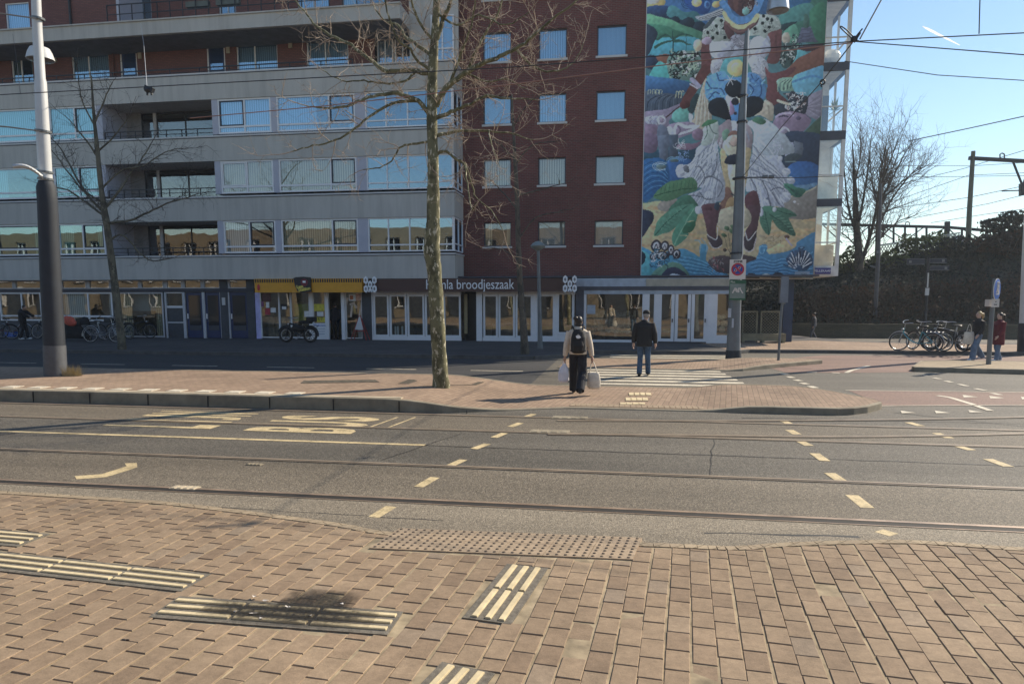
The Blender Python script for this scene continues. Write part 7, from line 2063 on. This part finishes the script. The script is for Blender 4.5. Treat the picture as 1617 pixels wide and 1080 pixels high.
# contrail high in the sky
mb = MB(); d0 = CR @ Vector(((1457 - 808.5) / FOC, -(41 - PY0) / FOC, -1)); d1 = CR @ Vector(((1516 - 808.5) / FOC, -(71 - PY0) / FOC, -1))
pts = [(d0.lerp(d1, i / 8)) * 2200 for i in range(9)]
mb.tube(pts, [1, 3, 3.6, 3.4, 3, 2.6, 2, 1.4, .7], 8)
m = bpy.data.materials.new('ice trail'); m.use_nodes = True; nt = m.node_tree; b = nt.nodes['Principled BSDF']; tl = N(nt, 'ShaderNodeBsdfTranslucent'); tl.inputs[0].default_value = (1, 1, 1, 1); tp = N(nt, 'ShaderNodeBsdfTransparent'); mx_ = N(nt, 'ShaderNodeMixShader'); mx_.inputs[0].default_value = .75; L(nt, tp.outputs[0], mx_.inputs[1]); L(nt, tl.outputs[0], mx_.inputs[2]); L(nt, mx_.outputs[0], nt.nodes['Material Output'].inputs[0])
tag(mb.build('contrail', m, smooth='all'), 'short white aircraft contrail in the blue sky', 'contrail')
# trellis screen, planter and A-board
yq = 31.9
for k, (a, b, lb) in enumerate(((1172, 1196.5, 'wooden trellis panel next to the tram pole, of two in the arcade'), (1201, 1232, 'wider wooden trellis panel beside the blue column in the arcade'))):
    x0, x1 = F(a, 510, yq)[0], F(b, 510, yq)[0]; z0, z1 = F(a, 529, yq)[1], F(a, 491, yq)[1]
    t = thing('trellis', lb, 'trellis', group='trellis panels')
    mb = MB(); mb.box(x0, x0 + .06, yq, yq + .05, 0.1, z1); mb.box(x1 - .06, x1, yq, yq + .05, .1, z1); mb.box(x0, x1, yq + .002, yq + .05, z1 - .06, z1); mb.box(x0, x1, yq + .002, yq + .05, z0, z0 + .06); M_tr = mat('weathered wood', (.25, .22, .14), .8, var=.2, vs=6); mb.build('frame', M_tr, t)
    mb = MB(); h = z1 - z0; w_ = x1 - x0
    for i in range(-8, 14):
        for s_ in (1, -1):
            xa = x0 + i * .13; p0 = Vector((xa, yq + .02 + .012 * s_, z0)); p1 = Vector((xa + h * s_, yq + .02 + .012 * s_, z1))
            t0, t1 = 0.0, 1.0
            lo, hi = ((x0 - p0.x) / (p1.x - p0.x), (x1 - p0.x) / (p1.x - p0.x)); lo, hi = min(lo, hi), max(lo, hi); t0, t1 = max(0, lo), min(1, hi)
            if t1 - t0 > .03: mb.bar(p0.lerp(p1, t0), p0.lerp(p1, t1), .022, .012)
    mb.build('lattice', M_tr, t)
x0, x1 = F(1170, 535, yq - .2)[0], F(1240, 535, yq - .2)[0]
t = thing('planter_box', 'long low wooden planter box under the trellis panels', 'planter')
mb = MB()
for i in range(3): mb.box(x0, x1, yq - .32, yq - .06, .2 + i * .105, .3 + i * .105)
mb.build('boards', M_tr, t)
pieces('leg', [(x0 + (x1 - x0) * f_ - .05, x0 + (x1 - x0) * f_ + .05, yq - .34, yq - .05, .11, .52) for f_ in (.05, .5, .95)], M_tr, t)
x, y = G(569, 537, .12); 
t = thing('a_board', 'red framed pavement sign standing open before the store', 'pavement sign', (x, y, .12))
mb = MB(); w_, h = .62, 1.12
for yy in (-.22, .22):
    for s_ in (-1, 1): mb.bar((s_ * .38, yy, 0), (s_ * .03, 0, h), .03)
    mb.bar((-.24, yy * .6, .42), (.24, yy * .6, .42), .025)
mb.build('frame', mat('red tube', (.30, .03, .03), .4), t)
mb = MB(); mb.face([(-.22, -.12, .48), (.22, -.12, .48), (.06, -.02, h - .05), (-.06, -.02, h - .05)]); mb.build('panel', M_coping, t)
# ================================================================== people
M_skin = mat('skin', (.46, .28, .20), .55, var=.08); M_skin2 = mat('pale skin', (.55, .36, .28), .55, var=.08)
M_hairb = mat('dark brown hair', (.022, .015, .011), .5, var=.3, vs=30); M_hairy = mat('blond hair', (.50, .36, .17), .5, var=.3, vs=30); M_hairg = mat('grey hair', (.30, .28, .26), .6, var=.3, vs=30)
M_nvy = mat('dark navy cloth', (.012, .014, .022), .85, var=.25, vs=8, bmp=.2, bs=20); M_blk = mat('black cloth', (.011, .011, .013), .8, var=.3, vs=8, bmp=.3, bs=16)
M_beige = mat('beige fleece', (.66, .57, .46), .95, var=.12, vs=14, bmp=.5, bs=60); M_jean = mat('blue denim', (.045, .085, .15), .85, var=.3, vs=10, bmp=.2, bs=30); M_jeanl = mat('light blue denim', (.14, .20, .28), .85, var=.25, vs=9, bmp=.2, bs=30)
M_redc = mat('dark red wool', (.13, .013, .022), .85, var=.2, vs=8); M_greyc = mat('grey cloth', (.10, .10, .11), .85, var=.25, vs=8); M_shoe = mat('dark shoe', (.015, .014, .014), .6); M_shoew = mat('white shoe', (.65, .65, .65), .6)

def remesh(mb, name, m, par, vox, it=3):
    me = bpy.data.meshes.new(name); me.from_pydata(mb.v, [], mb.f); me.update()
    o = bpy.data.objects.new(name, me); COL.objects.link(o)
    r = o.modifiers.new('r', 'REMESH'); r.mode = 'VOXEL'; r.voxel_size = vox; r.use_smooth_shade = True
    s_ = o.modifiers.new('s', 'SMOOTH'); s_.iterations = it; s_.factor = .5
    dg = bpy.context.evaluated_depsgraph_get()
    m2 = bpy.data.meshes.new_from_object(o.evaluated_get(dg)); o.modifiers.clear(); o.data = m2; bpy.data.meshes.remove(me)
    m2.materials.append(m); m2.polygons.foreach_set('use_smooth', [True] * len(m2.polygons))
    o.name = name; o.parent = par
    return o
def loft(mb, rings, n=18):
    """rings: (cx, cy, z, rx, ry)"""
    vs = [(cx + rx * math.cos(2 * math.pi * j / n), cy + ry * math.sin(2 * math.pi * j / n), z) for cx, cy, z, rx, ry in rings for j in range(n)]
    fs = [(i * n + j, i * n + (j + 1) % n, (i + 1) * n + (j + 1) % n, (i + 1) * n + j) for i in range(len(rings) - 1) for j in range(n)]
    fs += [tuple(range(n))[::-1], tuple((len(rings) - 1) * n + j for j in range(n))]
    return mb.add(vs, fs)
def hand(mb, w_, d, side, grip=.5):
    """hand at wrist w_, pointing along d; side = +1 right, -1 left; fingers curl forward"""
    d = Vector(d).normalized(); fw = Vector((0, 1, 0)); fw = (fw - d * fw.dot(d)).normalized(); lat = d.cross(fw)
    w_ = Vector(w_); c = w_ + d * .05
    mb.tube([w_, w_ + d * .03, c + d * .045], [.024, .036, .034], 8)
    for i, (o, l_) in enumerate(((-.027, .068), (-.009, .078), (.010, .072), (.027, .055))):
        k = c + d * .04 + fw * o
        a = k + d * l_ * .5; inw = -Vector((side, 0, 0)); b = a + (d * (1 - grip) + inw * grip).normalized() * l_ * .35; e = b + (d * (.6 - grip) + inw).normalized() * l_ * .28
        mb.tube([k - d * .015, a, b, e], [.0105, .0100, .0095, .0075], 6)
    th = w_ + d * .035 + fw * .028
    mb.tube([th, th + fw * .026 + d * .024, th + fw * .03 + d * .055], [.014, .012, .009], 6)
def person(label, loc, heading, Hh, J=None, top=None, legs=None, shoe=None, hair='short', hm=None, skin=None, topm=None, legm=None, vox=.011, coat=.86, wide=1.0, legw=1.0, hat=None, group=None, lean=0.0):
    t = thing('person', label, 'person', loc, heading, group); s = Hh / 1.75; t.scale = (s, s, s)
    D = dict(hl=(-.09, 0, .93), hr=(.09, 0, .93), kl=(-.10, .03, .50), kr=(.10, .03, .50), al=(-.10, -.02, .09), ar=(.10, -.02, .09), sl=(-.185, 0, 1.42), sr=(.185, 0, 1.42), el=(-.24, -.03, 1.13), er=(.24, -.03, 1.13), wl=(-.26, .04, .88), wr=(.26, .04, .88), head=(0, .02, 1.63), tilt=0.0)
    D.update(J or {}); V_ = {k: Vector(v) for k, v in D.items() if k not in ('tilt', 'grip')}
    hd = V_['head']; m_sk = skin or M_skin
    b = MB()
    loft(b, [(0, 0, .88, .15, .10), (0, 0, 1.0, .15, .10), (0, .005, 1.15, .135, .09), (0, .005, 1.32, .165, .105), (0, 0, 1.42, .15, .085), (0, 0, 1.47, .07, .06)])
    b.tube([(0, 0, 1.44), hd - Vector((0, .01, .06))], [.06, .052], 10)
    b.ell(hd, (.075, .092, .112), 9); b.ell(hd + Vector((0, .035, -.055)), (.052, .06, .055), 7); b.ell(hd + Vector((0, .098, -.02)), (.012, .02, .022), 5)
    for sx in (-1, 1): b.ell(hd + Vector((.077 * sx, 0, -.015)), (.01, .022, .032), 5)
    for sd_ in ('l', 'r'):
        b.tube([V_['s' + sd_], V_['e' + sd_], V_['w' + sd_]], [.05, .038, .026], 10)
        hand(b, V_['w' + sd_], V_['w' + sd_] - V_['e' + sd_], 1 if sd_ == 'r' else -1, D.get('grip', .35))
        b.tube([V_['h' + sd_], V_['k' + sd_], V_['a' + sd_]], [.085, .055, .038], 10)
        a = V_['a' + sd_]; b.ell(a + Vector((0, .06, -.05)), (.04, .11, .035), 6)
    remesh(b, 'body', m_sk, t, vox, 2)
    f_ = MB()
    for sx in (-1, 1): f_.ell(hd + Vector((.03 * sx, .083, .008)), (.011, .008, .007), 5)
    f_.ell(hd + Vector((0, .092, -.06)), (.022, .007, .006), 5); f_.build('face_features', M_hairb, t, True)
    # top garment
    g = MB(); w1 = wide
    loft(g, [(0, -.005, coat, .185 * w1, .135 * w1), (0, -.005, coat + .1, .185 * w1, .14 * w1), (0, 0, 1.15, .175 * w1, .135 * w1), (0, 0, 1.32, .20 * w1, .135 * w1), (0, -.005, 1.42, .185 * w1, .11), (0, -.005, 1.47, .10, .085), (0, 0, 1.51, .075, .075)])
    for sd_ in ('l', 'r'):
        S, E_, W_ = V_['s' + sd_], V_['e' + sd_], V_['w' + sd_]
        g.tube([S + Vector((0, 0, -.01)), S.lerp(E_, .5), E_, E_.lerp(W_, .55), W_.lerp(E_, .06)], [.078 * w1, .070 * w1, .062 * w1, .058 * w1, .048 * w1], 12)
    remesh(g, 'jacket', topm or M_nvy, t, vox, 3)
    l_ = MB(); k = legw
    loft(l_, [(0, 0, .86, .165, .12), (0, 0, 1.0, .16, .115), (0, 0, 1.06, .15, .105)])
    for sd_ in ('l', 'r'):
        h_, kn, an = V_['h' + sd_], V_['k' + sd_], V_['a' + sd_]
        l_.tube([h_ + Vector((0, 0, .03)), h_.lerp(kn, .5), kn, kn.lerp(an, .5), an + Vector((0, 0, -.03))], [.105, .090 * (k + 1) / 2, .075 * k, .072 * k, .072 * k], 12)
    remesh(l_, 'trousers', legm or M_jean, t, vox, 3)
    for sd_ in ('l', 'r'):
        a = V_['a' + sd_]; sh = MB(); sh.ell(a + Vector((0, .055, -.045)), (.052, .145, .045), 8); sh.ell(a + Vector((0, -.01, -.02)), (.05, .065, .06), 7)
        sh.build('shoe', shoe or M_shoe, t, True)
    hh = MB()
    hh.ell(hd + Vector((0, -.018, .022)), (.086, .094, .108), 9)
    if hair == 'pony': hh.tube([hd + Vector((0, -.09, .05)), hd + Vector((0, -.16, .03)), hd + Vector((0, -.17, -.08)), hd + Vector((0, -.14, -.16))], [.03, .042, .036, .012], 8)
    if hair == 'bun': hh.ell(hd + Vector((-.07, -.07, .075)), (.055, .05, .05), 7); hh.ell(hd + Vector((0, -.05, -.06)), (.07, .06, .07), 7)
    if hair == 'long': loft(hh, [(0, -.06, 1.42, .085, .05), (0, -.05, 1.55, .09, .065), (0, -.03, 1.66, .085, .085)])
    remesh(hh, 'hair', hm or M_hairb, t, .010, 2)
    if hat:
        c_ = MB(); M = Matrix.Translation(hd + Vector((0, -.012, .045)))
        c_.lathe([(.095, 0), (.098, .03), (.085, .075), (.05, .10), (.005, .108)], M, 20); cp = c_.build('cap', hat, t, True)
        v_ = MB(); v_.add([hd + Vector(q) for q in ((-.075, .06, .05), (-.06, .14, .035), (0, .17, .03), (.06, .14, .035), (.075, .06, .05), (-.075, .06, .06), (-.06, .14, .045), (0, .17, .04), (.06, .14, .045), (.075, .06, .06))], [(4, 3, 2, 1, 0), (5, 6, 7, 8, 9), (0, 1, 6, 5), (1, 2, 7, 6), (2, 3, 8, 7), (3, 4, 9, 8)]); v_.build('visor', hat, cp)
    return t
def hgt(px, y0, y1, z=0.0):
    x, y = G(px, y0, z); return x, y, F(px, y1, y)[1] - z
# walker with two bags
x, y, hh = hgt(912, 623, 498, .03)
WK = person('person in a beige fleece jacket and wide navy trousers, both hands full of bags', (x, y, .03), rad(4), hh,
    dict(kl=(-.09, .20, .50), al=(-.09, .30, .09), kr=(.10, .0, .48), ar=(.05, -.32, .15), sl=(-.18, 0, 1.40), sr=(.18, 0, 1.40), el=(-.255, -.02, 1.11), wl=(-.285, .0, .84), er=(.26, -.01, 1.11), wr=(.305, .0, .84), head=(.01, .03, 1.61), grip=.8), hair='bun', topm=M_beige, legm=M_nvy, vox=.010, wide=1.06, legw=1.35, coat=.90)
def local(t, p): return t.matrix_basis @ Vector(p)
def stuffed(label, name, cat, t, rings, m, hm, hands, extra=None, vox=.011):
    """bag or pack described in a person's coordinates, kept top-level"""
    o = thing(name, label, cat, t.location, t.rotation_euler.z); o.scale = t.scale
    mb = MB(); loft(mb, rings, 20); remesh(mb, 'bag_body', m, o, vox, 3)
    for q in hands:
        h_ = MB(); h_.tube(smooth_line([tuple(p) for p in q], 4), .0085, 6); h_.build('handle', hm, o)
    return o
bp = thing('backpack', 'black backpack with a white emblem on the back of the person in beige', 'backpack', WK.location, WK.rotation_euler.z); bp.scale = WK.scale
mb = MB(); loft(mb, [(0, -.20, .93, .10, .05), (0, -.215, .97, .155, .085), (0, -.225, 1.12, .165, .10), (0, -.215, 1.28, .155, .085), (0, -.19, 1.40, .12, .06), (0, -.17, 1.455, .07, .03)], 20); loft(mb, [(0, -.30, .99, .10, .03), (0, -.31, 1.1, .115, .04), (0, -.30, 1.2, .09, .025)]); remesh(mb, 'pack_body', M_blk, bp, .011, 3)
mb = MB(); Mx = Matrix.Translation((0, -.322, 1.30)) @ Matrix.Rotation(math.pi / 2, 4, 'X')
mb.plate([(-.055, .0), (-.03, -.035), (.02, -.04), (.06, -.01), (.035, .005), (.03, .04), (.01, .015), (-.005, .06), (-.02, .015), (-.035, .03)], Mx @ Matrix.Translation((0, 0, -.03)), .045); mb.build('pack_emblem', M_letter, bp)
mb = MB()
for sx in (-1, 1): mb.tube(smooth_line([(sx * .09, -.16, 1.44), (sx * .125, -.05, 1.515), (sx * .135, .08, 1.45), (sx * .15, .14, 1.25), (sx * .16, .06, 1.02), (sx * .15, -.14, .98)], 4), .02, 8)
mb.build('strap', M_blk, bp)
M_plas = mat('white plastic film', (.70, .68, .72), .35, var=.08, vs=12, bmp=.6, bs=14); M_canvas = mat('cream canvas', (.66, .60, .50), .9, var=.15, vs=12, bmp=.4, bs=20)
wl = Vector((-.295, 0, .755)); wr = Vector((.315, 0, .755))
stuffed('white plastic carrier bag hanging from the left hand', 'carrier_bag', 'bag', WK, [(wl.x - .02, .0, .27, .09, .06), (wl.x - .02, .0, .32, .125, .075), (wl.x - .02, 0, .48, .12, .07), (wl.x - .01, 0, .60, .09, .05), (wl.x, 0, .66, .04, .03), (wl.x, 0, .70, .018, .018)], M_plas, M_plas, [[wl + Vector((-.05, 0, -.11)), wl + Vector((-.02, 0, -.02)), wl, wl + Vector((.02, 0, -.03)), wl + Vector((.04, 0, -.11))]])
stuffed('cream canvas tote bag hanging from the right hand', 'tote_bag', 'bag', WK, [(wr.x + .04, 0, .13, .10, .05), (wr.x + .04, 0, .17, .145, .07), (wr.x + .04, 0, .32, .15, .075), (wr.x + .035, 0, .46, .13, .055), (wr.x + .03, 0, .50, .115, .03)], M_canvas, M_canvas, [[wr + Vector((-.06, -.03, -.27)), wr + Vector((-.03, -.01, -.09)), wr, wr + Vector((.05, -.01, -.09)), wr + Vector((.11, -.03, -.27))], [wr + Vector((-.05, .03, -.27)), wr + Vector((-.02, .01, -.1)), wr + Vector((.005, 0, 0)), wr + Vector((.06, .01, -.1)), wr + Vector((.12, .03, -.27))]])
x, y, hh = hgt(1016, 594, 491, .0)
person('person in dark padded jacket, jeans and cap walking away over the zebra crossing', (x, y, .005), rad(-6), hh,
    dict(kl=(-.10, .06, .50), al=(-.11, -.04, .09), kr=(.10, .05, .50), ar=(.11, .14, .10), el=(-.27, -.03, 1.14), wl=(-.285, .02, .88), er=(.275, -.04, 1.14), wr=(.29, .06, .88), head=(.04, .05, 1.62)), topm=M_blk, legm=M_jean, vox=.011, wide=1.14, coat=.80, hat=M_blk, hm=M_hairg, skin=M_skin2)
x, y, hh = hgt(1541, 570, 492, .0)
person('person with blond ponytail in a dark jacket and wide jeans beside the blue sign', (x, y, .005), rad(105), hh,
    dict(kl=(-.09, .18, .50), al=(-.09, .22, .09), kr=(.09, -.04, .50), ar=(.09, -.30, .14), el=(-.24, .02, 1.13), wl=(-.22, .16, .93), er=(.24, -.06, 1.13), wr=(.25, .02, .88)), hair='pony', hm=M_hairy, topm=M_blk, legm=M_jeanl, vox=.013, legw=1.4, skin=M_skin2, shoe=M_shoew, coat=.88)
PW = bpy.data.objects[-1] if False else None
x2, y2, hh2 = hgt(1574, 571, 494, .0)
person('person with dark tied hair in a dark red coat and light jeans', (x2, y2, .005), rad(100), hh2,
    dict(kl=(-.09, .06, .50), al=(-.10, .10, .09), kr=(.09, .0, .50), ar=(.09, -.16, .10), el=(-.23, .03, 1.13), wl=(-.20, .17, .92), er=(.24, -.08, 1.13), wr=(.25, -.02, .88)), hair='pony', hm=M_hairb, topm=M_redc, legm=M_jeanl, vox=.013, legw=1.05, skin=M_skin2, shoe=M_shoew, coat=.60, wide=1.18)
sb = thing('shoulder_bag', 'pale flat shopping bag held by the person with the blond ponytail', 'bag', (x - .32, y - .12, .55), rad(15))
mb = MB(); loft(mb, [(0, 0, 0, .16, .04), (0, 0, .05, .19, .06), (0, 0, .33, .18, .05), (0, 0, .40, .16, .02)]); mb.build('bag_body', M_canvas, sb, True); mb = MB(); mb.tube(smooth_line([(-.1, 0, .38), (-.03, 0, .62), (.03, 0, .62), (.1, 0, .38)], 4), .009, 6); mb.build('handle', M_canvas, sb)
x, y, hh = hgt(1284, 535, 492, .05)
person('grey clad person walking in the shade past the low mossy wall', (x, y, .0), rad(80), hh, dict(kl=(-.09, .14, .50), al=(-.09, .16, .09), kr=(.09, .04, .50), ar=(.09, -.18, .12)), topm=M_greyc, legm=M_greyc, vox=.018, wide=1.1)
x, y, hh = hgt(38, 536, 480, .118)
person('person in black with white trainers bending over a bicycle by the ground floor windows', (x, y, .118), rad(-75), hh,
    dict(sl=(-.18, .08, 1.40), sr=(.18, .08, 1.40), el=(-.2, .28, 1.22), wl=(-.16, .48, 1.12), er=(.2, .26, 1.2), wr=(.18, .46, 1.08), head=(0, .14, 1.58), kl=(-.12, .08, .50), al=(-.14, .12, .09), ar=(.12, -.1, .09)), topm=M_blk, legm=M_blk, shoe=M_shoew, vox=.016, wide=1.15)
x, z = F(530, 536, 31.25)
person('dark figure standing in the open doorway of the store with the orange fascia', (F(530, 510, 31.3)[0], 31.3, .12), rad(10), 1.72, topm=M_nvy, legm=M_blk, vox=.016, wide=1.1)

# ================================================================== bicycles
M_tyre = mat('tyre rubber', (.015, .015, .016), .8); M_rim = mat('rim metal', (.42, .43, .44), .35, .8); M_spoke = mat('spoke steel', (.35, .35, .36), .4, .7); M_saddle = mat('saddle leather', (.02, .018, .016), .6)
def bicycle(label, loc, heading, lean=0.0, fm=None, low=False, basket=False, crate=None, rack=True, steer=0.0, group='parked bicycles', fat=False, cat='bicycle', name='bicycle', R=.345):
    t = thing(name, label, cat, loc, heading, group); t.rotation_euler = (0, 0, heading)
    t.rotation_mode = 'XYZ'; t.rotation_euler = (lean, 0, heading)
    fm = fm or M_black; tw = .055 if fat else .018; wb = .56
    RX = Matrix.Rotation(math.pi / 2, 3, 'X')
    for cx in (-wb, wb):
        RR = RX if cx < 0 else Matrix.Rotation(steer, 3, 'Z') @ RX
        c = Vector((cx, 0, R))
        w_ = MB(); w_.torus(c, R - tw, tw, RR, 30, 8); ty = w_.build('wheel', M_tyre, t, True)
        w_ = MB(); w_.torus(c, R - tw * 2 - .008, .012 if not fat else .02, RR, 30, 6); w_.build('rim', M_rim, ty, True)
        w_ = MB()
        for i in range(16 if not fat else 10):
            a = 2 * math.pi * i / (16 if not fat else 10); w_.tube([c + RR @ Vector((.02 * math.cos(a), .02 * math.sin(a), .03 * (-1) ** i)), c + RR @ Vector(((R - tw * 2) * math.cos(a), (R - tw * 2) * math.sin(a), 0))], .0026 if not fat else .012, 4, False)
        w_.tube([c + RR @ Vector((0, 0, -.05)), c + RR @ Vector((0, 0, .05))], .025 if not fat else .06, 8); w_.build('spokes', M_spoke if not fat else M_black, ty)
        g = MB(); g.torus(c, R + .025, .018 if not fat else .04, RR, 16, 4, rad(20) if cx > 0 else rad(10), rad(150) if cx > 0 else rad(190)); g.build('mudguard', M_black if not low else M_rim, t, True)
    f_ = MB(); bb = Vector((-.08, 0, .29)); st = Vector((-.22, 0, .74)); hd = Vector((.37, 0, .86)); hb = Vector((.42, 0, .68)); ra = Vector((-wb, 0, R)); fa = Vector((wb, 0, R))
    r_ = .019 if not fat else .04
    f_.tube([bb, st], r_, 8); f_.tube([hd, hb], r_ * 1.1, 8)
    if low: f_.tube(smooth_line([tuple(hb), (.2, 0, .42), tuple(bb)], 5), r_ * 1.2, 8)
    else:
        f_.tube([hb, bb], r_ * 1.1, 8); f_.tube([st + Vector((.02, 0, -.04)), hd + Vector((.02, 0, -.04))], r_, 8)
    for s_ in (-.06, .06):
        f_.tube([bb, ra + Vector((0, s_, 0))], r_ * .55, 6); f_.tube([st, ra + Vector((0, s_, 0))], r_ * .5, 6)
    f_.build('frame', fm, t, True)
    k = MB(); RZ = Matrix.Rotation(steer, 3, 'Z')
    for s_ in (-.05, .05): k.tube([hb, hb + Vector((.03, s_, -.06)), fa + Vector((0, s_, 0))], r_ * .7, 6)
    k.build('fork', M_rim if low else fm, t, True)
    h_ = MB(); hp = hd + Vector((-.03, 0, .16)); h_.tube([hd, hp], .014, 8)
    q = [(-.18, -.29, .05), (-.06, -.27, .06), (.05, -.12, .03), (.05, .12, .03), (-.06, .27, .06), (-.18, .29, .05)]
    h_.tube(smooth_line([tuple(hp + RZ @ Vector(v)) for v in q], 4), .012, 8); h_.build('handlebar', M_rim, t, True)
    s_ = MB(); s_.tube([st, st + Vector((-.03, 0, .16))], .014, 8); s_.build('seat_post', M_rim, t, True)
    s_ = MB(); c = st + Vector((-.04, 0, .19)); s_.ell(c + Vector((-.05, 0, 0)), (.11, .085, .035), 7); s_.ell(c + Vector((.09, 0, 0)), (.11, .032, .028), 7); s_.build('saddle', M_saddle, t, True)
    p_ = MB(); p_.tube([bb + Vector((0, -.07, 0)), bb + Vector((0, .07, 0))], .02, 8); p_.torus(bb + Vector((0, .05, 0)), .085, .008, RX, 16, 5)
    for sg in (-1, 1): p_.bar(bb + Vector((0, .08 * sg, 0)), bb + Vector((.1 * sg, .08 * sg, -.13 * sg)), .018); p_.box(bb.x + .1 * sg - .045, bb.x + .1 * sg + .045, .08 * sg, .18 * sg, bb.z - .13 * sg - .012, bb.z - .13 * sg + .012)
    p_.build('crank', M_spoke, t)
    if rack:
        r = MB()
        for sg in (-.06, .06): r.tube([(-.30, sg, .74), (-.92, sg, .74), (-.88, sg, .70), (-wb, sg * 1.2, R)], .007, 5)
        for i in range(5): r.tube([(-.36 - i * .13, -.06, .74), (-.36 - i * .13, .06, .74)], .005, 4)
        r.build('carrier', M_black if not low else M_rim, t)
    l_ = MB(); l_.ell((.44, 0, .80), (.05, .04, .04), 6); l_.build('headlight', M_rim, t, True)
    if crate or basket:
        r = MB(); x0 = -.86 if not basket else .44
        r.box(x0, x0 + .38, -.19, .19, .76, .78)
        for sg in (-.19, .18): r.box(x0, x0 + .38, sg, sg + .012, .78, 1.0)
        for xx in (x0, x0 + .368): r.box(xx, xx + .012, -.178, .178, .782, .998)
        r.build('crate', crate or M_black, t)
    return t
zp = .118
def bk(px, py, z=zp): x, y = G(px, py, z); return (x, y, z)
M_dbl = mat('dark blue crate', (.02, .09, .35), .5); M_dgr = mat('grey bicycle paint', (.16, .17, .18), .4); M_mar = mat('dark red bicycle paint', (.09, .012, .02), .4)
bicycle('bicycle half cut by the picture edge under the ground floor windows', bk(-2, 536), rad(20), .10, M_black)
bicycle('dark red bicycle with upright bars next to the person in black', bk(22, 534), rad(12), .06, M_mar, low=True)
bicycle('black roadster bicycle standing behind the tall lamp post', bk(75, 535), rad(178), .08, M_black)
bicycle('silver grey bicycle nearest the slender tree trunk, of the row by the windows', bk(163, 541), rad(8), -.12, M_dgr, low=True)
bicycle('black bicycle locked behind the silver grey one', bk(150, 536), rad(-14), .10, M_black, crate=M_black)
bicycle('black bicycle before the net curtained display window', bk(220, 534), rad(6), .06, M_black)
bicycle('dark bicycle partly behind the slender tree trunk', bk(190, 535), rad(170), .08, M_black, basket=True)
x, y, z = bk(27, 531); mb = MB(); mb.box(x - .28, x + .28, y - .5, y - .2, zp, zp + .24); mb.box(x - .25, x + .25, y - .47, y - .23, zp + .24, zp + .26); tag(mb.build('blue_crate', M_dbl), 'bright blue plastic crate standing among the bicycles', 'crate')
# covered scooter with an orange bag
x, y, z = bk(118, 538)
t = thing('motor_scooter', 'dark covered scooter beside the lamp post sleeve with bicycles all round', 'scooter', (x, y, zp), rad(4))
mb = MB()
loft(mb, [(0, 0, .12, .75, .22), (0, 0, .35, .85, .26), (-.1, 0, .62, .70, .24), (-.3, 0, .80, .42, .2), (-.35, 0, .86, .3, .12)]); mb.ell((.55, 0, .75), (.22, .22, .35), 7); remesh(mb, 'cover', M_blk, t, .03, 4)
for cx in (-.6, .65):
    w_ = MB(); w_.torus((cx, 0, .22), .17, .06, Matrix.Rotation(math.pi / 2, 3, 'X'), 20, 8); w_.build('wheel', M_tyre, t, True)
c = P(110, 507, y - .3); mb = MB(); mb.ell(c, (.26, .16, .22), 8); mb.ell(c + Vector((.12, 0, -.08)), (.2, .14, .16), 7); mb.ell(c + Vector((-.14, 0, .1)), (.14, .12, .14), 7)
o = remesh(mb, 'bag', mat('orange red fabric', (.55, .10, .06), .8, var=.2, vs=10), None, .02, 3); tag(o, 'orange red bag lying on the covered scooter', 'bag')
# fat tyred motor bike before the store
x, y, z = bk(471, 541)
t = bicycle('black fat tyred motor bike parked before the store with the orange fascia', (x, y, zp), rad(180), .05, M_black, fat=True, cat='motorbike', name='motorbike', group=None, R=.34)
mb = MB(); mb.ell((-.02, 0, .62), (.34, .11, .16), 7); mb.box(-.62, -.1, -.13, .13, .82, .9); mb.box(-.8, -.45, -.16, .16, .9, 1.12); remesh(mb, 'motor_body', M_blk, t, .025, 2)
# right-hand group
M_turq = mat('turquoise bicycle paint', (.10, .33, .38), .35, .2)
xr, yr = G(1446, 555, .12)
bicycle('turquoise low step bicycle leaning on its stand on the sunny pavement', (xr, yr, .122), rad(140), -.18, M_turq, low=True, steer=.6, group='bicycles by the embankment')
bicycle('black bicycle parked behind the turquoise one', (xr + .6, yr + .55, .122), rad(130), .1, M_black, steer=-.3, group='bicycles by the embankment')
bicycle('black bicycle turned towards the street, third of the sunny group', (xr + 1.15, yr + .1, .122), rad(105), .08, M_dgr, steer=.4, group='bicycles by the embankment')
bicycle('black fat wheeled bicycle with long flat carrier at the end of the sunny group', (xr + 1.25, yr + .45, .122), rad(170), .05, M_black, fat=True, group='bicycles by the embankment', R=.36)

# ================================================================== added scatter volume, lifts the darks like lens flare
mb = MB(); mb.box(-150, 150, -60, 260, -1.06, 36)
hz = struct(mb.build('flare_veil', bpy.data.materials.new('haze air')), 'stuff')
hm_ = hz.data.materials[0]; hm_.use_nodes = True; nt = hm_.node_tree; nt.nodes.clear()
ho = N(nt, 'ShaderNodeOutputMaterial'); pv = N(nt, 'ShaderNodeVolumePrincipled')
pv.inputs['Color'].default_value = (.80, .88, 1, 1); pv.inputs['Density'].default_value = .0006; pv.inputs['Anisotropy'].default_value = .35
L(nt, pv.outputs[0], ho.inputs['Volume'])
